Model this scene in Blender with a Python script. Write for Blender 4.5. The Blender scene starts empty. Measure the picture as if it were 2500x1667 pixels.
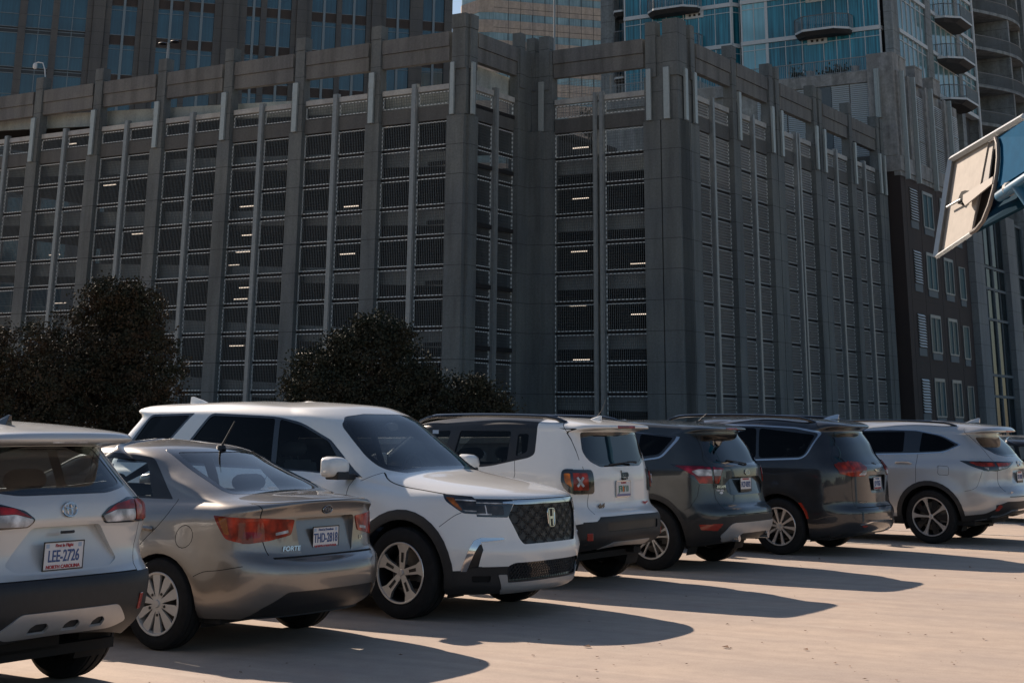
import bpy, bmesh, math, random
import numpy as np
from mathutils import Vector, Matrix
random.seed(7); rng = np.random.RandomState(7)
C = bpy.context.scene.collection
rad = math.radians

# ------------------------------------------------------------------ camera
H_CAM = 1.6
cam_d = bpy.data.cameras.new('camera'); cam = bpy.data.objects.new('camera', cam_d); C.objects.link(cam)
cam_d.sensor_width = 36.0; cam_d.sensor_fit = 'HORIZONTAL'
cam_d.lens = 3770.0 / 2500.0 * 36.0
cam_d.shift_y = -(833.5 + 104.2) / 2500.0
cam_d.clip_start = 0.1; cam_d.clip_end = 5000
_p, _r = rad(16.8), rad(0.554)
_fw = Vector((0, math.cos(_p), math.sin(_p))); _up = Vector((0, -math.sin(_p), math.cos(_p))); _rt = Vector((1, 0, 0))
_r2 = math.cos(_r) * _rt + math.sin(_r) * _up; _u2 = -math.sin(_r) * _rt + math.cos(_r) * _up
m = Matrix((( _r2.x, _u2.x, -_fw.x, 0), (_r2.y, _u2.y, -_fw.y, 0), (_r2.z, _u2.z, -_fw.z, H_CAM), (0, 0, 0, 1)))
cam.matrix_world = m
bpy.context.scene.camera = cam

# ------------------------------------------------------------------ light
# the car park frame: F points along the parked cars, R across the bays
AN = rad(32.07322)
F = Vector((-math.cos(AN), math.sin(AN), 0)); R = Vector((math.sin(AN), math.cos(AN), 0))
sun_dir = (1.55 * F + 0.62 * R + Vector((0, 0, 1))).normalized()      # towards the sun
SUN_EL = math.asin(sun_dir.z); SUN_AZ = math.atan2(sun_dir.x, sun_dir.y)
sd = bpy.data.lights.new('sun', 'SUN'); sun = bpy.data.objects.new('sun', sd); C.objects.link(sun)
sd.energy = 5.0; sd.angle = rad(0.5); sd.color = (1.0, 0.84, 0.70)
sun.rotation_euler = sun_dir.to_track_quat('Z', 'Y').to_euler()
w = bpy.data.worlds.new('World'); bpy.context.scene.world = w; w.use_nodes = True
nt = w.node_tree; bg = nt.nodes['Background']; sk = nt.nodes.new('ShaderNodeTexSky')
sk.sky_type = 'NISHITA'; sk.sun_disc = False; sk.sun_elevation = SUN_EL; sk.sun_rotation = SUN_AZ
sk.altitude = 200; sk.air_density = 1.0; sk.dust_density = 0.6; sk.ozone_density = 0.8
nt.links.new(sk.outputs[0], bg.inputs[0]); bg.inputs[1].default_value = 0.065
vs = bpy.context.scene.view_settings
vs.view_transform = 'Standard'; vs.look = 'None'; vs.gamma = 1.0; vs.use_curve_mapping = False
vs.exposure = 0.62

# ------------------------------------------------------------------ helpers
def link(name, me, parent=None):
    o = bpy.data.objects.new(name, me); C.objects.link(o)
    if parent is not None: o.parent = parent
    return o
def thing(name, label, cat, loc=(0, 0, 0), rz=0.0, group=None):
    o = bpy.data.objects.new(name, None); C.objects.link(o)
    o.empty_display_size = 0.3; o.location = loc; o.rotation_euler = (0, 0, rz)
    o['label'] = label; o['category'] = cat
    if group: o['group'] = group
    return o
def tag(o, label, cat, group=None):
    o['label'] = label; o['category'] = cat
    if group: o['group'] = group
    return o

class MB:
    """collects boxes, tubes, prisms and lathes into one mesh"""
    def __init__(s): s.v = []; s.f = []; s.mi = []; s.cur = 0
    def add(s, vs, fs):
        n = len(s.v); s.v += [tuple(v) for v in vs]
        for f in fs: s.f.append(tuple(i + n for i in f)); s.mi.append(s.cur)
    def box(s, x0, x1, y0, y1, z0, z1, M=None):
        vs = [Vector((x, y, z)) for x in (x0, x1) for y in (y0, y1) for z in (z0, z1)]
        if M: vs = [M @ v for v in vs]
        s.add(vs, [(0, 1, 3, 2), (4, 6, 7, 5), (0, 4, 5, 1), (2, 3, 7, 6), (0, 2, 6, 4), (1, 5, 7, 3)])
    def tube(s, pts, r, n=8, closed=False, r2=None, cap=True):
        pts = [Vector(p) for p in pts]; k = len(pts); rings = []
        prev = None
        for i, p in enumerate(pts):
            if closed: t = (pts[(i + 1) % k] - pts[i - 1]).normalized()
            else: t = (pts[min(i + 1, k - 1)] - pts[max(i - 1, 0)]).normalized()
            if prev is None:
                a = Vector((0, 0, 1)) if abs(t.z) < .9 else Vector((1, 0, 0)); u = t.cross(a).normalized()
            else:
                u = (prev - t * prev.dot(t)).normalized()
            prev = u; w_ = t.cross(u)
            ri = r[i] if isinstance(r, (list, tuple)) else r
            rings.append([p + (u * math.cos(q) + w_ * math.sin(q) * (r2 or 1)) * ri for q in [2 * math.pi * j / n for j in range(n)]])
        vs = [v for rg in rings for v in rg]; fs = []
        for i in range(k if closed else k - 1):
            a, b = i * n, ((i + 1) % k) * n
            for j in range(n): fs.append((a + j, a + (j + 1) % n, b + (j + 1) % n, b + j))
        if cap and not closed:
            fs.append(tuple(range(n))[::-1]); fs.append(tuple(range((k - 1) * n, k * n)))
        s.add(vs, fs)
    def prism(s, poly, fn, d0, d1):
        """poly: 2D outline; fn(a,b,d)->3D point; extruded between d0 and d1"""
        n = len(poly)
        vs = [fn(a, b, d0) for a, b in poly] + [fn(a, b, d1) for a, b in poly]
        fs = [tuple(range(n))[::-1], tuple(range(n, 2 * n))] + [(i, (i + 1) % n, n + (i + 1) % n, n + i) for i in range(n)]
        s.add(vs, fs)
    def lathe(s, prof, fn, n=32, a0=0, a1=2 * math.pi):
        """prof: [(r, d)]; fn(r cos, r sin, d)->3D"""
        full = abs(a1 - a0 - 2 * math.pi) < 1e-6; m_ = n if full else n + 1
        vs = []
        for j in range(m_):
            q = a0 + (a1 - a0) * j / n
            for r, d in prof: vs.append(fn(r * math.cos(q), r * math.sin(q), d))
        k = len(prof); fs = []
        for j in range(n):
            a, b = j * k, ((j + 1) % m_) * k
            for i in range(k - 1): fs.append((a + i, a + i + 1, b + i + 1, b + i))
        s.add(vs, fs)
    def build(s, name, mats, parent=None, smooth=False, bevel=0, fix=True, ang=40):
        me = bpy.data.meshes.new(name); me.from_pydata(s.v, [], s.f)
        if not isinstance(mats, (list, tuple)): mats = [mats]
        for m_ in mats: me.materials.append(m_)
        me.polygons.foreach_set('material_index', s.mi)
        if fix:
            b = bmesh.new(); b.from_mesh(me)
            bmesh.ops.recalc_face_normals(b, faces=b.faces[:]); b.to_mesh(me); b.free()
        if smooth:
            me.polygons.foreach_set('use_smooth', [True] * len(me.polygons))
            try: me.set_sharp_from_angle(angle=rad(ang))
            except Exception: pass
        me.update()
        o = link(name, me, parent)
        if bevel:
            md = o.modifiers.new('b', 'BEVEL'); md.width = bevel; md.segments = 2; md.limit_method = 'ANGLE'; md.angle_limit = rad(50)
        return o

# ------------------------------------------------------------------ materials
def newmat(name):
    m_ = bpy.data.materials.new(name); m_.use_nodes = True
    return m_, m_.node_tree, m_.node_tree.nodes['Principled BSDF']
def nd(nt, t, **k):
    n = nt.nodes.new(t)
    for a, b in k.items(): setattr(n, a, b)
    return n
def mix(nt, fac, a, b, op='MIX'):
    n = nt.nodes.new('ShaderNodeMix'); n.data_type = 'RGBA'; n.blend_type = op; n.clamp_factor = True
    for s_, v in ((0, fac), (6, a), (7, b)):
        if hasattr(v, 'links') or hasattr(v, 'is_linked'): nt.links.new(v, n.inputs[s_])
        elif s_ == 0: n.inputs[0].default_value = v
        else: n.inputs[s_].default_value = (*v, 1) if len(v) == 3 else v
    return n.outputs[2]
def ramp(nt, src, stops):
    n = nt.nodes.new('ShaderNodeValToRGB'); nt.links.new(src, n.inputs[0]); cr = n.color_ramp
    while len(cr.elements) < len(stops): cr.elements.new(0.5)
    for e, (p, c) in zip(cr.elements, stops):
        e.position = p; e.color = (*c, 1) if hasattr(c, '__len__') else (c, c, c, 1)
    return n.outputs[0]
def noise(nt, scale, detail=4, rough=.55, vec=None, dist=0.0, stretch=None, coord='Object'):
    n = nt.nodes.new('ShaderNodeTexNoise'); n.inputs['Scale'].default_value = scale
    n.inputs['Detail'].default_value = detail; n.inputs['Roughness'].default_value = rough; n.inputs['Distortion'].default_value = dist
    tc = nt.nodes.new('ShaderNodeTexCoord'); src = vec or tc.outputs[coord]
    if stretch:
        mp = nt.nodes.new('ShaderNodeMapping'); mp.inputs['Scale'].default_value = stretch; nt.links.new(src, mp.inputs[0]); src = mp.outputs[0]
    nt.links.new(src, n.inputs['Vector']); return n.outputs['Fac']
def bump(nt, b, h, strength=.3, dist=.01):
    n = nt.nodes.new('ShaderNodeBump'); n.inputs['Strength'].default_value = strength; n.inputs['Distance'].default_value = dist
    nt.links.new(h, n.inputs['Height']); nt.links.new(n.outputs[0], b.inputs['Normal'])
def simple(name, col, rough=.6, metal=0.0, spec=.5, coat=0.0, var=0.0, vs=6.0, emit=None):
    m_, nt, b = newmat(name)
    b.inputs['Roughness'].default_value = rough; b.inputs['Metallic'].default_value = metal
    b.inputs['Specular IOR Level'].default_value = spec; b.inputs['Coat Weight'].default_value = coat
    b.inputs['Coat Roughness'].default_value = .04
    if var:
        n = noise(nt, vs, 6, .6)
        c = ramp(nt, n, [(.3, [x * (1 - var) for x in col]), (.7, [min(1, x * (1 + var)) for x in col])])
        nt.links.new(c, b.inputs['Base Color'])
    else: b.inputs['Base Color'].default_value = (*col, 1)
    if emit: b.inputs['Emission Color'].default_value = (*emit[0], 1); b.inputs['Emission Strength'].default_value = emit[1]
    return m_
# ================================================================== cars
def paint(name, col, metal=.0, rough=.35, coat=1.0, dust=.06):
    m_, nt, b = newmat(name)
    n = noise(nt, 3.0, 6, .65)
    dcol = (.36, .31, .26)
    c = mix(nt, ramp(nt, n, [(.45, 0.0), (.8, dust)]), col, dcol)
    nt.links.new(c, b.inputs['Base Color'])
    b.inputs['Metallic'].default_value = metal
    nt.links.new(ramp(nt, n, [(.3, rough), (.8, rough + .12)]), b.inputs['Roughness'])
    b.inputs['Coat Weight'].default_value = coat
    nt.links.new(ramp(nt, n, [(.3, .01), (.8, .07)]), b.inputs['Coat Roughness'])
    return m_
def glassmat(name, tint, refl=1.0, ior=1.85):
    m_, nt, b = newmat(name); nt.nodes.remove(b)
    out = nt.nodes['Material Output']
    tr = nd(nt, 'ShaderNodeBsdfTransparent'); tr.inputs[0].default_value = (*tint, 1)
    gl = nd(nt, 'ShaderNodeBsdfGlossy'); gl.inputs['Roughness'].default_value = .015; gl.inputs[0].default_value = (refl, refl, refl, 1)
    fr = nd(nt, 'ShaderNodeFresnel'); fr.inputs[0].default_value = ior
    ge = nd(nt, 'ShaderNodeNewGeometry'); iv = nd(nt, 'ShaderNodeMath', operation='SUBTRACT'); iv.inputs[0].default_value = 1.0; nt.links.new(ge.outputs['Backfacing'], iv.inputs[1])
    mu = nd(nt, 'ShaderNodeMath', operation='MULTIPLY'); nt.links.new(fr.outputs[0], mu.inputs[0]); nt.links.new(iv.outputs[0], mu.inputs[1])
    mx = nd(nt, 'ShaderNodeMixShader'); nt.links.new(mu.outputs[0], mx.inputs[0]); nt.links.new(tr.outputs[0], mx.inputs[1]); nt.links.new(gl.outputs[0], mx.inputs[2])
    nt.links.new(mx.outputs[0], out.inputs[0]); return m_
def lens(name, col, rough=.12):
    m_, nt, b = newmat(name)
    v = nd(nt, 'ShaderNodeTexVoronoi'); v.inputs['Scale'].default_value = 11; tc = nd(nt, 'ShaderNodeTexCoord'); nt.links.new(tc.outputs['Object'], v.inputs['Vector'])
    n = noise(nt, 26, 2, .5); k = mix(nt, .4, v.outputs['Distance'], n)
    c = ramp(nt, k, [(.18, [min(1, x * 1.35) for x in col]), (.42, [x * .75 for x in col]), (.60, [x * .35 for x in col])])
    nt.links.new(c, b.inputs['Base Color']); b.inputs['Roughness'].default_value = .3; b.inputs['Specular IOR Level'].default_value = .2; b.inputs['Coat Weight'].default_value = .6; b.inputs['Coat Roughness'].default_value = .02
    b.inputs['Subsurface Weight'].default_value = 0.0
    return m_
MT = dict(
    black=simple('black_plastic', (.018, .018, .019), .55, var=.15, vs=20),
    gap=simple('gap_black', (.004, .004, .004), .9),
    gloss=simple('gloss_black', (.008, .008, .009), .12, coat=1),
    trim=simple('dark_trim', (.012, .012, .013), .4),
    chrome=simple('chrome', (.62, .62, .62), .12, metal=1),
    silver=simple('silver_plastic', (.46, .455, .45), .42, metal=.55, var=.06),
    tyre=simple('tyre_rubber', (.014, .014, .0145), .85, spec=.25, var=.3, vs=14),
    alloy=simple('alloy', (.62, .61, .60), .33, metal=.8, var=.04),
    hubcap=simple('hubcap_silver', (.50, .49, .47), .38, metal=.35, var=.05),
    alloydark=simple('alloy_dark', (.022, .022, .024), .3, metal=.4, coat=.6),
    brake=simple('brake_steel', (.16, .15, .14), .45, metal=.8),
    interior=simple('interior', (.022, .022, .024), .8, var=.2),
    seatm=simple('seat_cloth', (.030, .031, .034), .9, var=.2),
    seatl=simple('seat_grey', (.16, .16, .165), .85, var=.12),
    under=simple('underbody', (.008, .008, .008), .9),
    red=lens('lens_red', (.40, .010, .010)), redo=lens('lens_orange_red', (.46, .030, .005)), redp=lens('lens_pinkish_red', (.36, .012, .04)),
    amber=lens('lens_amber', (.65, .17, .012)), clear=lens('lens_clear', (.75, .75, .76)), smoke=lens('lens_smoke', (.05, .045, .045)),
    reflr=simple('reflector_red', (.30, .022, .008), .25, coat=1),
    glass=glassmat('glass_clear', (.72, .78, .79)), glasst=glassmat('glass_tinted', (.30, .33, .34)), glassd=glassmat('glass_privacy', (.05, .055, .06)),
    sidec=glassmat('glass_side_clear', (.74, .79, .80), ior=1.42), sidet=glassmat('glass_side_tinted', (.30, .33, .34), ior=1.30), sided=glassmat('glass_side_privacy', (.04, .045, .05), ior=1.26),
    plate=simple('plate_white', (.62, .62, .63), .45, coat=.3),
    pblue=simple('plate_blue', (.035, .08, .22), .5), pred=simple('plate_red', (.38, .03, .04), .5), pgreen=simple('plate_green', (.05, .20, .12), .5),
    porange=simple('plate_orange', (.62, .16, .02), .5), plav=simple('plate_lavender', (.20, .19, .34), .5), psky=simple('plate_sky', (.32, .42, .55), .5),
    white=simple('badge_white', (.7, .7, .7), .4), badgeblack=simple('badge_black', (.01, .01, .01), .3, coat=.5),
)
def pchip(xs, ys, xq):
    xs = np.asarray(xs, float); ys = np.asarray(ys, float); h = np.diff(xs); d = (np.diff(ys, axis=0).T / h).T
    if ys.ndim == 1: ys = ys[:, None]; d = d[:, None]; one = True
    else: one = False
    n = len(xs); m_ = np.zeros_like(ys)
    for i in range(1, n - 1):
        s = d[i - 1] * d[i]; w1 = 2 * h[i] + h[i - 1]; w2 = h[i] + 2 * h[i - 1]
        with np.errstate(all='ignore'):
            v = (w1 + w2) / (w1 / d[i - 1] + w2 / d[i])
        m_[i] = np.where(s > 0, v, 0)
    m_[0] = d[0]; m_[-1] = d[-1]
    m_ = np.nan_to_num(m_)
    i = np.clip(np.searchsorted(xs, xq, side='right') - 1, 0, n - 2); t = ((xq - xs[i]) / h[i])[:, None]; H_ = h[i][:, None]
    r = (2 * t**3 - 3 * t**2 + 1) * ys[i] + (t**3 - 2 * t**2 + t) * H_ * m_[i] + (-2 * t**3 + 3 * t**2) * ys[i + 1] + (t**3 - t**2) * H_ * m_[i + 1]
    return r[:, 0] if one else r
def rp(pts, r=.03, n=5):
    """round the corners of a 2D polygon; a point may carry its own radius as third value"""
    out = []; k = len(pts)
    for i in range(k):
        p = Vector(pts[i][:2]); ri = pts[i][2] if len(pts[i]) > 2 else r
        a = Vector(pts[i - 1][:2]) - p; b = Vector(pts[(i + 1) % k][:2]) - p
        la, lb = a.length, b.length
        if ri < 1e-4 or la < 1e-6 or lb < 1e-6: out.append((p.x, p.y)); continue
        t = min(ri, la * .48, lb * .48); pa = p + a / la * t; pb = p + b / lb * t
        for j in range(n + 1):
            s = j / n; q = pa * (1 - s)**2 + p * 2 * s * (1 - s) + pb * s * s; out.append((q.x, q.y))
    return out
def circ(cx, cy, r, n=28, ry=None, a0=0, a1=360):
    full = a1 - a0 == 360
    return [(cx + r * math.cos(rad(a0 + (a1 - a0) * i / (n if full else n - 1))), cy + (ry or r) * math.sin(rad(a0 + (a1 - a0) * i / (n if full else n - 1)))) for i in range(n)]
def curve(pts, n=6):
    """Catmull-Rom through open 2D points"""
    P = [Vector(p) for p in pts]; out = []
    for i in range(len(P) - 1):
        p0, p1, p2, p3 = P[max(i - 1, 0)], P[i], P[i + 1], P[min(i + 2, len(P) - 1)]
        for j in range(n):
            t = j / n
            out.append(.5 * ((2 * p1) + (-p0 + p2) * t + (2 * p0 - 5 * p1 + 4 * p2 - p3) * t * t + (-p0 + 3 * p1 - 3 * p2 + p3) * t**3))
    out.append(P[-1]); return [(q.x, q.y) for q in out]
def inpoly(p, poly):
    x, y = p; c = False; j = len(poly) - 1
    for i in range(len(poly)):
        xi, yi = poly[i]; xj, yj = poly[j]
        if (yi > y) != (yj > y) and x < (xj - xi) * (y - yi) / (yj - yi) + xi: c = not c
        j = i
    return c

class Body:
    def __init__(s, keys, div, taper=(.05, .05), nseg=(16, 60, 16), disp=None, wheels=None, flare=.03, crease=()):
        """keys rows: xr zr xf zf w zsr zsm zsf Rr nr Rf nf; div: rows per interval"""
        K = np.array(keys, float); n = len(K); s.keyrow = [0]
        q = []
        for i in range(n - 1):
            q += [i + j / div[i] for j in range(div[i])]; s.keyrow.append(s.keyrow[-1] + div[i])
        q.append(n - 1.0); rows = pchip(np.arange(n), K, np.array(q))
        half = []; Na, Ns, Nf = nseg; N = Na + Ns + Nf
        for (xr, zr, xf, zf, w, zsr, zsm, zsf, Rr, nr, Rf, nf) in rows:
            w = max(w, 1e-4); hx = (xf - xr) / 2; xm = (xr + xf) / 2
            Rr_ = min(Rr, hx * .95); Rf_ = min(Rf, hx * .95)
            wr = w * (1 - taper[0]); wf = w * (1 - taper[1])
            def arc(R_, n_, w_, cnt):
                th = np.linspace(0, np.pi / 2, 240); e = 2 / n_
                y = w_ * np.sin(th)**e; x = R_ * (1 - np.abs(np.cos(th))**e)
                L = np.concatenate([[0], np.cumsum(np.hypot(np.diff(x), np.diff(y)))])
                t = np.linspace(0, L[-1], cnt + 1); return np.interp(t, L, x), np.interp(t, L, y)
            ax, ay = arc(Rr_, nr, wr, Na); fx, fy = arc(Rf_, nf, wf, Nf)
            x0, x1 = xr + Rr_, xf - Rf_
            sx = np.linspace(x0, x1, Ns + 1); tt = (sx - x0) / max(x1 - x0, 1e-6)
            # gentle plan bow between the two ends
            sy = w * (1 - taper[0] * (np.clip(1 - tt * 2, 0, 1))**2 - taper[1] * (np.clip(tt * 2 - 1, 0, 1))**2)
            zs = pchip([0, .5, 1], [zsr, zsm, zsf], tt)
            g = lambda yy, ww: np.clip(yy / ww, 0, 1)**2.2
            X = np.concatenate([xr + ax[:-1], sx, (xf - fx)[::-1][1:]])
            Y = np.concatenate([ay[:-1], sy, fy[::-1][1:]])
            za = zr + (zsr - zr) * g(ay, wr); zfz = zf + (zsf - zf) * g(fy, wf)
            Z = np.concatenate([za[:-1], zs, zfz[::-1][1:]])
            half.append(np.stack([X, Y, Z], -1))
        G = np.array(half)                                   # rows x (N+1) x 3
        s.N = N; s.nr = len(G)
        # wheel-arch flare
        s.wheels = wheels or []
        if flare:
            for (wx, wz, wr_) in s.wheels:
                d = np.hypot(G[..., 0] - wx, G[..., 2] - wz)
                k = np.exp(-((d - wr_ - .03) / .11)**2) * (G[..., 1] > .5)
                G[..., 1] += flare * k
        if disp: G = disp(G)
        full = np.concatenate([G, (G * [1, -1, 1])[:, 1:-1][:, ::-1]], 1); M = full.shape[1]
        s.M = M
        du = np.roll(full, -1, 1) - np.roll(full, 1, 1); dv = np.gradient(full, axis=0)
        for ck in crease: r_ = s.keyrow[ck]; dv[r_] = full[r_] - full[r_ - 1]
        nn = np.cross(du, dv); l = np.linalg.norm(nn, axis=-1, keepdims=True); nn = nn / np.maximum(l, 1e-9)
        cen = full.mean((0, 1)); 
        flip = (nn * (full - cen)).sum() < 0
        if flip: nn = -nn
        nn[-1] = [0, 0, 1]
        s.full, s.nrm = full, nn
        bm = bmesh.new(); s.bm = bm
        s.ln = bm.verts.layers.float_vector.new('n')
        s.lr = bm.faces.layers.int.new('row'); s.lc = bm.faces.layers.int.new('col'); s.lg = bm.faces.layers.int.new('reg')
        V = [[None] * M for _ in range(s.nr)]
        for i in range(s.nr):
            for j in range(M):
                v = bm.verts.new(full[i, j]); v[s.ln] = Vector(nn[i, j]); V[i][j] = v
        for i in range(s.nr - 1):
            for j in range(M):
                j2 = (j + 1) % M
                try: f = bm.faces.new((V[i][j], V[i + 1][j], V[i + 1][j2], V[i][j2]) if flip else (V[i][j], V[i][j2], V[i + 1][j2], V[i + 1][j]))
                except ValueError: continue
                jj = j if j < N else M - 1 - j
                f[s.lr] = i; f[s.lc] = jj * 2 + (0 if j < N else 1); f[s.lg] = 0
        # columns that count as rear / side / front, from the normals halfway up
        rowi = s.keyrow[min(3, n - 1)]; nx = nn[rowi, :N, 0]
        s.crear = max([j for j in range(N) if nx[j] < -.62] + [0]); s.cfront = min([j for j in range(N) if nx[j] > .62] + [N])
        s.regs = ['paint']; s.spec = {'paint': ('body', None, 0, None)}
    def sel(s, kind, rows=None):
        r0, r1 = (s.keyrow[rows[0]], s.keyrow[rows[1]]) if rows else (0, 9999)
        cr, cf = s.crear, s.cfront
        def fn(f):
            if not r0 <= f[s.lr] < r1: return False
            c = f[s.lc] >> 1; right = f[s.lc] & 1
            if kind == 'rear': return c <= cr
            if kind == 'front': return c >= cf
            if kind == 'left': return not right and cr < c < cf
            if kind == 'right': return right and cr < c < cf
            if kind == 'rearall': return c <= cr + 14
            if kind == 'all': return True
            if kind == 'leftall': return not right
            if kind == 'rightall': return bool(right)
        return fn
    AX = dict(side=(0, 2), end=(1, 2), top=(0, 1))
    def region(s, name, part=None, mat=None, depth=0.0, parent=None):
        if name not in s.regs: s.regs.append(name)
        if part or name not in s.spec: s.spec[name] = (part or name, mat, depth, parent)
        return s.regs.index(name)
    def cut1(s, rid, poly, proj, sel, only=None):
        a, b = s.AX[proj]; bm = s.bm; other = 3 - a - b
        xs = [p[0] for p in poly]; ys = [p[1] for p in poly]; bb = (min(xs), max(xs), min(ys), max(ys))
        def fb(f):
            ca = [v.co[a] for v in f.verts]; cb = [v.co[b] for v in f.verts]; return min(ca), max(ca), min(cb), max(cb)
        cand = [f for f in bm.faces if sel(f) and (only is None or f[s.lg] in only)]
        boxes = [(f, fb(f)) for f in cand]; boxes = [(f, q) for f, q in boxes if q[1] >= bb[0] and q[0] <= bb[1] and q[3] >= bb[2] and q[2] <= bb[3]]
        n = len(poly)
        for i in range(n):
            p, q = poly[i], poly[(i + 1) % n]
            dx, dy = q[0] - p[0], q[1] - p[1]
            if dx * dx + dy * dy < 1e-10: continue
            e = 1e-4; sb = (min(p[0], q[0]) - e, max(p[0], q[0]) + e, min(p[1], q[1]) - e, max(p[1], q[1]) + e)
            hit = [f for f, r in boxes if r[1] >= sb[0] and r[0] <= sb[1] and r[3] >= sb[2] and r[2] <= sb[3]]
            if not hit: continue
            no = Vector((0, 0, 0)); no[a] = dy; no[b] = -dx; co = Vector((0, 0, 0)); co[a] = p[0]; co[b] = p[1]
            es = {ed for f in hit for ed in f.edges}; vs_ = {v for f in hit for v in f.verts}
            r = bmesh.ops.bisect_plane(bm, geom=hit + list(es) + list(vs_), plane_co=co, plane_no=no.normalized(), dist=2e-5)
            hs = set(hit); new = {g for g in r['geom'] if isinstance(g, bmesh.types.BMFace)}
            boxes = [(f, q2) for f, q2 in boxes if f not in hs] + [(f, fb(f)) for f in (new | {h for h in hs if h.is_valid})]
        cnt = 0
        for f, _ in boxes:
            c = f.calc_center_median()
            if inpoly((c[a], c[b]), poly): f[s.lg] = rid; cnt += 1
        return cnt
    def cut(s, name, poly, proj='side', kind=None, rows=None, both=True, only=None):
        rid = s.region(name)
        on = None if only is None else [s.regs.index(o) for o in only if o in s.regs]
        if proj == 'side':
            for k in (('left', 'right') if both else (kind,)): s.cut1(rid, poly, proj, s.sel((kind or '') if not both else k + ('all' if kind == 'all' else ''), rows), on)
        else:
            s.cut1(rid, poly, proj, s.sel(kind or 'rear', rows), on)
            if both == 'mirror': s.cut1(rid, [(-y, z) if proj == 'end' else (y, -z) for y, z in poly], proj, s.sel(kind or 'rear', rows), on)
    def seam(s, pts, w=.006, proj='side', kind=None, rows=None, both=True, only=('paint',), name='seam'):
        s.region('seam', 'panel_gap', MT['gap'], 0)
        for p, q in zip(pts[:-1], pts[1:]):
            d = Vector((q[0] - p[0], q[1] - p[1])); L = d.length
            if L < 1e-5: continue
            d /= L; nrm = Vector((-d.y, d.x)) * w / 2; e = d * (w * .3)
            P, Q = Vector(p[:2]) - e, Vector(q[:2]) + e
            poly = [tuple(P + nrm), tuple(P - nrm), tuple(Q - nrm), tuple(Q + nrm)]
            s.cut('seam', poly, proj, kind, rows, both, only=tuple(only) + ('seam',))
    def finish(s, root, paintmat, lining=MT['interior'], drop=('hole',)):
        bm = s.bm; out = {}; groups = {}
        for f in bm.faces: groups.setdefault(f[s.lg], []).append(f)
        order = sorted(groups); seam_id = s.regs.index('seam') if 'seam' in s.regs else -1
        for g in order:
            nm = s.regs[g]
            if nm in drop or g == seam_id: continue
            part, mat, depth, par = s.spec[nm]; mat = mat or paintmat
            faces = list(groups[g])
            if nm == 'paint' and seam_id in groups: faces += groups[seam_id]
            # split the region into its separate pieces (left and right lamp ...)
            todo = set(faces); isl = []
            if nm == 'paint': isl = [faces]
            else:
                while todo:
                    st = [todo.pop()]; comp = []
                    while st:
                        f = st.pop(); comp.append(f)
                        for v in f.verts:
                            for h in v.link_faces:
                                if h in todo: todo.discard(h); st.append(h)
                    isl.append(comp)
            isl = [c for c in isl if len(c) > 2 or sum(f.calc_area() for f in c) > 2e-5]
            for comp in isl:
                idx = {}; V = []; Nn = []; Fs = []; mi = []
                if isinstance(depth, tuple):
                    zz = [v.co.z for f in comp for v in f.verts]; za, zb = min(zz), max(zz); hh = max(zb - za, .01); tl = (depth[0] - depth[1]) / hh
                    dfn = lambda v: depth[0] + (depth[1] - depth[0]) * (v.co.z - za) / hh
                else: tl = 0; dfn = lambda v: depth
                pos_ = not isinstance(depth, tuple) and depth > 0
                for f in comp:
                    t = []
                    for v in f.verts:
                        if v not in idx: idx[v] = len(V); nn = v[s.ln].normalized(); V.append(v.co + nn * dfn(v)); Nn.append((nn + Vector((0, 0, tl))).normalized())
                        t.append(idx[v])
                    Fs.append(tuple(t)); mi.append(1 if f[s.lg] == seam_id else 0)
                nmain = len(Fs)
                if depth:
                    cnt = {}
                    for f in comp:
                        for e in f.edges: cnt[e] = cnt.get(e, 0) + 1
                    base = {}
                    for e, c in cnt.items():
                        if c == 1:
                            a, b = e.verts
                            for v in (a, b):
                                if v not in base: base[v] = len(V); nn = v[s.ln].normalized(); V.append(v.co - nn * .004 if pos_ else v.co.copy()); Nn.append(nn)
                            Fs.append((idx[a], idx[b], base[b], base[a])); mi.append(0)
                me = bpy.data.meshes.new(part); me.from_pydata([tuple(v) for v in V], [], Fs); me.materials.append(mat)
                if nm == 'paint': me.materials.append(MT['gap'])
                me.polygons.foreach_set('material_index', mi)
                me.polygons.foreach_set('use_smooth', [True] * nmain + [False] * (len(Fs) - nmain)); me.update()
                pn = [p.normal.copy() for p in me.polygons]; ln = []
                for k_, p in enumerate(me.polygons):
                    for vi in p.vertices: ln.append(Nn[vi] if k_ < nmain else pn[k_])
                me.normals_split_custom_set(ln)
                pr_ = root
                if par and par in out:
                    ys = sum(v.y for v in V) / len(V); pr_ = min(out[par], key=lambda q: abs(q['cy'] - ys))
                o = link(part, me, pr_); o['cy'] = sum(v.y for v in V) / len(V)
                out.setdefault(nm, []).append(o)
        # dark lining a little inside every opaque face
        V = []; Fs = []; idx = {}
        for g in order:
            nm = s.regs[g]
            if nm in drop or isinstance(s.spec[nm][2], tuple) or (s.spec[nm][1] is not None and s.spec[nm][1].name.startswith('glass_')): continue
            for f in groups[g]:
                t = []
                for v in f.verts:
                    if v not in idx: idx[v] = len(V); V.append(tuple(v.co - v[s.ln].normalized() * .03))
                    t.append(idx[v])
                Fs.append(tuple(t))
        me = bpy.data.meshes.new('interior_lining'); me.from_pydata(V, [], Fs); me.materials.append(lining); me.update()
        link('interior_lining', me, root)
        for l in out.values():
            for o in l: del o['cy']
        bm.free(); s.parts = out; return out
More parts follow.
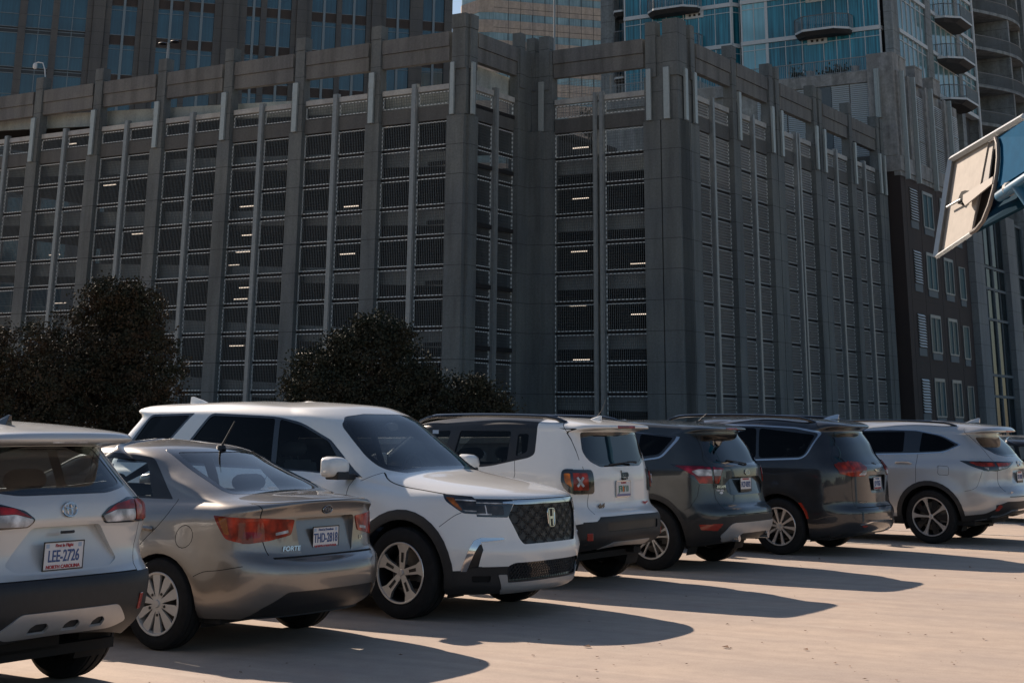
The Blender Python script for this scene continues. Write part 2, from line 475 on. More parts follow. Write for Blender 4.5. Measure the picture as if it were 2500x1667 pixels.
    def surf(s, a, b, proj, side=1, guess=None):
        """point and normal on the uncut surface nearest to (a,b) in a projection"""
        A, B = s.AX[proj]; P = s.full.reshape(-1, 3); Nn = s.nrm.reshape(-1, 3)
        if proj == 'side': ok = (Nn[:, 1] * side > .35)
        elif proj == 'end': ok = (Nn[:, 0] * side > .35)
        else: ok = Nn[:, 2] > .4
        ii = np.where(ok)[0]; d = (P[ii, A] - a)**2 + (P[ii, B] - b)**2
        o = np.argsort(d)[:5]; wgt = 1 / (d[o] + 1e-5); wgt /= wgt.sum()
        p = (P[ii[o]] * wgt[:, None]).sum(0); n_ = (Nn[ii[o]] * wgt[:, None]).sum(0)
        p[A] = a; p[B] = b
        return Vector(p), Vector(n_).normalized()

# ---- wheels -------------------------------------------------------
def spoke_poly(rs, ws, a):
    """outline of a spoke along angle a; rs radii, ws half widths"""
    u = Vector((math.cos(a), math.sin(a))); v = Vector((-u.y, u.x))
    return [tuple(u * r + v * w_) for r, w_ in zip(rs, ws)] + [tuple(u * r - v * w_) for r, w_ in zip(rs[::-1], ws[::-1])]
def make_wheel(Rt, Rr, W, style, parent, loc, side=1, steer=0, name='wheel'):
    """side=+1: outer face towards +y"""
    root = bpy.data.objects.new(name, None); C.objects.link(root); root.parent = parent
    root.location = loc; root.rotation_euler = (0, 0, steer + (0 if side > 0 else math.pi)); root.empty_display_size = .1
    fn = lambda a, b, d: Vector((a, d, b))       # d: outwards (+y)
    h = W / 2; t = MB()
    t.lathe([(Rr - .005, h - .012), (Rr + .012, h - .004), (Rr + .035, h + .004), (Rt - .045, h + .006), (Rt - .014, h - .008), (Rt - .004, h - .028),
             (Rt, h * .62), (Rt, h * .60), (Rt - .008, h * .58), (Rt - .008, h * .5), (Rt, h * .48), (Rt, h * .1), (Rt - .008, h * .08), (Rt - .008, -h * .08), (Rt, -h * .1),
             (Rt, -h * .48), (Rt - .008, -h * .5), (Rt - .008, -h * .58), (Rt, -h * .6), (Rt - .004, -h + .028), (Rt - .045, -h - .004), (Rr + .03, -h), (Rr - .005, -h + .01)], fn, 56)
    t.build('tyre', MT['tyre'], root, True, ang=35)
    rm = MB(); mats = style['mats']; rm.cur = 1
    rm.lathe([(Rr - .002, h - .003), (Rr + .007, h), (Rr + .003, h + .005), (Rr - .009, h + .003), (Rr - .014, h - .010)], fn, 56); rm.cur = 0
    rm.lathe([(Rr - .002, h - .004), (Rr + .006, h - .001), (Rr + .002, h + .004), (Rr - .008, h + .002), (Rr - .016, h - .014), (Rr - .022, h - .05), (Rr - .03, -h + .03), (Rr, -h + .01)], fn, 56)
    rm.cur = 1
    st = style['spoke']; n = style['n']; d0, d1 = style.get('dish', (h - .055, h - .012)), None
    face = style.get('face', h - .012); th = style.get('th', .03); dish = style.get('hubin', .02)
    for i in range(n):
        a = 2 * math.pi * i / n + style.get('a0', math.pi / 2)
        for (rs, ws, off, mi) in st:
            rm.cur = mi; k = len(rs)
            if mi >= 5: continue
            po = spoke_poly([r * Rr for r in rs], [w_ * Rr for w_ in ws], a + off)
            vs_ = []; 
            def dep(x, y): q = math.hypot(x, y) / Rr; return face - dish * (1 - q)**1.0
            for x, y in po: vs_.append(fn(x, y, dep(x, y)))
            for x, y in po: vs_.append(fn(x * .99, y * .99, dep(x, y) - th))
            m2 = len(po); fs = []
            for j in range(k - 1): fs.append((j, j + 1, m2 - 2 - j, m2 - 1 - j))
            fs += [(j, (j + 1) % m2, m2 + (j + 1) % m2, m2 + j) for j in range(m2)]
            rm.add(vs_, fs)
    rm.cur = 1; hr = style.get('hub', .16) * Rr; hd = face - dish
    rm.lathe([(0, hd + .012), (hr * .45, hd + .012), (hr * .5, hd + .008), (hr * .55, hd + .002), (hr, hd - .002), (hr * 1.05, hd - .03)], fn, 24)
    rm.cur = 2
    for i in range(5):
        a = 2 * math.pi * i / 5 + style.get('a0', math.pi / 2) + style.get('nuta', math.pi / 5); q = style.get('nutr', .27) * Rr
        x, y = q * math.cos(a), q * math.sin(a)
        rm.lathe([(.0, hd + .006), (.010, hd + .006), (.0125, hd - .004), (.019, hd - .001), (.021, hd + .002), (.021, hd - .02)], lambda aa, bb, d, x=x, y=y: fn(aa + x, bb + y, d), 8)
    rm.build('rim', [mats[0], mats[1], MT['trim']] + ([mats[2]] if len(mats) > 2 else []), root, True, ang=32)
    bk = MB(); bk.lathe([(0, -.02), (Rr * .74, -.02), (Rr * .74, -.035), (0, -.035)], fn, 32)
    bk.box(-Rr * .78, -Rr * .42, -.06, .012, -Rr * .30, Rr * .30)
    bk.build('brake_disc', MT['brake'], root)
    bw = MB(); bw.lathe([(0, -h + .05), (Rr - .03, -h + .05)], fn, 24); bw.build('inner_cover', MT['under'], root)
    return root

# ---- text ---------------------------------------------------------
def text_mesh(name, txt, size, mat, parent, M, thick=.0015, align='CENTER', sx=1.0, bold=0.0, shear=0.0):
    cu = bpy.data.curves.new(name, 'FONT'); cu.body = txt; cu.size = size; cu.align_x = align; cu.align_y = 'CENTER'; cu.extrude = thick; cu.offset = bold; cu.shear = shear
    o = bpy.data.objects.new(name, cu); dg = bpy.context.evaluated_depsgraph_get(); C.objects.link(o)
    dg.update(); me = bpy.data.meshes.new_from_object(o.evaluated_get(bpy.context.evaluated_depsgraph_get()))
    bpy.data.objects.remove(o); bpy.data.curves.remove(cu)
    me.transform(M @ Matrix.Diagonal((sx, 1, 1, 1))); me.materials.clear(); me.materials.append(mat); me.name = name
    return link(name, me, parent)
def frame_at(p, n, up=Vector((0, 0, 1)), tilt=0):
    """matrix: local x to the right as seen from outside, local y up, local z = outward normal"""
    n = n.normalized(); x = up.cross(n).normalized(); y = n.cross(x)
    M = Matrix((x, y, n)).transposed().to_4x4(); M.translation = p
    return M @ Matrix.Rotation(tilt, 4, 'Z')
def license_plate(parent, p, n, num, top=None, bot=None, style='nc', frame=None):
    M = frame_at(p, n); r = bpy.data.objects.new('license_plate', None)
    b = MB(); b.box(-.152, .152, -.076, .076, 0, .004, M)
    po = b.build('license_plate', MT['plate'], parent, bevel=0)
    f = MB()
    e = .006 if not frame else .012
    for q in ((-.157, .157, .076 - e * .3, .081), (-.157, .157, -.081, -.076 + e * .3)): f.box(q[0], q[1], q[2], q[3], 0, .007, M)
    for q in ((-.157, -.152), (.152, .157)): f.box(q[0], q[1], -.081, .081, 0, .007, M)
    f.build('plate_frame', MT['trim'] if style != 'fl' else MT['chrome'], po)
    T = lambda x, y: M @ Matrix.Translation((x, y, .0055))
    if style == 'nc':
        text_mesh('plate_number', num, .092, MT['pblue'], po, T(0, -.004), sx=.70, bold=.0012)
        text_mesh('plate_state', 'NORTH CAROLINA', .026, MT['pred'], po, T(0, -.061), sx=1.15, bold=.0009)
        text_mesh('plate_motto', top or 'First in Flight', .024, MT['pred'] if not top else MT['pblue'], po, T(0, .057), sx=1.1, bold=.0006)
        k = MB(); k.box(-.035, .02, .044, .046, .0045, .0055, M); k.box(.11, .135, .045, .068, .0045, .0055, M); k.box(-.14, -.115, .045, .068, .0045, .0055, M)
        k.build('plate_sticker', MT['psky'], po)
    elif style == 'fl':
        text_mesh('plate_number', num, .088, MT['pgreen'], po, T(0, -.002), sx=.78, bold=.001)
        k = MB(); k.lathe([(0, .0055), (.022, .0055), (.024, .0045)], lambda a, b_, d: M @ Vector((a * .8, b_ * 1.3 - .002, d)), 16); k.build('plate_fruit', MT['porange'], po)
        k = MB(); k.box(-.15, .15, -.076, -.05, .0045, .0055, M); k.build('plate_band', MT['plav'], po)
        text_mesh('plate_state', 'FLORIDA', .022, MT['pred'], po, T(0, .060), sx=1.3, bold=.0008)
    else:
        text_mesh('plate_number', num, .086, MT['pblue'], po, T(0, -.002), sx=.72, bold=.0012)
        k = MB(); k.box(-.15, .15, -.074, -.052, .0045, .006, M); k.build('plate_band', MT['trim'], po)
        k = MB(); k.box(-.09, .09, .052, .068, .0045, .006, M); k.build('plate_motto', MT['pred'], po)
    return po
def seat(mb, x, y, z, w=.25, h=.62, hr=True, lean=.22):
    """x: base of the backrest; faces +x"""
    M = Matrix.Translation((x, y, z)) @ Matrix.Rotation(-lean, 4, 'Y')
    for (a, b, c, d, e, f_) in ((-.06, .07, -w, w, 0, h), (-.05, .05, -w * .8, w * .8, h, h + .03)): mb.box(a, b, c, d, e, f_, M)
    if hr:
        pts = [(0, 0, h + .07), (0, 0, h + .12), (0, 0, h + .2), (0, 0, h + .25)]
        mb.tube([M @ Vector(p) for p in ((.0, -.13, h + .14), (0, -.12, h + .14), (0, -.09, h + .14), (0, .09, h + .14), (0, .12, h + .14), (0, .13, h + .14))], [.02, .07, .105, .105, .07, .02], 12, r2=.62)
        mb.box(-.008, .008, -.06, -.045, h, h + .1, M); mb.box(-.008, .008, .045, .06, h, h + .1, M)
    mb.box(x - .05, x + .5, y - w, y + w, z - .14, z + .04)
def mirror_part(root, p, sgn, body_mat, w=.24, h=.15, dp=.17, glass=True, low=None):
    """door mirror: shell with rounded front; p inner lower point; sgn=+1 left side"""
    sec = []
    m_ = MB(); prof = rp([(-dp * .5, -h / 2), (dp * .35, -h / 2 * .85), (dp * .5, 0), (dp * .35, h / 2 * .85), (-dp * .5, h / 2)], .04, 4)
    vs_ = []; k = len(prof)
    ts = [0, .08, .3, .7, .92, 1]; sc = [.55, .85, 1, 1, .86, .55]
    for t, q in zip(ts, sc):
        for a, b in prof: vs_.append(Vector((p[0] + a * q - .02 * t, p[1] + sgn * (.05 + w * t), p[2] + h / 2 + b * q)))
    fs = []
    for i in range(len(ts) - 1):
        for j in range(k): fs.append((i * k + j, i * k + (j + 1) % k, (i + 1) * k + (j + 1) % k, (i + 1) * k + j))
    fs += [tuple(range(k)), tuple(range((len(ts) - 1) * k, len(ts) * k))]
    m_.add(vs_, fs); o = m_.build('mirror_shell', body_mat, root, True, ang=50)
    a = MB(); a.box(p[0] - .05, p[0] + .05, min(p[1] - sgn * .06, p[1] + sgn * .1), max(p[1] - sgn * .06, p[1] + sgn * .1), p[2] - .015, p[2] + .035)
    a.box(p[0] - dp * .45, p[0] + dp * .42, min(p[1] + sgn * .07, p[1] + sgn * (w * .93)), max(p[1] + sgn * .07, p[1] + sgn * (w * .93)), p[2] - .012, p[2] + h * .3)
    a.build('mirror_base', MT['black'], o, bevel=.012)
    g = MB(); g.box(p[0] - dp * .5 - .004, p[0] - dp * .5 + .002, min(p[1] + sgn * .08, p[1] + sgn * w * .92), max(p[1] + sgn * .08, p[1] + sgn * w * .92), p[2] + h * .12, p[2] + h * .88); g.build('mirror_glass', MT['chrome'], o)
    return o
def wiper(root, P, tilt=0):
    """P: pivot, P2: blade ends"""
    m_ = MB(); m_.tube(P[:3], [.014, .012, .006], 6); m_.tube([P[3], P[4]], .007, 6); m_.build('rear_wiper', MT['black'], root, True)
def fin_antenna(root, p, mat, L=.16, hgt=.07):
    m_ = MB(); prof = [(-L * .45, 0), (-L * .5, hgt * .95), (-L * .38, hgt), (L * .1, hgt * .55), (L * .5, 0)]
    n = len(prof); vs_ = [Vector((p[0] + a, p[1] + s_ * (.028 if b < hgt * .3 else .008), p[2] + b)) for s_ in (-1, 1) for a, b in prof]
    m_.add(vs_, [tuple(range(n))[::-1], tuple(range(n, 2 * n))] + [(i, (i + 1) % n, n + (i + 1) % n, n + i) for i in range(n)])
    return m_.build('roof_antenna', mat, root, bevel=.004)
def rail(root, x0, x1, y, zf, mat, sgn=1, r=.017, lift=.045, name='roof_rail', n=16):
    """roof rail following zf(x), feet at both ends"""
    m_ = MB(); pts = []
    for i in range(n + 1):
        t = i / n; x = x0 + (x1 - x0) * t; e = min(t, 1 - t) / .12; pts.append(Vector((x, sgn * (y - .02 * (1 - min(1, e))), zf(x) + lift * (math.sin(min(1, e) * math.pi / 2)) - .01)))
    m_.tube(pts, r, 8); 
    for x in (x0 + .02, x1 - .02): pass
    return m_.build(name, mat, root, True)
def place_car(root, sa, tc, rev=1, yaw=0.0):
    root.location = F * sa + R * tc
    d = F * rev; root.rotation_euler = (0, 0, math.atan2(d.y, d.x) + yaw)
def car_base(root, b, x0, x1, w, z=.2):
    """underbody pan, arch liners"""
    m_ = MB(); m_.box(x0, x1, -w, w, z, z + .06); m_.box(x0 + .3, x1 - .3, -.25, .25, z - .04, z + .02)
    for (wx, wz, wr) in b.wheels:
        for sg in (1, -1):
            m_.lathe([(wr + .015, w - .25), (wr + .015, w + .015)], lambda a, bb, d, wx=wx, wz=wz, sg=sg: Vector((wx + a, sg * d, wz + bb)), 24, rad(-25), rad(205))
            m_.lathe([(0.0, w - .25), (wr + .015, w - .25)], lambda a, bb, d, wx=wx, wz=wz, sg=sg: Vector((wx + a, sg * d, wz + bb)), 24, rad(-25), rad(205))
    m_.box(x0 + .1, x0 + .16, -.05, .05, z, z + .1)
    for (wx, wz, wr) in b.wheels: m_.tube([(wx, -w + .1, wz), (wx, w - .1, wz)], .045, 8)
    return m_.build('underbody', MT['under'], root)
def cabin(root, x0, x1, w, zfloor=.45, seats=((1.35, .38), (1.35, -.38), (.45, .42), (.45, 0), (.45, -.42)), dash=(1.95, .95), mat=None, hr=.62):
    for (x, y) in seats:
        m_ = MB(); seat(m_, x, y, zfloor + .12, .24 if abs(y) > .1 else .14, hr, hr=True); m_.build('seat', mat or MT['seatm'], root, True, ang=50)
    d = MB(); d.box(dash[0], dash[0] + .5, -w + .05, w - .05, dash[1] - .35, dash[1]); 
    d.tube([Vector((dash[0] - .12, .38 + .18 * math.cos(q), dash[1] + .02 + .18 * math.sin(q))) for q in [2 * math.pi * i / 20 for i in range(20)]], .015, 6, closed=True)
    d.build('dashboard', MT['interior'], root, bevel=.03)
# ------------------------------------------------------------------ pale crossover at the left edge
def corolla():
    root = thing('parked_crossover', 'pale silver crossover with black bumper cut off by the left edge of the picture', 'car', group='cars parked in the row')
    P = paint('paint_pale_silver', (.56, .57, .565), metal=.3, rough=.38, dust=.12)
    keys = [
     (-.70, .38, 3.30, .22,   .80, .30, .22, .22, .42, 3.3, .7, 2.7),
     (-.785, .42, 3.45, .30, .82, .38, .32, .30, .42, 3.3, .8, 2.7),
     (-.855, .54, 3.52, .45, .845, .50, .48, .45, .42, 3.3, .8, 2.7),
     (-.86, .64, 3.54, .58, .858, .62, .60, .58, .42, 3.3, .8, 2.7),
     (-.84, .695, 3.52, .66, .868, .69, .68, .66, .42, 3.3, .8, 2.7),
     (-.78, .725, 3.50, .75, .872, .76, .75, .72, .42, 3.3, .8, 2.7),
     (-.745, .85, 3.46, .82, .875, .85, .83, .80, .42, 3.3, .8, 2.7),
     (-.755, .985, 3.40, .90, .885, .95, .93, .88, .42, 3.3, .8, 2.7),
     (-.77, 1.02, 3.30, .94, .878, 1.0, .97, .92, .42, 3.3, .8, 2.7),
     (-.755, 1.10, 3.10, .99, .88, 1.07, 1.02, .97, .42, 3.3, .8, 2.8),
     (-.72, 1.165, 2.60, 1.03, .85, 1.12, 1.06, 1.02, .42, 3.3, .7, 3.0),
     (-.62, 1.28, 2.20, 1.15, .79, 1.25, 1.20, 1.15, .42, 3.0, .65, 3.0),
     (-.49, 1.44, 1.75, 1.40, .69, 1.42, 1.42, 1.38, .38, 3.2, .6, 3.0),
     (-.66, 1.452, 1.65, 1.45, .665, 1.455, 1.47, 1.44, .36, 4.5, .5, 3.0),
     (-.735, 1.475, 1.58, 1.49, .65, 1.48, 1.50, 1.47, .34, 5, .5, 3.0),
     (-.72, 1.515, 1.50, 1.515, .63, 1.51, 1.53, 1.50, .34, 4.5, .5, 3.0),
     (-.40, 1.565, 1.20, 1.565, .45, 1.56, 1.58, 1.56, .3, 3, .4, 2.6),
     (.1, 1.60, .8, 1.605, .0, 1.60, 1.605, 1.60, .2, 2.5, .2, 2.5)]
    div = [2, 4, 3, 3, 2, 5, 5, 2, 3, 3, 5, 6, 2, 2, 2, 4, 4]
    b = Body(keys, div, (.04, .05), (30, 66, 14), wheels=[(0, .34, .385), (2.64, .34, .385)], flare=.015, crease=(12,))

    b.region('cladding', 'lower_bumper', MT['black'], .004)
    b.cut('cladding', [(-1.2, .70), (1.2, .70), (1.2, .1), (-1.2, .1)], 'end', 'rear', (0, 6))
    b.cut('cladding', rp([(-1.2, .70), (-.60, .70), (-.47, .60), (-.44, .34), (-.36, .1), (-1.2, .1)], .02), 'side', rows=(0, 6))
    b.cut('cladding', [(.38, .36), (2.26, .36), (2.26, .1), (.38, .1)], 'side', rows=(0, 4))
    for (wx, wz, wr) in b.wheels: b.cut('cladding', circ(wx, wz, wr + .065, 30), 'side', rows=(0, 9))
    b.region('diffuser', 'skid_plate', MT['silver'], .012)
    b.cut('diffuser', rp([(-.375, .532, .03), (.375, .532, .03), (.51, .43), (.40, .395), (-.40, .395), (-.51, .43)], .03), 'end', 'rear', (0, 4))
    b.region('slot', 'skid_slot', MT['black'], -.006, 'diffuser')
    for y0, y1 in ((-.30, -.20), (-.10, .02), (.14, .28)): b.cut('slot', rp([(y0, .455), (y0 + .03, .475), (y1 - .03, .475), (y1, .455), (y1, .42), (y0, .42)], .01), 'end', 'rear', (0, 4))
    b.region('lamp_edge', 'lamp_surround', MT['gloss'], .003)
    b.region('lampclr', 'tail_lamp', MT['clear'], .008); b.region('lampred', 'brake_lens', MT['red'], .008, 'lampclr'); b.region('lampred2', 'side_lens', MT['redo'], .008, 'lampclr')
    for sg in (1, -1):
        M2 = lambda P_: [(sg * y, z) for y, z in P_]
        b.cut('lamp_edge', M2(rp([(.255, 1.035), (.33, 1.085), (.53, 1.135), (.95, 1.115), (.95, .985), (.60, .985), (.30, .992)], .02)), 'end', 'rear', (6, 11))
        b.cut('lampclr', M2(rp([(.27, 1.035), (.40, 1.066), (.585, 1.062), (.585, 1.0), (.31, 1.0)], .02)), 'end', 'rear', (6, 11))
        b.cut('lampred', M2(rp([(.285, 1.045), (.40, 1.098), (.585, 1.12), (.585, 1.066), (.40, 1.068)], .008)), 'end', 'rear', (6, 11))
        b.cut('lampred2', M2(rp([(.60, 1.118), (.95, 1.09), (.95, 1.0), (.60, 1.0)], .008)), 'end', 'rear', (6, 11))
    b.cut('lamp_edge', rp([(-1.0, 1.125), (-.56, 1.09), (-.52, 1.05), (-.56, .99), (-1.0, .985)], .02), 'side', rows=(6, 11)); b.cut('lampred2', rp([(-1.0, 1.118), (-.58, 1.08), (-.55, 1.045), (-.58, 1.0), (-1.0, 1.0)], .01), 'side', rows=(6, 11))
    b.region('recess', 'tailgate_recess', P, (-.002, -.06))
    b.cut('recess', rp([(-.265, .99, .03), (.265, .99, .03), (.44, .785, .03), (.36, .745, .03), (-.36, .745, .03), (-.44, .785, .03)], .03), 'end', 'rear', (5, 9))
    b.region('glossband', 'rear_window_band', MT['gloss'], .001)
    b.cut('glossband', rp([(.47, 1.44), (.60, 1.20, .05), (.35, 1.165), (-.35, 1.165), (-.60, 1.20, .05), (-.47, 1.44)], .05), 'end', 'rearall', (10, 13))
    b.region('rear_window', 'rear_window', MT['glasst'], -.002)
    b.cut('rear_window', rp([(.43, 1.425), (.54, 1.215, .05), (.33, 1.185), (-.33, 1.185), (-.54, 1.215, .05), (-.43, 1.425)], .05), 'end', 'rearall', (10, 13))
    b.region('dlo', 'window_trim', MT['trim'], .002); b.cut('dlo', rp([(-.42, 1.20), (-.28, 1.40), (.3, 1.46), (1.3, 1.43), (2.1, 1.10), (2.05, 1.06)], .04), 'side', rows=(9, 15))
    b.region('side_window', 'side_window', MT['sidet'], -.004)
    for q in ([(-.3, 1.22), (-.2, 1.39), (.15, 1.43), (.15, 1.17)], [(.21, 1.165), (.21, 1.435), (.93, 1.435), (.93, 1.13)], [(1.0, 1.125), (1.0, 1.43), (1.27, 1.41), (1.93, 1.1)]): b.cut('side_window', rp(q, .03), 'side', rows=(9, 15))
    b.region('windshield', 'windshield', MT['glass'], -.002); b.cut('windshield', rp([(.60, 1.42), (.72, 1.08), (-.72, 1.08), (-.60, 1.42)], .07), 'end', 'front', (10, 14))
    for (wx, wz, wr) in b.wheels: b.cut('hole', circ(wx, wz, wr, 30), 'side')
    for sg in (1, -1):
        b.seam([(sg * .66, 1.00), (sg * .655, .9), (sg * .62, .80), (sg * .585, .71)], .006, 'end', 'rear', (4, 9))
        b.seam([(sg * .66, 1.13), (sg * .60, 1.30), (sg * .50, 1.45)], .006, 'end', 'rearall', (9, 13))
    b.seam([(.585, .705), (-.585, .705)], .008, 'end', 'rear', (3, 7), only=('paint', 'cladding'))
    b.seam([(.97, 1.1), (.98, .7), (.95, .37)], .006, rows=(3, 10)); b.seam([(2.05, 1.05), (2.08, .7), (2.0, .37)], .006, rows=(3, 10)); b.seam([(.17, 1.15), (.25, .95), (.40, .75)], .006, rows=(5, 10))
    b.finish(root, P); car_base(root, b, -.45, 3.0, .76, .22)
    cabin(root, 0, 2, .72, .38, seats=((1.2, .36), (1.2, -.36), (.22, .36), (.22, -.36)), dash=(1.8, 1.02), mat=MT['seatm'], hr=.60)
    st = dict(mats=(MT['alloydark'], MT['alloy'], MT['alloydark']), n=5, face=.098, th=.03, spoke=[((.12, .4, .97), (.11, .07, .12), 0, 1)])
    for x in (0, 2.64):
        for sg in (1, -1): make_wheel(.34, .225, .215, st, root, (x, sg * .79, .34), sg)
    p, n = b.surf(.02, .825, 'end', -1); license_plate(root, p + Vector((-.018, 0, 0)), Vector((-1, 0, 0)), 'LEE-2726')
    p, n = b.surf(0, 1.08, 'end', -1); M = frame_at(p + n * .005, n); e = MB()
    def ell(a, bb, cx=0, cy=0, r=.0055): e.tube([M @ Vector((cx + a * math.cos(t), cy + bb * math.sin(t), .003)) for t in [2 * math.pi * i / 26 for i in range(26)]], r, 6, closed=True)
    ell(.056, .040); ell(.017, .037, 0, .001, .0045); ell(.034, .014, 0, .019, .0045); e.build('maker_badge', MT['chrome'], root, True)
    for y, t_ in ((.56, 'COROLLA'), (.575, 'CROSS')):
        p, n = b.surf(y, .905 if t_ == 'COROLLA' else .865, 'end', -1); text_mesh('model_badge', t_, .028, MT['chrome'], root, frame_at(p + n * .004, n), sx=1.2, bold=.0006, thick=.002)
    h = MB(); h.tube([Vector((-.762, .05, .955)), Vector((-.772, .02, .955)), Vector((-.772, -.02, .955)), Vector((-.762, -.05, .955))], .009, 6); h.build('tailgate_handle', MT['black'], root)
    for sg in (1, -1):
        k = MB(); p, n = b.surf(sg * .60, .53, 'end', -1); M = frame_at(p + n * .006, n); k.box(-.018, .018, -.048, .048, -.003, .006, M); k.build('reflector', MT['reflr'], root, bevel=.004)
        mirror_part(root, (1.83, sg * .82, 1.05), sg, P, .2, .16)
    k = MB(); k.box(-.725, -.70, -.14, .14, 1.462, 1.472); k.build('high_brake_lamp', MT['clear'], root)
    fin_antenna(root, (-.30, .19, 1.555), MT['gloss'], .17, .07)
    # exhaust and lower arms seen under the bumper
    k = MB(); k.tube([(-.68, .45, .30), (-.3, .45, .29), (0, .3, .30)], .035, 8); k.tube([(-.25, -.55, .26), (-.25, .55, .26)], .03, 8); k.box(-.45, -.2, -.30, .35, .26, .40); k.build('exhaust', MT['under'], root)
    place_car(root, 8.24, 6.97)
    return root
corolla()
# ------------------------------------------------------------------ bronze-grey sedan
def kia():
    root = thing('parked_sedan', 'bronze-grey four-door sedan with red-orange tail lamps parked beside the big white three-row one', 'car', group='cars parked in the row')
    P = paint('paint_bronze', (.25, .225, .20), metal=.75, rough=.30, dust=.25)
    keys = [
     # xr    zr    xf    zf    w    zsr   zsm   zsf   Rr  nr  Rf  nf
     (-.82, .235, 3.42, .20, .80, .235, .21, .20, .55, 3.0, .7, 2.8),
     (-.93, .30, 3.50, .28, .855, .30, .28, .28, .60, 2.9, .8, 2.7),
     (-.985, .42, 3.55, .42, .882, .44, .42, .42, .62, 2.8, .85, 2.6),
     (-.995, .53, 3.54, .52, .888, .55, .53, .52, .62, 2.8, .85, 2.6),
     (-.965, .605, 3.50, .60, .888, .64, .62, .60, .60, 2.8, .85, 2.6),
     (-.885, .640, 3.47, .66, .886, .70, .68, .66, .55, 3.0, .85, 2.6),
     (-.865, .70, 3.42, .70, .884, .75, .74, .72, .54, 3.1, .85, 2.6),
     (-.85, .95, 3.28, .78, .870, .90, .86, .80, .50, 3.1, .85, 2.7),
     (-.880, 1.020, 3.10, .83, .846, .965, .92, .86, .48, 3.1, .80, 2.8),
     (-.864, 1.036, 2.90, .88, .815, 1.00, .965, .89, .46, 3.0, .80, 2.9),
     (-.68, 1.064, 2.55, .95, .79, 1.02, 1.00, .93, .36, 3.6, .75, 3.0),
     (-.47, 1.082, 2.25, 1.00, .775, 1.045, 1.03, .99, .30, 4.2, .70, 3.0),
     (-.21, 1.185, 2.02, 1.10, .745, 1.13, 1.12, 1.09, .32, 4.2, .65, 2.9),
     (.06, 1.295, 1.70, 1.24, .695, 1.23, 1.24, 1.22, .34, 4.2, .6, 2.9),
     (.29, 1.382, 1.40, 1.36, .655, 1.335, 1.36, 1.335, .34, 4.2, .5, 2.8),
     (.44, 1.418, 1.22, 1.405, .60, 1.385, 1.405, 1.38, .32, 3.8, .4, 2.7),
     (.62, 1.438, 1.10, 1.435, .38, 1.425, 1.438, 1.425, .26, 2.8, .3, 2.5),
     (.80, 1.458, 1.0, 1.455, .0, 1.455, 1.457, 1.455, .2, 2.5, .2, 2.5)]
    div = [2, 4, 3, 3, 2, 2, 7, 3, 3, 4, 4, 4, 5, 4, 3, 4, 4]
    b = Body(keys, div, (.045, .06), (22, 72, 14), wheels=[(0, .316, .345), (2.65, .316, .345)], flare=.02)
    # lower black valance, then lamps, recess, glass, shut lines
    b.cut('valance', rp([(-.50, .42), (.50, .42), (.66, .31), (.70, .15), (-.70, .15), (-.66, .31)], .03), 'end', 'rear', (0, 4)); b.region('valance', 'rear_valance', MT['trim'], -.012)
    b.region('lower', 'body_lower', MT['trim'], 0)
    lampp = rp([(-.455, .938, .01), (-.7, .925), (-1.1, .925), (-1.1, .745), (-.70, .75, .02), (-.575, .78, .03)], .02)
    b.region('tail', 'tail_lamp', MT['redo'], .006)
    b.cut('tail', lampp, 'side', rows=(5, 9))
    rl = rp([(.95, .93), (.62, .922), (.365, .905, .015), (.40, .80, .02), (.60, .765), (.72, .75), (.95, .75)], .008)
    b.cut('tail', rl, 'end', 'rear', (5, 9)); b.cut('tail', [(-y, z) for y, z in rl], 'end', 'rear', (5, 9))
    b.region('lampclear', 'reversing_lens', MT['clear'], .008, 'tail')
    for sg in (1, -1): b.cut('lampclear', [(sg * y, z) for y, z in rp([(.43, .835), (.54, .82), (.54, .80), (.43, .815)], .006)], 'end', 'rear', (5, 9))
    b.region('lampdark', 'brake_lens', MT['redp'], .008, 'tail')
    for sg in (1, -1): b.cut('lampdark', [(sg * y, z) for y, z in rp([(.64, .825), (.72, .83), (.9, .83), (.9, .782), (.66, .788)], .01)], 'end', 'rear', (5, 9))
    b.region('amberlens', 'amber_lens', MT['amber'], .008, 'tail'); b.cut('amberlens', rp([(-.50, .925), (-.57, .92), (-.60, .81), (-.565, .815)], .01), 'side', rows=(5, 9))
    b.region('recess', 'boot_recess', P, (-.002, -.055))
    b.cut('recess', rp([(-.36, .915, .05), (.36, .915, .05), (.305, .66, .04), (-.305, .66, .04)], .04), 'end', 'rear', (4, 9))
    b.region('rglass', 'rear_window_band', MT['gloss'], .001)
    bl = rp([(.49, 1.385, .05), (.60, 1.075, .07), (-.60, 1.075, .07), (-.49, 1.385, .05)], .07, 6)
    b.cut('rglass', bl, 'end', 'rearall', (11, 16))
    b.region('rear_window', 'rear_window', MT['glass'], -.002)
    b.cut('rear_window', rp([(.455, 1.362, .05), (.555, 1.092, .06), (-.555, 1.092, .06), (-.455, 1.362, .05)], .07, 6), 'end', 'rearall', (11, 16))
    b.region('dlo', 'window_trim', MT['trim'], .002)
    dlo = rp([(.02, 1.035, .012), (.38, 1.325, .06), (.8, 1.36, .3), (1.28, 1.36, .3), (2.12, 1.06, .05), (2.1, 1.03, .02), (.9, 1.035)], .02, 6)
    b.cut('dlo', dlo, 'side', rows=(10, 16))
    b.region('side_window', 'side_window', MT['sidec'], -.004)
    b.cut('side_window', rp([(.22, 1.05, .01), (.435, 1.298, .03), (.93, 1.33, .01), (.93, 1.05, .01)], .02), 'side', rows=(10, 16))
    b.cut('side_window', rp([(1.01, 1.05, .01), (1.01, 1.33, .01), (1.27, 1.32, .1), (1.93, 1.07, .03)], .02), 'side', rows=(10, 16))
    b.region('windshield', 'windshield', MT['glass'], -.002)
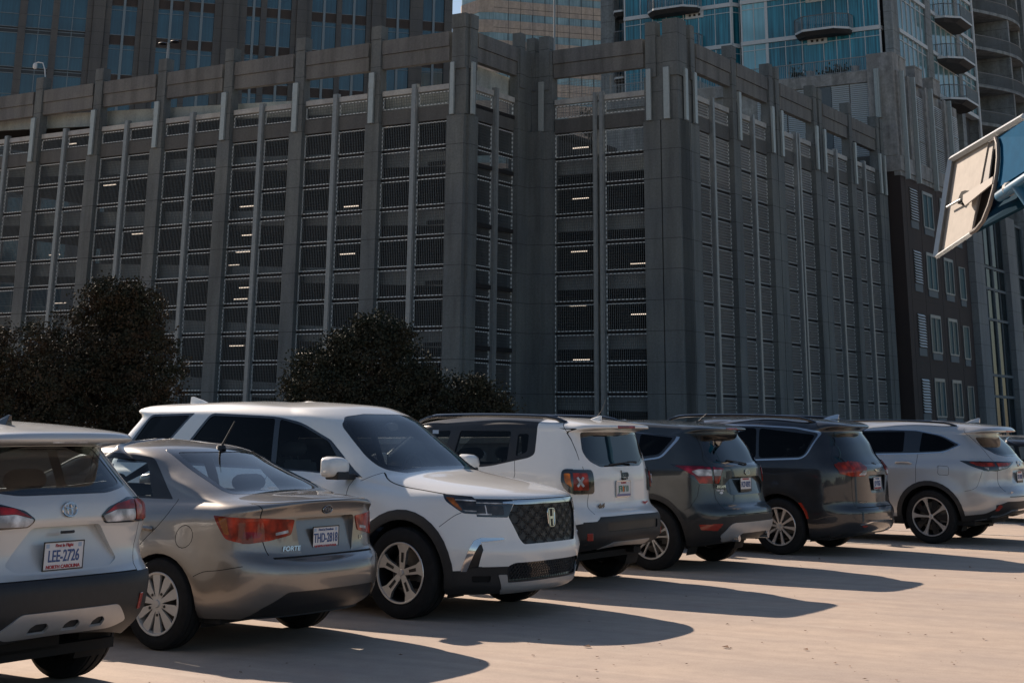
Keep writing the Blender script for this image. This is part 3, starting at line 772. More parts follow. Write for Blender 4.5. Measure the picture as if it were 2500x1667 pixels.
    b.cut('windshield', rp([(.55, 1.36), (.70, 1.03), (-.70, 1.03), (-.55, 1.36)], .07), 'end', 'front', (11, 15))
    # wheel openings
    for (wx, wz, wr) in b.wheels: b.cut('hole', circ(wx, wz, wr, 30), 'side', only=None)
    # sill and the shut lines
    b.cut('lower', [(.33, .255), (2.3, .245), (2.3, .15), (.33, .15)], 'side', rows=(0, 3), only=('paint',))
    b.seam(curve([(-.035, 1.035), (-.02, .95), (.05, .86), (.17, .75), (.29, .62)], 4), .006, rows=(5, 11))
    b.seam([(.97, 1.03), (.98, .6), (.97, .27)], .006, rows=(0, 11)); b.seam([(2.02, 1.0), (2.05, .6), (1.98, .27)], .006, rows=(0, 11))
    b.seam(curve([(-.335, .52), (-.42, .555), (-.55, .57), (-.72, .60)], 3), .005, rows=(2, 7))
    b.seam(circ(-.205, .785, .078, 16, .078)[:] + [(-.127, .785)], .005, rows=(5, 9), both=False, kind='left')
    b.seam(curve([(.665, 1.035), (.655, .95), (.645, .80), (.60, .665), (.56, .645)], 3), .007, 'end', 'rear', (5, 10)); b.seam(curve([(-.665, 1.035), (-.655, .95), (-.645, .80), (-.60, .665), (-.56, .645)], 3), .007, 'end', 'rear', (5, 10))
    b.seam([(.58, .648), (-.58, .648)], .012, 'end', 'rear', (4, 7))
    b.seam(curve([(.95, .955), (.80, .99), (.665, 1.022)], 3) + [(0.3, 1.030), (-.3, 1.03), (-.665, 1.022)] + curve([(-.665, 1.022), (-.80, .99), (-.95, .955)], 3), .005, 'end', 'rear', (7, 10))
    o = b.finish(root, P)
    car_base(root, b, -.5, 3.1, .74)
    cabin(root, 0, 2, .72, .28, seats=((1.25, .37), (1.25, -.37), (.42, .36), (.42, -.36)), dash=(1.9, .98), hr=.60)
    # rear parcel shelf and loudspeaker hump
    k = MB(); k.box(-.42, .3, -.62, .62, .98, 1.0); k.build('parcel_shelf', MT['interior'], root)
    st = dict(mats=(MT['hubcap'], MT['hubcap']), n=10, face=.098, hubin=.004, th=.02, hub=.24, nutr=.36, a0=.2,
              spoke=[((.15, .45, .80, .97), (.06, .10, .165, .165), 0, 0), ])
    for (x, r_) in ((0, 1), (2.65, 1)):
        for sg in (1, -1): make_wheel(.316, .212, .205, st, root, (x, sg * .775, .316), sg)
    # number plate, badges
    p, n = b.surf(0, .765, 'end', -1); pl = license_plate(root, p + n * -.012, Vector((-1, 0, 0)), 'THD-2818', top='First in Freedom')
    p, n = b.surf(0, .965, 'end', -1); M = frame_at(p + n * .003, n)
    e = MB(); e.lathe([(0, .004), (.054, .004), (.054, .0)], lambda a, bb, d: M @ Vector((a, bb * .52, d)), 28); q = e.build('maker_badge', MT['badgeblack'], root)
    e = MB(); e.tube([M @ Vector((.055 * math.cos(t), .029 * math.sin(t), .004)) for t in [2 * math.pi * i / 28 for i in range(28)]], .0035, 6, closed=True); e.build('badge_ring', MT['chrome'], q)
    text_mesh('badge_letters', 'KIA', .042, MT['chrome'], q, M @ Matrix.Translation((0, 0, .005)), sx=1.15, bold=.001, thick=.002)
    p, n = b.surf(.40, .705, 'end', -1); text_mesh('model_badge', 'FORTE', .045, MT['chrome'], root, frame_at(p + n * .003, n), sx=1.3, bold=.0012, thick=.002, shear=.2)
    p, n = b.surf(-.45, .745, 'end', -1); text_mesh('trim_badge', 'LX', .034, MT['chrome'], root, frame_at(p + n * .003, n), sx=1.2, bold=.0008, thick=.002)
    # door handles
    for sg in (1, -1):
        for x in (.22, 1.22):
            p, n = b.surf(x, .83, 'side', sg); h = MB(); h.tube([p + n * .0 + Vector((.11, 0, 0)), p + n * .035 + Vector((.08, 0, .002)), p + n * .042, p + n * .035 + Vector((-.08, 0, -.002)), p + Vector((-.11, 0, -.004))], [.014, .016, .016, .016, .014], 8)
            h.build('door_handle', P, root, True)
        mirror_part(root, (1.93, sg * .80, 1.0), sg, P, .2, .15)
    _p, _n = b.surf(.31, -.06, 'top'); a = MB(); bx, bz, by = .31, _p.z - .005, -.06; a.lathe([(0, .035), (.022, .03), (.035, .0)], lambda u, v, d: Vector((bx + u * 1.6, by + v, bz + d)), 12)
    a.tube([(bx, by, bz + .02), (bx - .03, by, bz + .06), (bx - .13, by, bz + .215)], [.012, .009, .006], 6); a.build('roof_antenna', MT['black'], root, True)
    # rear reflectors low in the bumper
    place_car(root, 8.64, 9.85)
    return root
kia()
# ------------------------------------------------------------------ white three-row sport utility, parked nose out
def pilot():
    root = thing('parked_suv', 'large white three-row sport utility reversed in with its black honeycomb grille facing out', 'car', group='cars parked in the row')
    P = paint('paint_white', (.80, .79, .76), metal=0, rough=.4, dust=.1)
    keys = [
     (-1.00, .32, 3.72, .225, .91, .28, .25, .215, .6, 3.0, .75, 2.7),
     (-1.15, .40, 3.79, .255, .96, .36, .33, .28, .6, 3.0, .80, 2.8),
     (-1.22, .50, 3.815, .36, .98, .46, .43, .39, .6, 3.0, .80, 2.8),
     (-1.24, .60, 3.84, .455, .99, .56, .53, .49, .6, 3.0, .80, 2.8),
     (-1.18, .70, 3.86, .55, .995, .66, .64, .58, .6, 3.0, .82, 2.8),
     (-1.10, .80, 3.835, .62, .998, .76, .74, .67, .6, 3.2, .84, 2.8),
     (-1.07, .95, 3.81, .86, .99, .92, .90, .86, .6, 3.4, .86, 2.7),
     (-1.05, 1.05, 3.80, .965, .975, 1.04, 1.02, .96, .6, 3.4, .86, 2.6),
     (-1.04, 1.12, 3.73, 1.01, .945, 1.11, 1.10, 1.01, .6, 3.4, .86, 2.7),
     (-1.02, 1.18, 3.45, 1.07, .905, 1.155, 1.15, 1.06, .56, 3.4, .80, 2.9),
     (-1.00, 1.23, 3.00, 1.13, .88, 1.19, 1.18, 1.12, .52, 3.6, .72, 3.3),
     (-.97, 1.28, 2.74, 1.17, .865, 1.22, 1.21, 1.155, .48, 3.8, .60, 3.6),
     (-.88, 1.44, 2.38, 1.39, .805, 1.42, 1.42, 1.38, .46, 3.8, .58, 3.8),
     (-.72, 1.63, 2.02, 1.63, .735, 1.63, 1.64, 1.62, .44, 3.8, .56, 3.9),
     (-.82, 1.69, 1.88, 1.70, .69, 1.69, 1.70, 1.68, .44, 3.6, .52, 3.7),
     (-.74, 1.735, 1.74, 1.75, .62, 1.735, 1.75, 1.725, .42, 3.2, .45, 3.2),
     (-.45, 1.765, 1.45, 1.775, .40, 1.765, 1.78, 1.755, .3, 2.8, .4, 2.6),
     (-.1, 1.785, 1.0, 1.795, .0, 1.785, 1.795, 1.785, .2, 2.5, .2, 2.5)]
    div = [2, 3, 3, 3, 2, 6, 3, 3, 4, 5, 3, 7, 7, 3, 3, 4, 4]
    b = Body(keys, div, (.04, .045), (16, 84, 26), wheels=[(0, .37, .43), (2.89, .37, .43)], flare=.02)

    b.region('black_trim', 'lower_bumper', MT['black'], .004)
    for (wx, wz, wr) in b.wheels: b.cut('black_trim', circ(wx, wz, wr + .082, 34), 'side', rows=(0, 9))
    b.cut('black_trim', [(.4, .40), (2.5, .40), (2.5, .1), (.4, .1)], 'side', rows=(0, 4))
    b.cut('black_trim', [(3.25, .40), (3.45, .41), (3.56, .445), (4.2, .44), (4.2, .1), (3.2, .1)], 'side', rows=(0, 4))
    b.cut('black_trim', [(-1.2, .442), (1.2, .442), (1.2, .1), (-1.2, .1)], 'end', 'front', (0, 4))
    b.cut('black_trim', [(-1.3, .56), (1.2, .56), (1.2, .1), (-1.2, .1)], 'end', 'rear', (0, 5))
    b.cut('black_trim', [(-1.3, .56), (-.7, .56), (-.55, .42), (-.4, .1), (-1.3, .1)], 'side', rows=(0, 5))
    # L shaped chrome and the black wedge behind it
    b.region('wedge', 'air_curtain', MT['trim'], -.01); b.region('chrome_l', 'bumper_chrome', MT['chrome'], .008)
    b.cut('wedge', [(3.545, .62), (3.64, .62), (3.585, .44), (3.48, .42)], 'side', rows=(0, 6)); 
    b.cut('chrome_l', rp([(3.455, .405), (3.50, .405), (3.60, .625), (3.75, .63), (3.75, .665), (3.585, .665), (3.555, .65)], .008), 'side', rows=(0, 7))
    for sg in (1, -1):
        b.cut('chrome_l', [(sg * y, z) for y, z in rp([(.90, .672), (.635, .668), (.625, .655), (.90, .630)], .004)], 'end', 'front', (0, 7))
    # headlamps
    b.region('lamp_bk', 'headlamp', MT['gloss'], .002)
    lp = rp([(3.245, 1.017, .004), (3.30, .96), (3.455, .865), (3.9, .84), (3.9, .972), (3.5, .995)], .02)
    b.cut('lamp_bk', lp, 'side', rows=(5, 9))
    for sg in (1, -1): b.cut('lamp_bk', [(sg * y, z) for y, z in rp([(.95, .985), (.50, .967), (.50, .94), (.57, .83), (.95, .845)], .008)], 'end', 'front', (5, 9))
    b.region('lamp_amber', 'turn_lens', MT['amber'], .006, 'lamp_bk'); b.cut('lamp_amber', rp([(3.285, .992), (3.36, .985), (3.45, .888), (3.425, .89)], .01), 'side', rows=(5, 9))
    b.region('lamp_clear', 'headlamp_lens', MT['smoke'], .006, 'lamp_bk'); b.region('drl', 'light_strip', MT['clear'], .009, 'lamp_bk')
    b.cut('lamp_clear', rp([(3.385, .965), (3.9, .935), (3.9, .855), (3.47, .880)], .012), 'side', rows=(5, 9))
    for sg in (1, -1): b.cut('lamp_clear', [(sg * y, z) for y, z in rp([(.95, .935), (.60, .925), (.60, .85), (.95, .856)], .01)], 'end', 'front', (5, 9))
    b.cut('drl', rp([(3.375, .975), (3.9, .95), (3.9, .942), (3.375, .966)], .002), 'side', rows=(5, 9)); b.cut('drl', rp([(3.45, .892), (3.9, .868), (3.9, .857), (3.47, .881)], .002), 'side', rows=(5, 9))
    for sg in (1, -1):
        b.cut('drl', [(sg * y, z) for y, z in rp([(.95, .958), (.56, .945), (.56, .937), (.95, .950)], .002)], 'end', 'front', (5, 9))
        b.cut('drl', [(sg * y, z) for y, z in rp([(.95, .868), (.70, .862), (.70, .852), (.95, .857)], .002)], 'end', 'front', (5, 9))
        b.cut('drl', [(sg * y, z) for y, z in [(.735, .93), (.728, .93), (.728, .855), (.735, .855)]], 'end', 'front', (5, 9))
    # grille
    b.region('grille', 'grille', MT['trim'], -.02)
    b.cut('grille', rp([(-.49, .942), (.49, .942), (.565, .84), (.47, .655), (.43, .612), (-.43, .612), (-.47, .655), (-.565, .84)], .02), 'end', 'front', (3, 9))
    b.region('bar', 'grille_bar', MT['chrome'], .012)
    b.cut('bar', rp([(-.46, .966), (.46, .966), (.50, .958), (.60, .953), (.60, .942), (.52, .938), (.48, .932), (-.48, .932), (-.52, .938), (-.60, .942), (-.60, .953), (-.50, .958)], .006), 'end', 'front', (5, 9))
    b.region('intake', 'lower_intake', MT['gloss'], -.02)
    b.cut('intake', rp([(-.53, .468), (.53, .468), (.60, .44), (.57, .325), (-.57, .325), (-.60, .44)], .03), 'end', 'front', (0, 4))
    b.region('skid', 'skid_plate', MT['silver'], .010)
    b.cut('skid', rp([(-.66, .378), (-.585, .378), (-.565, .312), (.565, .312), (.585, .378), (.66, .378), (.60, .25), (.5, .2), (-.5, .2), (-.60, .25)], .01), 'end', 'front', (0, 4))
    b.region('vent', 'fog_vent', MT['gap'], -.008)
    b.cut('vent', rp([(3.53, .37), (3.9, .375), (3.9, .315), (3.53, .32)], .012), 'side', rows=(0, 4))
    for sg in (1, -1): b.cut('vent', [(sg * y, z) for y, z in rp([(.95, .372), (.71, .37), (.71, .32), (.95, .318)], .012)], 'end', 'front', (0, 4))
    # windows
    b.region('dlo', 'window_trim', MT['gloss'], .001); b.region('side_window', 'side_window', MT['sided'], -.004)
    b.cut('dlo', rp([(-.74, 1.2), (-.60, 1.407, .05), (-.425, 1.656, .05), (.176, 1.672, .02), (-.24, 1.2)], .03), 'side', rows=(9, 15))
    b.cut('dlo', rp([(.04, 1.195, .03), (.204, 1.412), (.403, 1.674, .05), (1.236, 1.645, .2), (1.54, 1.592, .1), (1.915, 1.442), (2.26, 1.18, .03), (2.36, 1.125, .02), (1.7, 1.165)], .04), 'side', rows=(8, 15))
    b.region('sg2', 'front_side_window', MT['sidet'], -.004)
    for q in ([(-.66, 1.225), (-.41, 1.635, .05), (.13, 1.65), (-.25, 1.225)],): b.cut('side_window', rp(q, .04), 'side', rows=(9, 15))
    b.cut('side_window', rp([(.09, 1.215), (.42, 1.65, .05), (1.215, 1.625), (1.30, 1.195)], .03), 'side', rows=(9, 15))
    b.cut('sg2', rp([(1.36, 1.19), (1.275, 1.622), (1.55, 1.565, .08), (1.89, 1.43), (2.12, 1.20), (2.14, 1.155)], .03), 'side', rows=(9, 15))
    b.region('glossband', 'windscreen_band', MT['gloss'], .001); b.region('windshield', 'windshield', MT['glass'], -.002)
    ws = [(-.30, 1.672), (-.55, 1.648, .03), (-.655, 1.575, .04), (-.735, 1.30, .2), (-.725, 1.195, .05), (-.60, 1.168), (-.3, 1.19), (.3, 1.19), (.60, 1.168), (.725, 1.195, .05), (.735, 1.30, .2), (.655, 1.575, .04), (.55, 1.648, .03), (.30, 1.672)]
    s_ = lambda f: (f[b.lc] >> 1) >= b.cfront - 12 and b.keyrow[10] <= f[b.lr] < b.keyrow[15]
    b.cut1(b.region('glossband'), rp(ws, .02), 'end', s_)
    b.cut1(b.region('windshield'), rp([(y * .95, 1.18 + (z - 1.165) * .955 + .012) for y, z in [q[:2] for q in ws]], .02), 'end', s_)
    b.region('rear_window', 'rear_window', MT['glassd'], -.002); b.cut('rear_window', rp([(.62, 1.62), (.72, 1.3), (-.72, 1.3), (-.62, 1.62)], .06), 'end', 'rear', (10, 14))
    b.region('tail', 'tail_lamp', MT['red'], .004); b.cut('tail', rp([(-1.3, 1.20), (-.80, 1.18), (-.75, 1.12), (-.8, .98), (-1.3, .96)], .03), 'side', rows=(5, 11))
    for sg in (1, -1): b.cut('tail', [(sg * y, z) for y, z in rp([(1.1, 1.2), (.5, 1.16), (.5, 1.03), (1.1, .96)], .03)], 'end', 'rear', (5, 11))
    for (wx, wz, wr) in b.wheels: b.cut('hole', circ(wx, wz, wr, 34), 'side')
    # shut lines
    b.seam(curve([(2.53, 1.17), (2.66, 1.105), (2.82, 1.066), (3.05, 1.04), (3.26, 1.016)], 3), .007, rows=(6, 12)); b.seam([(3.26, 1.014), (3.5, .995), (3.9, .975)], .008, rows=(6, 10), only=('paint', 'lamp_bk'))
    b.seam([(.95, .982), (.50, .972), (-.50, .972), (-.95, .982)], .008, 'end', 'front', (6, 10), only=('paint', 'bar', 'lamp_bk'))
    b.seam([(2.27, 1.11), (2.285, .8), (2.30, .42)], .006, rows=(3, 10)); b.seam([(1.32, 1.17), (1.33, .7), (1.30, .42)], .006, rows=(3, 10)); b.seam([(.30, 1.17), (.36, .95), (.52, .70)], .006, rows=(4, 10))
    b.seam(curve([(3.44, .87), (3.38, .84), (3.27, .755)], 3), .005, rows=(5, 9)); b.seam([(2.35, 1.10), (2.52, 1.17)], .005, rows=(8, 12))
    b.finish(root, P); car_base(root, b, -.8, 3.4, .83, .24)
    # honeycomb of the grille and of the intake
    for nm, (y0, y1, z0, z1, dy, dz, rr) in dict(grille_mesh=(-.48, .48, .635, .925, .155, .046, .0060), intake_mesh=(-.53, .53, .335, .455, .04, .022, .0035)).items():
        g = MB(); r_ = 0; z = z0
        while z <= z1:
            y = y0 + (dy / 2 if r_ % 2 else 0)
            while y <= y1:
                lim = (.43 + (z - .61) * .45) if nm == 'grille_mesh' else .54
                if abs(y) < lim and not (nm == 'grille_mesh' and abs(y) < .05 and .73 < z < .9):
                    p, n = b.surf(y, z, 'end', 1); M = frame_at(p - n * .012, n)
                    h6 = [(dy * .47, 0), (dy * .24, dz * .85), (-dy * .24, dz * .85), (-dy * .47, 0), (-dy * .24, -dz * .85), (dy * .24, -dz * .85)]
                    g.tube([M @ Vector((a, c, 0)) for a, c in h6], rr * .55, 4, closed=True)
                y += dy
            z += dz; r_ += 1
        g.build(nm, MT['black'], root)
    cabin(root, 0, 2, .78, .45, seats=((1.35, .40), (1.35, -.40), (.45, .42), (.45, -.42), (-.35, .35), (-.35, -.35)), dash=(2.15, 1.10), mat=MT['seatl'], hr=.66)
    k = MB(); k.lathe([(0, .02), (.035, .02), (.04, -.02), (0, -.03)], lambda a, c, d: Vector((2.05 + d, a * 2.4, 1.56 + c)), 14); k.build('interior_mirror', MT['black'], root)
    k = MB(); k.box(2.18, 2.183, .5, .60, 1.50, 1.535); k.build('windscreen_sticker', MT['psky'], root)
    st = dict(mats=(MT['alloydark'], MT['alloy'], MT['alloydark']), n=5, face=.118, hubin=.022, th=.035, hub=.17, nutr=.27, a0=math.pi / 2 + .1, nuta=math.pi / 5,
              spoke=[((.12, .35, .72, .985), (.10, .125, .16, .30), 0, 1), ((.30, .70), (.045, .045), 0, 2)])
    st['spoke'] = [((.12, .35, .72, .985), (.10, .125, .16, .30), 0, 1)]
    for x in (0, 2.89):
        for sg in (1, -1):
            wl = make_wheel(.37, .242, .245, st, root, (x, sg * .845, .37), sg)
            for i in range(5):
                k = MB()
                a = 2 * math.pi * i / 5 + math.pi / 2 + .1; u = Vector((math.cos(a), 0, math.sin(a))); v = Vector((-math.sin(a), 0, math.cos(a)))
                q = [u * .085 + v * .012, u * .165 + v * .014, u * .165 - v * .014, u * .085 - v * .012]
                k.add([w_ + Vector((0, .118 - .022 * (1 - w_.length / .242) + .003, 0)) for w_ in q], [(0, 1, 2, 3)])
                k.build('spoke_inset', MT['alloydark'], wl)
    p, n = b.surf(0, .812, 'end', 1); M = frame_at(p + n * .006, n); e = MB()
    e.tube([M @ Vector((x, y, .004)) for x, y in rp([(-.062, .075), (.062, .075), (.05, -.075), (-.05, -.075)], .035, 5)], .006, 6, closed=True)
    for sg in (1, -1):
        e.add([M @ Vector((sg * a, c, .006)) for a, c in ((.044, .066), (.026, .066), (.017, -.066), (.037, -.066))] + [M @ Vector((sg * a, c, -.002)) for a, c in ((.044, .066), (.026, .066), (.017, -.066), (.037, -.066))], [(0, 1, 2, 3), (0, 4, 5, 1), (1, 5, 6, 2), (2, 6, 7, 3), (3, 7, 4, 0)])
    e.box(-.026, .026, -.012, .010, 0, .006, M)
    e.build('maker_badge', MT['chrome'], root, True)
    for sg in (1, -1):
        mirror_part(root, (2.24, sg * .90, 1.125), sg, P, .25, .185, .17)
        for x in (.55, 1.50):
            p, n = b.surf(x, 1.02, 'side', sg); h = MB(); h.tube([p + Vector((.11, 0, 0)), p + n * .035 + Vector((.08, 0, 0)), p + n * .04, p + n * .035 + Vector((-.08, 0, 0)), p + Vector((-.11, 0, 0))], [.014] * 5, 8); h.build('door_handle', P, root, True)
    k = MB(); 
    for y in (.5, .25, -.25, -.5): k.box(-.4, 1.45, y - .012, y + .012, 1.755, 1.772)
    fin_antenna(root, (-.42, 0, 1.765), P, .26, .075)
    place_car(root, 8.30 + 2.89, 12.5, -1)
    return root
pilot()
# ------------------------------------------------------------------ boxy white sport utility with black roof sides
def jeep():
    root = thing('parked_suv', 'boxy white sport utility with black roof sides and square tail lamps holding a pale X', 'car', group='cars parked in the row')
    P = paint('paint_white_two', (.80, .79, .76), metal=0, rough=.4, dust=.12)
    keys = [
     (-.62, .40, 3.15, .28, .80, .36, .30, .28, .35, 3.6, .5, 3.0),
     (-.73, .44, 3.33, .34, .865, .42, .36, .34, .38, 3.6, .5, 3.0),
     (-.79, .53, 3.42, .46, .895, .50, .48, .46, .40, 3.6, .5, 3.2),
     (-.79, .66, 3.44, .58, .90, .64, .62, .58, .40, 3.6, .5, 3.2),
     (-.75, .735, 3.42, .68, .90, .72, .70, .68, .40, 3.6, .5, 3.2),
     (-.68, .765, 3.40, .76, .90, .78, .76, .74, .38, 3.6, .5, 3.2),
     (-.655, .82, 3.38, .84, .897, .84, .83, .82, .38, 3.6, .5, 3.2),
     (-.65, 1.06, 3.36, 1.00, .89, 1.04, 1.02, .98, .38, 3.6, .5, 3.2),
     (-.64, 1.13, 3.25, 1.06, .88, 1.11, 1.09, 1.05, .38, 3.6, .5, 3.3),
     (-.62, 1.20, 2.40, 1.10, .86, 1.18, 1.15, 1.10, .36, 3.8, .5, 3.4),
     (-.59, 1.30, 2.15, 1.22, .83, 1.28, 1.25, 1.21, .34, 4, .45, 3.5),
     (-.53, 1.53, 1.78, 1.50, .755, 1.51, 1.51, 1.48, .32, 4, .45, 3.5),
     (-.60, 1.55, 1.74, 1.535, .745, 1.54, 1.54, 1.52, .32, 4.5, .45, 3.5),
     (-.70, 1.565, 1.70, 1.565, .735, 1.56, 1.57, 1.55, .32, 4.5, .45, 3.5),
     (-.70, 1.585, 1.62, 1.60, .71, 1.59, 1.61, 1.585, .30, 4.5, .4, 3.5),
     (-.55, 1.62, 1.50, 1.63, .64, 1.62, 1.64, 1.62, .3, 4, .4, 3),
     (-.25, 1.655, 1.20, 1.665, .42, 1.66, 1.675, 1.66, .3, 3, .4, 2.6),
     (.2, 1.68, .8, 1.685, .0, 1.68, 1.685, 1.68, .2, 2.5, .2, 2.5)]
    div = [2, 4, 4, 3, 2, 2, 8, 3, 3, 4, 8, 2, 2, 2, 3, 3, 3]
    b = Body(keys, div, (.03, .04), (22, 66, 12), wheels=[(0, .345, .41), (2.57, .345, .41)], flare=.02, crease=(11,))

    b.region('blackside', 'black_roof_side', MT['trim'], .001)
    b.cut('blackside', rp([(-.02, 1.70), (-.03, 1.56, .02), (-.045, 1.30, .05), (.02, 1.262), (.173, 1.233, .1), (.50, 1.165, .15), (.75, 1.155), (2.2, 1.13), (2.0, 1.35), (1.6, 1.70)], .05), 'side', kind='all', rows=(7, 16), both=True)
    b.region('side_window', 'side_window', MT['sidet'], -.004)
    for q in ([(.06, 1.50), (.05, 1.32), (.18, 1.27), (.19, 1.50)], [(.28, 1.525), (.28, 1.22), (.5, 1.19), (.98, 1.185), (.93, 1.525)], [(1.06, 1.525), (1.10, 1.185), (2.0, 1.16), (1.72, 1.49)]): b.cut('side_window', rp(q, .03), 'side', rows=(8, 13))
    b.region('cladding', 'lower_bumper', MT['black'], .004)
    b.cut('cladding', rp([(-1, .69), (-.72, .695, .01), (-.70, .655, .02), (-.55, .625), (-.43, .60), (-.36, .2), (-1, .2)], .01), 'side', rows=(0, 6))
    for sg in (1, -1): b.cut('cladding', [(sg * y, z) for y, z in [(-.01, .705), (.64, .70), (.70, .66), (1.1, .64), (1.1, .1), (-.01, .1)]], 'end', 'rear', (0, 6))
    for (wx, wz, wr) in b.wheels: b.cut('cladding', circ(wx, wz, wr + .055, 30), 'side', rows=(0, 9))
    b.cut('cladding', [(.38, .44), (2.2, .44), (2.2, .1), (.38, .1)], 'side', rows=(0, 5))
    b.region('skid', 'skid_plate', MT['silver'], .008); b.cut('skid', rp([(-.40, .455), (.40, .455), (.5, .40), (.45, .33), (-.45, .33), (-.5, .40)], .02), 'end', 'rear', (0, 4))
    b.region('panel', 'bumper_panel', MT['trim'], -.010); b.cut('panel', rp([(-.55, .64), (.55, .64), (.55, .56), (-.55, .56)], .015), 'end', 'rear', (0, 5))
    b.region('lamp', 'tail_lamp', MT['gloss'], .022); b.region('lamred', 'brake_lens', MT['redo'], .028, 'lamp'); b.region('lamam', 'amber_lens', MT['amber'], .028, 'lamp')
    b.cut('lamp', rp([(-.395, 1.158, .05), (-1, 1.155), (-1, .918), (-.47, .922, .08), (-.395, 1.03, .05)], .03), 'side', rows=(5, 10)); b.cut('lamam', rp([(-.42, 1.115), (-.475, 1.115), (-.50, .985), (-.44, 1.03)], .015), 'side', rows=(5, 10))
    for sg in (1, -1):
        b.cut('lamp', [(sg * y, z) for y, z in rp([(1, 1.155), (.605, 1.15, .04), (.60, .92, .04), (1, .918)], .02)], 'end', 'rear', (5, 10))
        b.cut('lamred', [(sg * y, z) for y, z in rp([(.835, 1.118), (.68, 1.118), (.68, .955), (.835, .955)], .02)], 'end', 'rear', (5, 10))
    b.region('glossband', 'rear_window_band', MT['gloss'], .001)
    for nm, k in (('glossband', 0), ('rear_window', .028)):
        if k: b.region('rear_window', 'rear_window', MT['glassd'], -.002)
        b.cut1(b.region(nm), rp([(-.615 + k, 1.525 - k, .04), (-.66 + k, 1.32, .05), (-.60 + k, 1.235 + k, .05), (-.44, 1.178 + k, .05), (.44, 1.178 + k, .05), (.60 - k, 1.235 + k, .05), (.66 - k, 1.32, .05), (.615 - k, 1.525 - k, .04)], .03), 'end', b.sel('rearall', (8, 12)))
    b.region('windshield', 'windshield', MT['glass'], -.002); b.cut('windshield', rp([(.66, 1.50), (.76, 1.14), (-.76, 1.14), (-.66, 1.50)], .06), 'end', 'front', (9, 13))
    b.region('hbrake', 'high_brake_lamp', MT['redp'], .005); b.cut('hbrake', rp([(-.19, 1.588), (.19, 1.588), (.19, 1.567), (-.19, 1.567)], .006), 'end', 'rear', (13, 15))
    for (wx, wz, wr) in b.wheels: b.cut('hole', circ(wx, wz, wr, 30), 'side')
    for sg in (1, -1):
        b.seam([(sg * .715, 1.56), (sg * .72, 1.25)], .006, 'end', 'rearall', (8, 13)); b.seam([(sg * .705, 1.25), (sg * .70, 1.15), (sg * .665, .92), (sg * .69, .80), (sg * .69, .70)], .006, 'end', 'rear', (4, 9))
    b.seam([(.60, .94), (.60, .94)]); b.seam([(.186, 1.235), (.16, 1.10), (.20, .85), (.34, .68)], .006, rows=(5, 12)); b.seam([(1.05, 1.15), (1.07, .45)], .006, rows=(4, 12)); b.seam([(2.0, 1.12), (2.0, .45)], .006, rows=(4, 10))
    b.seam([(-.30, 1.62), (-.35, 1.56), (-.41, 1.50)], .006, kind='all', rows=(11, 16))
    b.finish(root, P); car_base(root, b, -.45, 3.0, .77, .27)
    cabin(root, 0, 2, .72, .42, seats=((1.2, .36), (1.2, -.36), (.25, .36), (.25, -.36)), dash=(1.85, 1.08), hr=.62)
    st = dict(mats=(MT['alloydark'], MT['alloy'], MT['alloydark']), n=5, face=.098, th=.03, spoke=[((.12, .4, .97), (.11, .09, .14), 0, 1)])
    for x in (0, 2.57):
        for sg in (1, -1): make_wheel(.345, .215, .215, st, root, (x, sg * .78, .345), sg)
    p, n = b.surf(.02, .955, 'end', -1); license_plate(root, p + Vector((-.012, 0, 0)), Vector((-1, 0, 0)), 'JFR Y10', style='fl', frame=1)
    p, n = b.surf(-.045, 1.10, 'end', -1); text_mesh('maker_badge', 'Jeep', .095, MT['badgeblack'], root, frame_at(p + n * .004, n), sx=1.0, bold=.0022, thick=.004)
    p, n = b.surf(.50, .80, 'end', -1); text_mesh('drive_badge', '4x4', .062, MT['badgeblack'], root, frame_at(p + Vector((-.012, 0, 0)), Vector((-1, 0, 0))), sx=1.35, bold=.0025, thick=.003, shear=.25)
    p, n = b.surf(-.48, .80, 'end', -1); M = frame_at(p + Vector((-.01, 0, 0)), Vector((-1, 0, 0))); k = MB()
    for sg in (1, -1): k.add([M @ Vector((sg * a, c, .003)) for a, c in ((.0, .012), (.07, .02), (.05, .004), (.02, -.004), (.0, -.02))], [(0, 1, 2, 3, 4)])
    k.build('trail_badge', MT['pred'], root)
    k = MB(); k.box(-.672, -.652, -.035, .035, 1.045, 1.062); k.build('tailgate_handle', MT['gap'], root)
    for sg in (1, -1):
        # the pale X in each lamp
        p, n = b.surf(sg * .765, 1.035, 'end', -1); M = frame_at(p + n * .03, n)
        k = MB()
        for a in (52, 128): k.box(-.058, .058, -.012, .012, .0, .012, M @ Matrix.Rotation(rad(a), 4, 'Z'))
        k.box(-.018, .018, -.02, .02, 0, .014, M); k.build('lamp_cross', MT['clear'], root, bevel=.004)
        p, n = b.surf(sg * .775, .515, 'end', -1); k = MB(); k.box(-.033, .033, -.036, .036, -.004, .008, frame_at(p + n * .004, n)); k.build('reflector', MT['reflr'], root, bevel=.006)
        mirror_part(root, (1.85, sg * .83, 1.10), sg, P, .2, .19)
        p, n = b.surf(.42, 1.02, 'side', sg); h = MB(); h.tube([p + Vector((.10, 0, 0)), p + n * .035 + Vector((.07, 0, 0)), p + n * .035 + Vector((-.07, 0, 0)), p + Vector((-.10, 0, 0))], .014, 8); h.build('door_handle', P, root, True)
        rail(root, -.32, 1.55, .64, lambda x: 1.622 + .022 * (1 - ((x - .6) / .95)**2), MT['gloss'], sg, .022, .05)
        k = MB()
        for x in (.0, .72): k.box(x, x + .16, sg * .64 - .016, sg * .64 + .016, 1.62, 1.68)
    wiper(root, [(-.66, -.28, 1.215), (-.665, -.22, 1.22), (-.66, -.10, 1.225), (-.655, -.18, 1.222), (-.65, .30, 1.20)])
    fin_antenna(root, (-.30, -.04, 1.645), P, .15, .05)
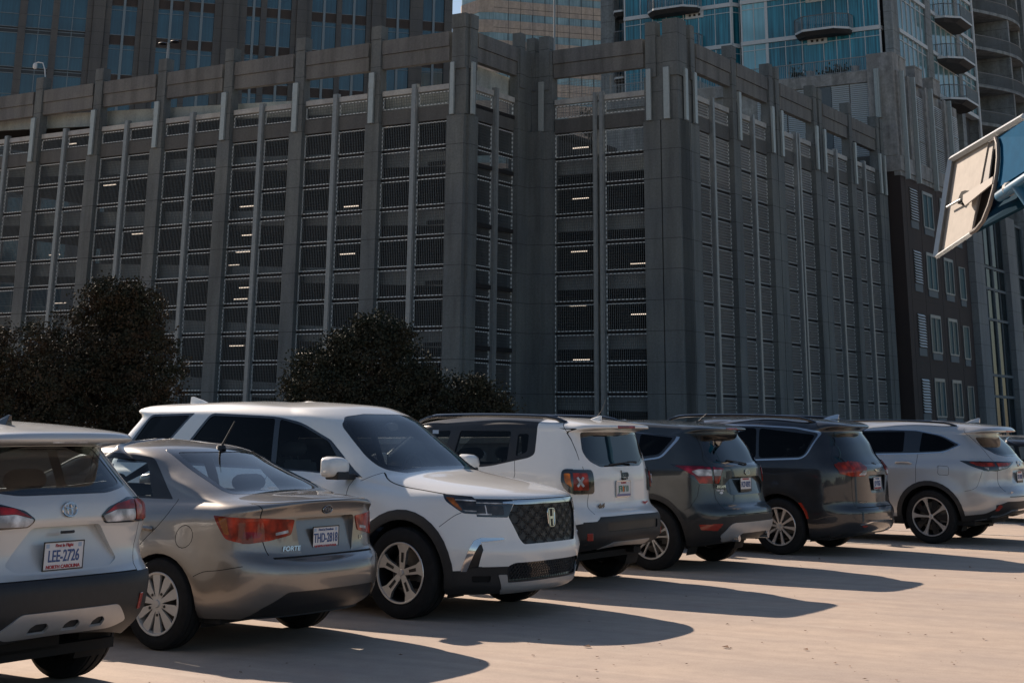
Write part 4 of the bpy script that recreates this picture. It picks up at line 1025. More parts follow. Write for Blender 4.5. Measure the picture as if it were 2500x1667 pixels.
    k = MB(); k.tube([(-.30, -.04, 1.66), (-.37, -.05, 1.74), (-.42, -.06, 1.86)], [.004, .003, .002], 5); k.build('whip_antenna', MT['black'], root)
    k = MB(); k.tube([(-.55, -.45, .33), (-.2, -.45, .32)], .035, 8); k.box(-.3, .2, -.4, .4, .30, .42); k.build('exhaust', MT['under'], root)
    place_car(root, 8.77, 15.27)
    return root
jeep()
# ------------------------------------------------------------------ dark grey-green sport utility
def escape():
    root = thing('parked_suv', 'dark grey-green sport utility with silver lower bumper and pink-red and clear tail lamps', 'car', group='cars parked in the row')
    P = paint('paint_dark_grey', (.030, .036, .038), metal=.5, rough=.32, dust=.05)
    keys = [
     (-.76, .33, 3.25, .22, .82, .28, .22, .22, .50, 3.0, .7, 2.8),
     (-.88, .38, 3.42, .30, .87, .36, .32, .30, .52, 3.0, .75, 2.8),
     (-.94, .50, 3.52, .44, .905, .48, .46, .44, .54, 3.0, .75, 2.8),
     (-.95, .62, 3.55, .56, .918, .60, .58, .56, .54, 3.0, .75, 2.8),
     (-.93, .68, 3.55, .64, .92, .67, .66, .64, .54, 3.0, .75, 2.8),
     (-.86, .725, 3.53, .72, .92, .73, .72, .70, .52, 3.1, .75, 2.8),
     (-.83, .86, 3.50, .82, .915, .86, .84, .82, .50, 3.1, .75, 2.8),
     (-.82, 1.06, 3.42, .95, .905, 1.04, 1.02, .94, .50, 3.1, .75, 2.8),
     (-.81, 1.14, 3.20, 1.02, .89, 1.11, 1.08, 1.01, .48, 3.2, .75, 2.9),
     (-.76, 1.19, 2.60, 1.08, .865, 1.17, 1.13, 1.07, .45, 3.2, .7, 3.0),
     (-.665, 1.35, 2.20, 1.22, .81, 1.33, 1.28, 1.22, .42, 3.4, .65, 3.0),
     (-.545, 1.525, 1.80, 1.48, .73, 1.50, 1.50, 1.46, .40, 3.4, .6, 3.0),
     (-.62, 1.545, 1.72, 1.54, .70, 1.53, 1.55, 1.52, .38, 3.8, .5, 3.0),
     (-.665, 1.56, 1.65, 1.575, .68, 1.56, 1.58, 1.555, .36, 3.8, .5, 3.0),
     (-.62, 1.59, 1.55, 1.605, .64, 1.59, 1.615, 1.59, .34, 3.6, .5, 3.0),
     (-.25, 1.63, 1.25, 1.645, .42, 1.63, 1.65, 1.635, .3, 3, .4, 2.6),
     (.2, 1.66, .8, 1.665, .0, 1.66, 1.665, 1.66, .2, 2.5, .2, 2.5)]
    div = [2, 4, 4, 2, 2, 4, 6, 3, 3, 5, 6, 2, 2, 2, 4, 3]
    b = Body(keys, div, (.04, .05), (24, 66, 12), wheels=[(0, .36, .42), (2.69, .36, .42)], flare=.02, crease=(11,))

    b.region('cladding', 'lower_bumper', MT['black'], .004)
    b.cut('cladding', rp([(-1.1, .605), (-.78, .578), (-.381, .559), (-.34, .2), (-1.1, .2)], .01), 'side', rows=(0, 6))
    for sg in (1, -1): b.cut('cladding', [(sg * y, z) for y, z in [(-.01, .618), (.72, .60), (.77, .575), (1.1, .572), (1.1, .1), (-.01, .1)]], 'end', 'rear', (0, 6))
    for (wx, wz, wr) in b.wheels: b.cut('cladding', circ(wx, wz, wr + .06, 30), 'side', rows=(0, 9))
    b.cut('cladding', [(.38, .42), (2.3, .42), (2.3, .1), (.38, .1)], 'side', rows=(0, 5))
    b.region('skid', 'skid_plate', MT['silver'], .012)
    b.cut('skid', rp([(-.60, .535, .08), (.60, .535, .08), (.70, .40, .03), (.61, .335), (.42, .345), (.36, .42, .04), (-.36, .42, .04), (-.42, .345), (-.61, .335), (-.70, .40, .03)], .03), 'end', 'rear', (0, 5))
    b.region('refl', 'reflector', MT['reflr'], .008); b.cut('refl', rp([(-.60, .520), (-1, .53), (-1, .455), (-.62, .46)], .01), 'side', rows=(0, 5))
    for sg in (1, -1): b.cut('refl', [(sg * y, z) for y, z in rp([(.70, .530), (1, .53), (1, .456), (.745, .456)], .006)], 'end', 'rear', (0, 5))
    b.region('lampb', 'tail_lamp', MT['gloss'], .003); b.region('lp', 'pink_lens', MT['redp'], .009, 'lampb'); b.region('lc', 'clear_lens', MT['clear'], .011, 'lampb'); b.region('lo', 'orange_lens', MT['redo'], .009, 'lampb')
    b.cut('lampb', rp([(-.24, 1.165, .01), (-.64, 1.155), (-1, 1.15), (-1, .952), (-.60, .952, .02), (-.42, 1.09)], .02), 'side', rows=(5, 11))
    b.cut('lp', rp([(-.30, 1.152, .01), (-1, 1.142), (-1, 1.045), (-.545, 1.045, .02), (-.44, 1.095)], .01), 'side', rows=(5, 11))
    b.cut('lo', rp([(-.545, 1.042), (-1, 1.042), (-1, .962), (-.605, .962)], .008), 'side', rows=(5, 11))
    b.cut('lc', rp([(-.515, 1.092), (-.585, 1.114), (-1, 1.114), (-1, 1.047), (-.585, 1.044)], .012), 'side', rows=(5, 11))
    for sg in (1, -1):
        W_ = lambda q, r=.008: [(sg * y, z) for y, z in rp(q, r)]
        b.cut('lampb', W_([(1, 1.15), (.70, 1.148), (.515, 1.128), (.63, .952), (1, .952)], .015), 'end', 'rear', (5, 10))
        for y0, y1 in ((1, .715), (.690, .0)):
            b.cut('lp', W_([(y0, 1.14), (max(y1, .54), 1.138 if y1 > .5 else 1.122), (max(y1, .60), 1.045), (y0, 1.045)]), 'end', 'rear', (5, 10))
            b.cut('lo', W_([(y0, 1.042), (max(y1, .59), 1.042), (max(y1, .64), .962), (y0, .962)]), 'end', 'rear', (5, 10))
            b.cut('lc', W_([(y0, 1.112), (max(y1, .565), 1.112), (max(y1, .605), 1.046), (y0, 1.046)]), 'end', 'rear', (5, 10))
    b.region('recess', 'tailgate_recess', P, (-.002, -.05)); b.cut('recess', rp([(-.40, 1.028, .03), (.40, 1.028, .03), (.55, .945, .02), (.46, .83), (-.46, .83), (-.55, .945, .02)], .04), 'end', 'rear', (5, 9))
    b.region('glossband', 'rear_window_band', MT['gloss'], .001); b.region('rear_window', 'rear_window', MT['glassd'], -.002)
    for nm, k in (('glossband', 0), ('rear_window', .03)):
        b.cut('' + nm, rp([(-.56 + k, 1.49), (-.70 + k, 1.24, .05), (-.60, 1.18 + k), (-.3, 1.148 + k), (.3, 1.148 + k), (.60, 1.18 + k), (.70 - k, 1.24, .05), (.56 - k, 1.49)], .05), 'end', 'rearall', (8, 13))
    b.region('dlo', 'window_trim', MT['chrome'], .004); b.region('side_window', 'side_window', MT['sided'], .001)
    dl = [(-.27, 1.475, .015), (-.255, 1.43), (-.10, 1.245, .06), (.175, 1.207), (1.2, 1.18), (2.15, 1.13), (1.75, 1.45), (1.2, 1.52), (.4, 1.52)]
    b.cut('dlo', rp([(-.31, 1.47, .01), (-.30, 1.435, .01), (-.12, 1.228, .07), (.175, 1.190), (1.2, 1.163), (2.2, 1.11), (1.78, 1.45), (1.2, 1.525), (.4, 1.525)], .03), 'side', rows=(9, 14))
    b.region('dgl', 'window_frame', MT['gloss'], .002); b.cut('dgl', rp(dl, .04), 'side', rows=(9, 14))
    for q in ([(-.22, 1.46), (-.21, 1.43), (-.08, 1.27, .05), (.2, 1.235), (.2, 1.495)], [(.27, 1.495), (.27, 1.23), (.98, 1.21), (.95, 1.505)], [(1.06, 1.505), (1.08, 1.205), (2.02, 1.16), (1.72, 1.43)]): b.cut('side_window', rp(q, .03), 'side', rows=(9, 14))
    b.region('windshield', 'windshield', MT['glass'], -.002); b.cut('windshield', rp([(.62, 1.48), (.74, 1.12), (-.74, 1.12), (-.62, 1.48)], .06), 'end', 'front', (10, 14))
    b.region('hbrake', 'high_brake_lamp', MT['red'], .004); b.cut('hbrake', rp([(-.16, 1.575), (.16, 1.575), (.16, 1.557), (-.16, 1.557)], .005), 'end', 'rear', (12, 14))
    for (wx, wz, wr) in b.wheels: b.cut('hole', circ(wx, wz, wr, 30), 'side')
    for sg in (1, -1):
        b.seam([(sg * .702, 1.15), (sg * .702, .93), (sg * .70, .80), (sg * .66, .72), (sg * .655, .622)], .007, 'end', 'rear', (4, 10)); b.seam([(sg * .70, 1.15), (sg * .72, 1.22), (sg * .60, 1.50)], .006, 'end', 'rearall', (8, 13))
    b.seam([(.655, .622), (-.655, .622)], .008, 'end', 'rear', (2, 6)); b.seam([(.4, 1.165), (.38, .95), (.46, .78)], .006, rows=(6, 11)); b.seam([(1.06, 1.15), (1.08, .44)], .006, rows=(4, 11)); b.seam([(2.1, 1.10), (2.1, .44)], .006, rows=(4, 10)); b.seam([(-.36, .64), (-.50, .70), (-.58, .82), (-.60, .95)], .005, rows=(4, 8))
    b.finish(root, P); car_base(root, b, -.45, 3.1, .78, .26)
    cabin(root, 0, 2, .72, .42, seats=((1.2, .36), (1.2, -.36), (.25, .36), (.25, -.36)), dash=(1.9, 1.05), hr=.62)
    st = dict(mats=(MT['alloydark'], MT['alloy'], MT['alloydark']), n=5, face=.104, hubin=.018, th=.028, hub=.15, nutr=.25, a0=.35,
              spoke=[((.12, .40, .75, .985), (.045, .04, .04, .07), .20, 1), ((.12, .40, .75, .985), (.045, .04, .04, .07), -.20, 1), ((.9, .985), (.28, .30), 0, 1)])
    for x in (0, 2.69):
        for sg in (1, -1): make_wheel(.36, .235, .225, st, root, (x, sg * .80, .36), sg)
    p, n = b.surf(.04, .94, 'end', -1); license_plate(root, p + Vector((-.003, 0, 0)), Vector((-1, 0, 0)), 'HCP-8592', style='fr', frame=1)
    p, n = b.surf(-.03, 1.075, 'end', -1); M = frame_at(p + n * .004, n); e = MB()
    e.lathe([(0, .003), (.066, .003), (.066, 0)], lambda a, c, d: M @ Vector((a, c * .42, d)), 28); q = e.build('maker_badge', simple('badge_navy', (.012, .03, .09), .3, coat=1), root)
    e = MB(); e.tube([M @ Vector((.067 * math.cos(t), .029 * math.sin(t), .003)) for t in [2 * math.pi * i / 28 for i in range(28)]], .0035, 6, closed=True); e.build('badge_ring', MT['chrome'], q); text_mesh('badge_letters', 'Ford', .036, MT['chrome'], q, M @ Matrix.Translation((0, 0, .004)), sx=1.25, shear=.3)
    p, n = b.surf(.605, .925, 'end', -1); text_mesh('model_badge', 'ESCAPE', .036, MT['chrome'], root, frame_at(p + n * .004, n), sx=1.25, bold=.001, thick=.002, shear=.2)
    p, n = b.surf(.62, .885, 'end', -1); text_mesh('dealer_badge', 'FORT MILL', .022, MT['white'], root, frame_at(p + n * .004, n), sx=1.1, bold=.001)
    p, n = b.surf(.61, .86, 'end', -1); M = frame_at(p + n * .003, n); e = MB(); e.lathe([(0, .002), (.028, .002), (.028, 0)], lambda a, c, d: M @ Vector((a, c * .5, d)), 16); e.build('dealer_oval', MT['white'], root)
    for sg in (1, -1):
        mirror_part(root, (1.95, sg * .84, 1.08), sg, P, .2, .17)
        k = MB(); k.tube([(-.9, sg * .42, .36), (-.6, sg * .42, .36)], .035, 12); k.build('exhaust_tip', MT['chrome'], root, True)
    wiper(root, [(-.80, -.05, 1.165), (-.81, -.02, 1.17), (-.79, .10, 1.185), (-.79, .0, 1.18), (-.74, .36, 1.215)])
    k = MB(); k.box(-.28, -.20, -.03, .03, 1.638, 1.655); k.tube([(-.22, 0, 1.65), (-.28, 0, 1.70), (-.33, 0, 1.74)], [.007, .005, .004], 6); k.build('roof_antenna', MT['black'], root, bevel=.004)
    place_car(root, 8.69, 17.91)
    return root
escape()
# ------------------------------------------------------------------ dark minivan
def pacifica():
    root = thing('parked_minivan', 'dark charcoal minivan with a chrome line round its long side windows', 'car', group='cars parked in the row')
    P = paint('paint_charcoal', (.020, .021, .024), metal=.4, rough=.3, dust=.05)
    keys = [
     (-.92, .26, 3.85, .20, .90, .22, .20, .20, .60, 2.8, .9, 2.6),
     (-1.05, .32, 4.00, .28, .965, .28, .26, .28, .62, 2.8, .9, 2.6),
     (-1.10, .44, 4.05, .42, .995, .42, .40, .42, .64, 2.7, .9, 2.6),
     (-1.10, .55, 4.06, .54, 1.0, .54, .52, .54, .64, 2.7, .9, 2.6),
     (-1.06, .60, 4.03, .62, 1.0, .62, .60, .62, .62, 2.7, .9, 2.6),
     (-1.03, .64, 4.00, .70, 1.0, .70, .68, .68, .60, 2.8, .9, 2.6),
     (-1.03, .90, 3.92, .84, .995, .90, .87, .82, .58, 2.8, .9, 2.6),
     (-1.03, 1.06, 3.70, .92, .985, 1.04, 1.00, .90, .58, 2.8, .9, 2.7),
     (-.98, 1.14, 3.40, .98, .97, 1.12, 1.08, .97, .55, 2.8, .9, 2.8),
     (-.90, 1.24, 2.90, 1.06, .945, 1.20, 1.14, 1.06, .52, 2.8, .9, 2.9),
     (-.82, 1.40, 2.40, 1.30, .89, 1.36, 1.32, 1.28, .50, 2.8, .8, 2.9),
     (-.725, 1.54, 1.95, 1.52, .82, 1.52, 1.52, 1.48, .48, 2.8, .7, 2.9),
     (-.80, 1.585, 1.75, 1.59, .78, 1.58, 1.60, 1.56, .46, 3.0, .6, 2.9),
     (-.83, 1.61, 1.60, 1.635, .74, 1.62, 1.645, 1.615, .44, 3.2, .6, 2.9),
     (-.75, 1.65, 1.45, 1.675, .68, 1.66, 1.69, 1.66, .42, 3.0, .6, 2.8),
     (-.42, 1.70, 1.20, 1.72, .48, 1.70, 1.72, 1.70, .3, 2.8, .4, 2.6),
     (.2, 1.72, .8, 1.725, .0, 1.72, 1.725, 1.72, .2, 2.5, .2, 2.5)]
    div = [2, 4, 3, 2, 2, 8, 5, 3, 4, 5, 5, 2, 2, 2, 4, 3]
    b = Body(keys, div, (.045, .06), (26, 76, 12), wheels=[(0, .35, .405), (3.09, .35, .405)], flare=.015, crease=(11,))

    b.region('dlo', 'window_trim', MT['chrome'], .005); b.region('dgl', 'window_frame', MT['gloss'], .002); b.region('side_window', 'side_window', MT['sided'], .003)
    b.cut('dlo', rp([(2.2, 1.12), (1.9, 1.45), (1.35, 1.625), (.35, 1.615), (-.20, 1.592), (-.56, 1.535, .06), (-.375, 1.188, .12), (.31, 1.158), (1.4, 1.14)], .06, 7), 'side', rows=(8, 14))
    b.cut('dgl', rp([(2.14, 1.14), (1.88, 1.43), (1.34, 1.605), (.35, 1.597), (-.20, 1.572), (-.525, 1.515, .06), (-.365, 1.208, .10), (.31, 1.176), (1.4, 1.158)], .05, 7), 'side', rows=(8, 14))
    for q in ([(-.48, 1.495), (-.35, 1.225, .08), (.27, 1.195), (.30, 1.575)], [(.34, 1.575), (.31, 1.195), (1.12, 1.18), (1.12, 1.585)], [(1.18, 1.585), (1.18, 1.18), (2.05, 1.15), (1.86, 1.41), (1.35, 1.585)]): b.cut('side_window', rp(q, .05), 'side', rows=(8, 14))
    b.region('glossband', 'rear_window_band', MT['gloss'], .001); b.region('rear_window', 'rear_window', MT['glassd'], -.002)
    b.cut('glossband', rp([(-.56, 1.54, .06), (-.80, 1.25, .15), (-.875, 1.05, .08), (-.55, 1.0), (-.40, 1.0), (-.30, 1.085), (.30, 1.085), (.40, 1.0), (.55, 1.0), (.875, 1.05, .08), (.80, 1.25, .15), (.56, 1.54, .06)], .03), 'end', 'rearall', (6, 12))
    b.cut('rear_window', rp([(-.52, 1.52, .06), (-.74, 1.27, .1), (-.62, 1.15), (-.3, 1.125), (.3, 1.125), (.62, 1.15), (.74, 1.27, .1), (.52, 1.52, .06)], .05), 'end', 'rearall', (6, 12))
    b.region('lamp', 'tail_lamp', MT['redo'], .010); b.region('lampd', 'brake_lens', MT['red'], .012, 'lamp'); b.region('lampc', 'reversing_lens', MT['clear'], .013, 'lamp')
    b.cut('lamp', rp([(-1.2, 1.155), (-.74, 1.135, .02), (-.80, 1.06, .03), (-.86, .995), (-1.2, .985)], .01), 'side', rows=(5, 10))
    for sg in (1, -1):
        W_ = lambda q, r=.01: [(sg * y, z) for y, z in rp(q, r)]
        b.cut('lamp', W_([(.83, 1.13), (.80, 1.15), (.62, 1.165), (.44, 1.158), (.345, 1.09, .02), (.44, .985), (.70, .982), (.85, 1.02)], .03), 'end', 'rearall', (5, 10))
        b.cut('lampd', W_([(.655, 1.17), (.635, 1.17), (.665, .982), (.685, .982)], .001), 'end', 'rearall', (5, 10))
        b.cut('lampc', W_([(.58, .998), (.42, .998), (.37, 1.05), (.47, 1.055)], .02), 'end', 'rear', (5, 10))
    b.region('recess', 'tailgate_recess', P, (-.002, -.05)); b.cut('recess', rp([(-.33, .995), (.33, .995), (.26, .77), (-.26, .77)], .04), 'end', 'rear', (5, 9))
    b.region('windshield', 'windshield', MT['glass'], -.002); b.cut('windshield', rp([(.68, 1.50), (.82, 1.12), (-.82, 1.12), (-.68, 1.50)], .06), 'end', 'front', (9, 13))
    b.region('chrome_strip', 'bumper_chrome', MT['chrome'], .006)
    b.cut('chrome_strip', rp([(-.66, .392), (-.40, .435), (.40, .435), (.66, .392), (.64, .384), (.40, .418), (-.40, .418), (-.64, .384)], .006), 'end', 'rear', (0, 4))
    b.region('refl', 'reflector', MT['reflr'], .007); b.cut('refl', circ(.565, .372, .055, 16, .012), 'end', 'rear', (0, 4)); b.cut('refl', circ(-.565, .372, .055, 16, .012), 'end', 'rear', (0, 4))
    b.region('marker', 'side_marker', MT['reflr'], .006); b.cut('marker', rp([(-.285, .65), (-.325, .655), (-.40, .545), (-.42, .46), (-.39, .455), (-.355, .55)], .008), 'side', rows=(0, 6))
    b.region('sillt', 'sill_trim', MT['trim'], .003); b.cut('sillt', [(-.40, .262), (2.7, .25), (2.7, .1), (-.4, .1)], 'side', rows=(0, 3)); b.cut('sillt', [(-1.2, .285), (1.2, .285), (1.2, .1), (-1.2, .1)], 'end', 'rear', (0, 3))
    for (wx, wz, wr) in b.wheels: b.cut('hole', circ(wx, wz, wr, 32), 'side')
    for sg in (1, -1):
        b.seam(curve([(sg * .70, .99), (sg * .705, .80), (sg * .69, .65), (sg * .66, .60)], 3), .006, 'end', 'rear', (4, 9))
    b.seam([(.66, .60), (-.66, .60)], .01, 'end', 'rear', (3, 6)); b.seam(curve([(-.47, 1.645), (-.50, 1.60), (-.60, 1.50), (-.68, 1.38), (-.76, 1.20)], 3), .006, rows=(8, 15)); b.seam([(.315, 1.62), (.315, 1.65), (.27, 1.69)], .008, kind='all', rows=(12, 16))
    b.seam([(.33, 1.16), (.36, .95), (.50, .74)], .006, rows=(5, 11)); b.seam([(.33, 1.02), (1.3, 1.0)], .012, rows=(6, 10)); b.seam([(1.15, 1.14), (1.17, .28)], .006, rows=(1, 11)); b.seam([(2.2, 1.10), (2.25, .28)], .006, rows=(1, 10))
    b.finish(root, P); car_base(root, b, -.65, 3.6, .86, .2)
    cabin(root, 0, 2, .8, .35, seats=((1.7, .42), (1.7, -.42), (.75, .42), (.75, -.42), (-.2, .4), (-.2, -.4)), dash=(2.3, 1.05), hr=.66)
    st = dict(mats=(MT['alloydark'], MT['alloy'], MT['alloydark']), n=10, face=.104, hubin=.02, th=.028, hub=.17, nutr=.29, a0=.1,
              spoke=[((.14, .42, .75, .985), (.05, .055, .075, .105), 0, 1)])
    for x in (0, 3.09):
        for sg in (1, -1): make_wheel(.35, .232, .235, st, root, (x, sg * .865, .35), sg)
    p, n = b.surf(.04, .89, 'end', -1); license_plate(root, p + Vector((-.005, 0, 0)), Vector((-1, 0, 0)), 'JLP-9262', top='First in Flight')
    p, n = b.surf(0, 1.045, 'end', -1); M = frame_at(p + n * .006, n); k = MB()
    for sg in (1, -1): k.add([M @ Vector((sg * a, c, d)) for a, c, d in ((.012, .012, .004), (.05, .02, .004), (.115, .024, .003), (.09, .006, .003), (.045, -.010, .004), (.012, -.014, .004))], [(0, 1, 2, 3, 4, 5)])
    k.box(-.014, .014, -.016, .014, 0, .006, M); k.build('maker_badge', MT['chrome'], root)
    p, n = b.surf(.50, .665, 'end', -1); text_mesh('model_badge', 'PACIFICA', .034, MT['chrome'], root, frame_at(p + n * .004, n), sx=1.35, bold=.0006, thick=.002)
    for sg in (1, -1):
        mirror_part(root, (2.1, sg * .92, 1.08), sg, P, .22, .18)
        rail(root, -.44, 1.75, .665, lambda x: 1.655 + .045 * (1 - ((x - .75) / 1.3)**2), MT['gloss'], sg, .020, .05, n=22)
        for x in (.5, 1.35):
            p, n = b.surf(x, 1.06, 'side', sg); h = MB(); h.tube([p + Vector((.11, 0, 0)), p + n * .035 + Vector((.08, 0, 0)), p + n * .035 + Vector((-.08, 0, 0)), p + Vector((-.11, 0, 0))], .014, 8); h.build('door_handle', P, root, True)
    wiper(root, [(-.985, -.08, 1.11), (-.99, -.05, 1.12), (-.975, .05, 1.14), (-.975, -.05, 1.14), (-.93, .30, 1.17)])
    fin_antenna(root, (-.42, 0, 1.70), MT['chrome'], .24, .065)
    place_car(root, 8.38, 21.05)
    return root
pacifica()
# ------------------------------------------------------------------ silver sport utility at the right
def highlander():
    root = thing('parked_suv', 'silver sport utility with black wheel-arch trim and machined black-and-silver wheels', 'car', group='cars parked in the row')
    P = paint('paint_silver', (.50, .50, .495), metal=.5, rough=.34, dust=.10)
    keys = [
     (-0.940, .40, 3.60, .22, .86, .32, .24, .22, .60, 2.9, .8, 2.7),
     (-1.090, .44, 3.72, .30, .91, .40, .33, .30, .62, 2.9, .8, 2.7),
     (-1.180, .54, 3.80, .44, .945, .50, .48, .44, .64, 2.8, .8, 2.7),
     (-1.200, .66, 3.82, .56, .96, .64, .60, .56, .64, 2.8, .8, 2.7),
     (-1.170, .74, 3.82, .66, .965, .73, .70, .66, .64, 2.8, .8, 2.7),
     (-1.110, .79, 3.80, .74, .962, .79, .77, .74, .62, 2.8, .8, 2.7),
     (-1.080, .90, 3.76, .84, .958, .88, .86, .84, .60, 2.8, .8, 2.7),
     (-1.075, 1.06, 3.65, .96, .95, 1.02, 1.00, .95, .58, 2.8, .8, 2.7),
     (-1.050, 1.14, 3.40, 1.03, .93, 1.10, 1.07, 1.02, .56, 2.8, .8, 2.8),
     (-1.000, 1.20, 2.80, 1.09, .90, 1.16, 1.13, 1.08, .54, 2.8, .75, 2.9),
     (-0.890, 1.34, 2.40, 1.22, .85, 1.32, 1.28, 1.22, .50, 3.0, .7, 3.0),
     (-0.730, 1.51, 1.95, 1.50, .765, 1.50, 1.50, 1.47, .48, 3.0, .65, 3.0),
     (-0.890, 1.535, 1.85, 1.55, .74, 1.54, 1.55, 1.53, .46, 3.2, .6, 3.0),
     (-0.990, 1.555, 1.75, 1.59, .71, 1.57, 1.59, 1.57, .44, 3.4, .6, 3.0),
     (-0.950, 1.615, 1.60, 1.645, .66, 1.61, 1.635, 1.61, .42, 3.2, .6, 3.0),
     (-0.440, 1.67, 1.25, 1.69, .45, 1.67, 1.69, 1.675, .3, 2.8, .4, 2.6),
     (0.160, 1.705, .8, 1.71, .0, 1.70, 1.71, 1.70, .2, 2.5, .2, 2.5)]
    div = [2, 4, 4, 3, 2, 4, 5, 3, 3, 5, 6, 2, 2, 2, 4, 3]
    b = Body(keys, div, (.04, .05), (26, 72, 12), wheels=[(0, .37, .43), (2.85, .37, .43)], flare=.02, crease=(11,))

    b.region('cladding', 'lower_bumper', MT['black'], .004)
    b.cut('cladding', rp([(-1.5, .60), (-1.01, .596), (-.97, .52, .04), (-.776, .433, .05), (-.393, .386), (-.35, .1), (-1.5, .1)], .01), 'side', rows=(0, 5))
    for sg in (1, -1): b.cut('cladding', [(sg * y, z) for y, z in [(-.01, .605), (.70, .60), (.80, .56), (1.1, .5), (1.1, .1), (-.01, .1)]], 'end', 'rear', (0, 5))
    for (wx, wz, wr) in b.wheels: b.cut('cladding', circ(wx, wz, wr + .065, 34), 'side', rows=(0, 9))
    b.cut('cladding', [(.38, .36), (2.4, .36), (2.4, .1), (.38, .1)], 'side', rows=(0, 4))
    b.region('silverline', 'bumper_silver_line', MT['chrome'], .008); b.cut('silverline', [(-.60, .338), (-.62, .345), (-.98, .405), (-1.5, .42), (-1.5, .395), (-.9, .37)], 'side', rows=(0, 4))
    for sg in (1, -1): b.cut('silverline', [(sg * y, z) for y, z in [(1.0, .405), (.72, .415), (.60, .49), (-.001, .505), (-.001, .485), (.57, .468), (.70, .385), (1.0, .38)]], 'end', 'rear', (0, 4))
    b.region('refl', 'reflector', MT['reflr'], .007)
    for sg in (1, -1): b.cut('refl', [(sg * y, z) for y, z in rp([(.80, .56), (.76, .54), (.79, .475), (.83, .475)], .008)], 'end', 'rear', (0, 4))
    b.cut('refl', rp([(-.945, .565), (-.985, .56), (-.965, .47), (-.935, .47)], .008), 'side', rows=(0, 4))
    b.region('lamp', 'tail_lamp', MT['gloss'], .004); b.region('lr', 'brake_lens', MT['redo'], .010, 'lamp'); b.region('ls', 'clear_lens', MT['clear'], .010, 'lamp')
    b.cut('lamp', rp([(-.46, 1.148, .01), (-.62, 1.145), (-1.3, 1.14), (-1.3, 1.03), (-.90, 1.005), (-.83, 1.01, .02), (-.62, 1.08)], .015), 'side', rows=(6, 11))
    b.cut('lr', rp([(-.60, 1.128), (-1.3, 1.122), (-1.3, 1.075), (-.80, 1.07), (-.72, 1.08)], .01), 'side', rows=(6, 11)); b.cut('ls', rp([(-.80, 1.062), (-1.3, 1.062), (-1.3, 1.035), (-.87, 1.025)], .008), 'side', rows=(6, 11))
    for sg in (1, -1):
        W_ = lambda q, r=.008: [(sg * y, z) for y, z in rp(q, r)]
        b.cut('lamp', W_([(1.1, 1.145), (.69, 1.142), (.18, 1.138), (.45, 1.055), (.72, 1.01), (1.1, 1.02)], .015), 'end', 'rear', (6, 10))
        b.cut('lr', W_([(1.1, 1.125), (.72, 1.122), (.72, 1.075), (1.1, 1.07)]), 'end', 'rear', (6, 10)); b.cut('lr', W_([(.68, 1.122), (.32, 1.12), (.45, 1.08), (.68, 1.075)]), 'end', 'rear', (6, 10)); b.cut('ls', W_([(.68, 1.066), (.48, 1.068), (.52, 1.052), (.68, 1.035)], .004), 'end', 'rear', (6, 10))
    b.region('recess', 'tailgate_recess', P, (-.002, -.05)); b.cut('recess', rp([(-.30, 1.035), (.30, 1.035), (.40, .84), (-.40, .84)], .04), 'end', 'rear', (5, 9))
    b.region('glossband', 'rear_window_band', MT['gloss'], .001); b.region('rear_window', 'rear_window', MT['glassd'], -.002)
    for nm, k in (('glossband', 0), ('rear_window', .03)):
        b.cut(nm, rp([(-.62 + k, 1.475), (-.69 + k, 1.33, .05), (-.55, 1.235 + k), (-.3, 1.205 + k), (.3, 1.205 + k), (.55, 1.235 + k), (.69 - k, 1.33, .05), (.62 - k, 1.475)], .05), 'end', 'rearall', (8, 12))
    b.region('dlo', 'window_trim', MT['chrome'], .004); b.region('dgl', 'window_frame', MT['gloss'], .002); b.region('side_window', 'side_window', MT['sided'], .001)
    b.cut('dlo', rp([(2.25, 1.13), (1.85, 1.42), (1.3, 1.545), (.6, 1.575), (.19, 1.567), (-.185, 1.505, .1), (-.49, 1.365, .03), (-.244, 1.250, .1), (.13, 1.226), (1.2, 1.19)], .04, 6), 'side', rows=(8, 13))
    b.cut('dgl', rp([(2.15, 1.155), (1.83, 1.405), (1.3, 1.535), (.6, 1.562), (.19, 1.553), (-.18, 1.492, .1), (-.455, 1.365, .03), (-.235, 1.268, .1), (.13, 1.246), (1.2, 1.21)], .04, 6), 'side', rows=(8, 13))
    for q in ([(-.40, 1.365, .03), (-.18, 1.475, .1), (.10, 1.53), (.13, 1.262), (-.23, 1.283, .08)], [(.36, 1.54), (.37, 1.255), (1.10, 1.235), (1.08, 1.53)], [(1.16, 1.53), (1.17, 1.23), (2.02, 1.18), (1.8, 1.39), (1.3, 1.52)]): b.cut('side_window', rp(q, .03), 'side', rows=(8, 13))
    b.region('windshield', 'windshield', MT['glass'], -.002); b.cut('windshield', rp([(.64, 1.49), (.78, 1.12), (-.78, 1.12), (-.64, 1.49)], .06), 'end', 'front', (9, 13))
    b.region('hbrake', 'high_brake_lamp', MT['red'], .004); b.cut('hbrake', rp([(-.20, 1.57), (.20, 1.57), (.20, 1.555), (-.20, 1.555)], .005), 'end', 'rear', (12, 15))
    for (wx, wz, wr) in b.wheels: b.cut('hole', circ(wx, wz, wr, 32), 'side')
    for sg in (1, -1):
        b.seam([(sg * .70, 1.14), (sg * .705, 1.02), (sg * .72, .85), (sg * .70, .72), (sg * .66, .66)], .007, 'end', 'rear', (4, 10)); b.seam([(sg * .69, 1.15), (sg * .70, 1.30), (sg * .66, 1.50)], .006, 'end', 'rearall', (8, 13))
    b.seam([(.66, .665), (-.66, .665)], .010, 'end', 'rear', (3, 7)); b.seam(curve([(-.50, 1.60), (-.52, 1.54), (-.62, 1.43), (-.76, 1.32)], 3), .005, rows=(9, 15))
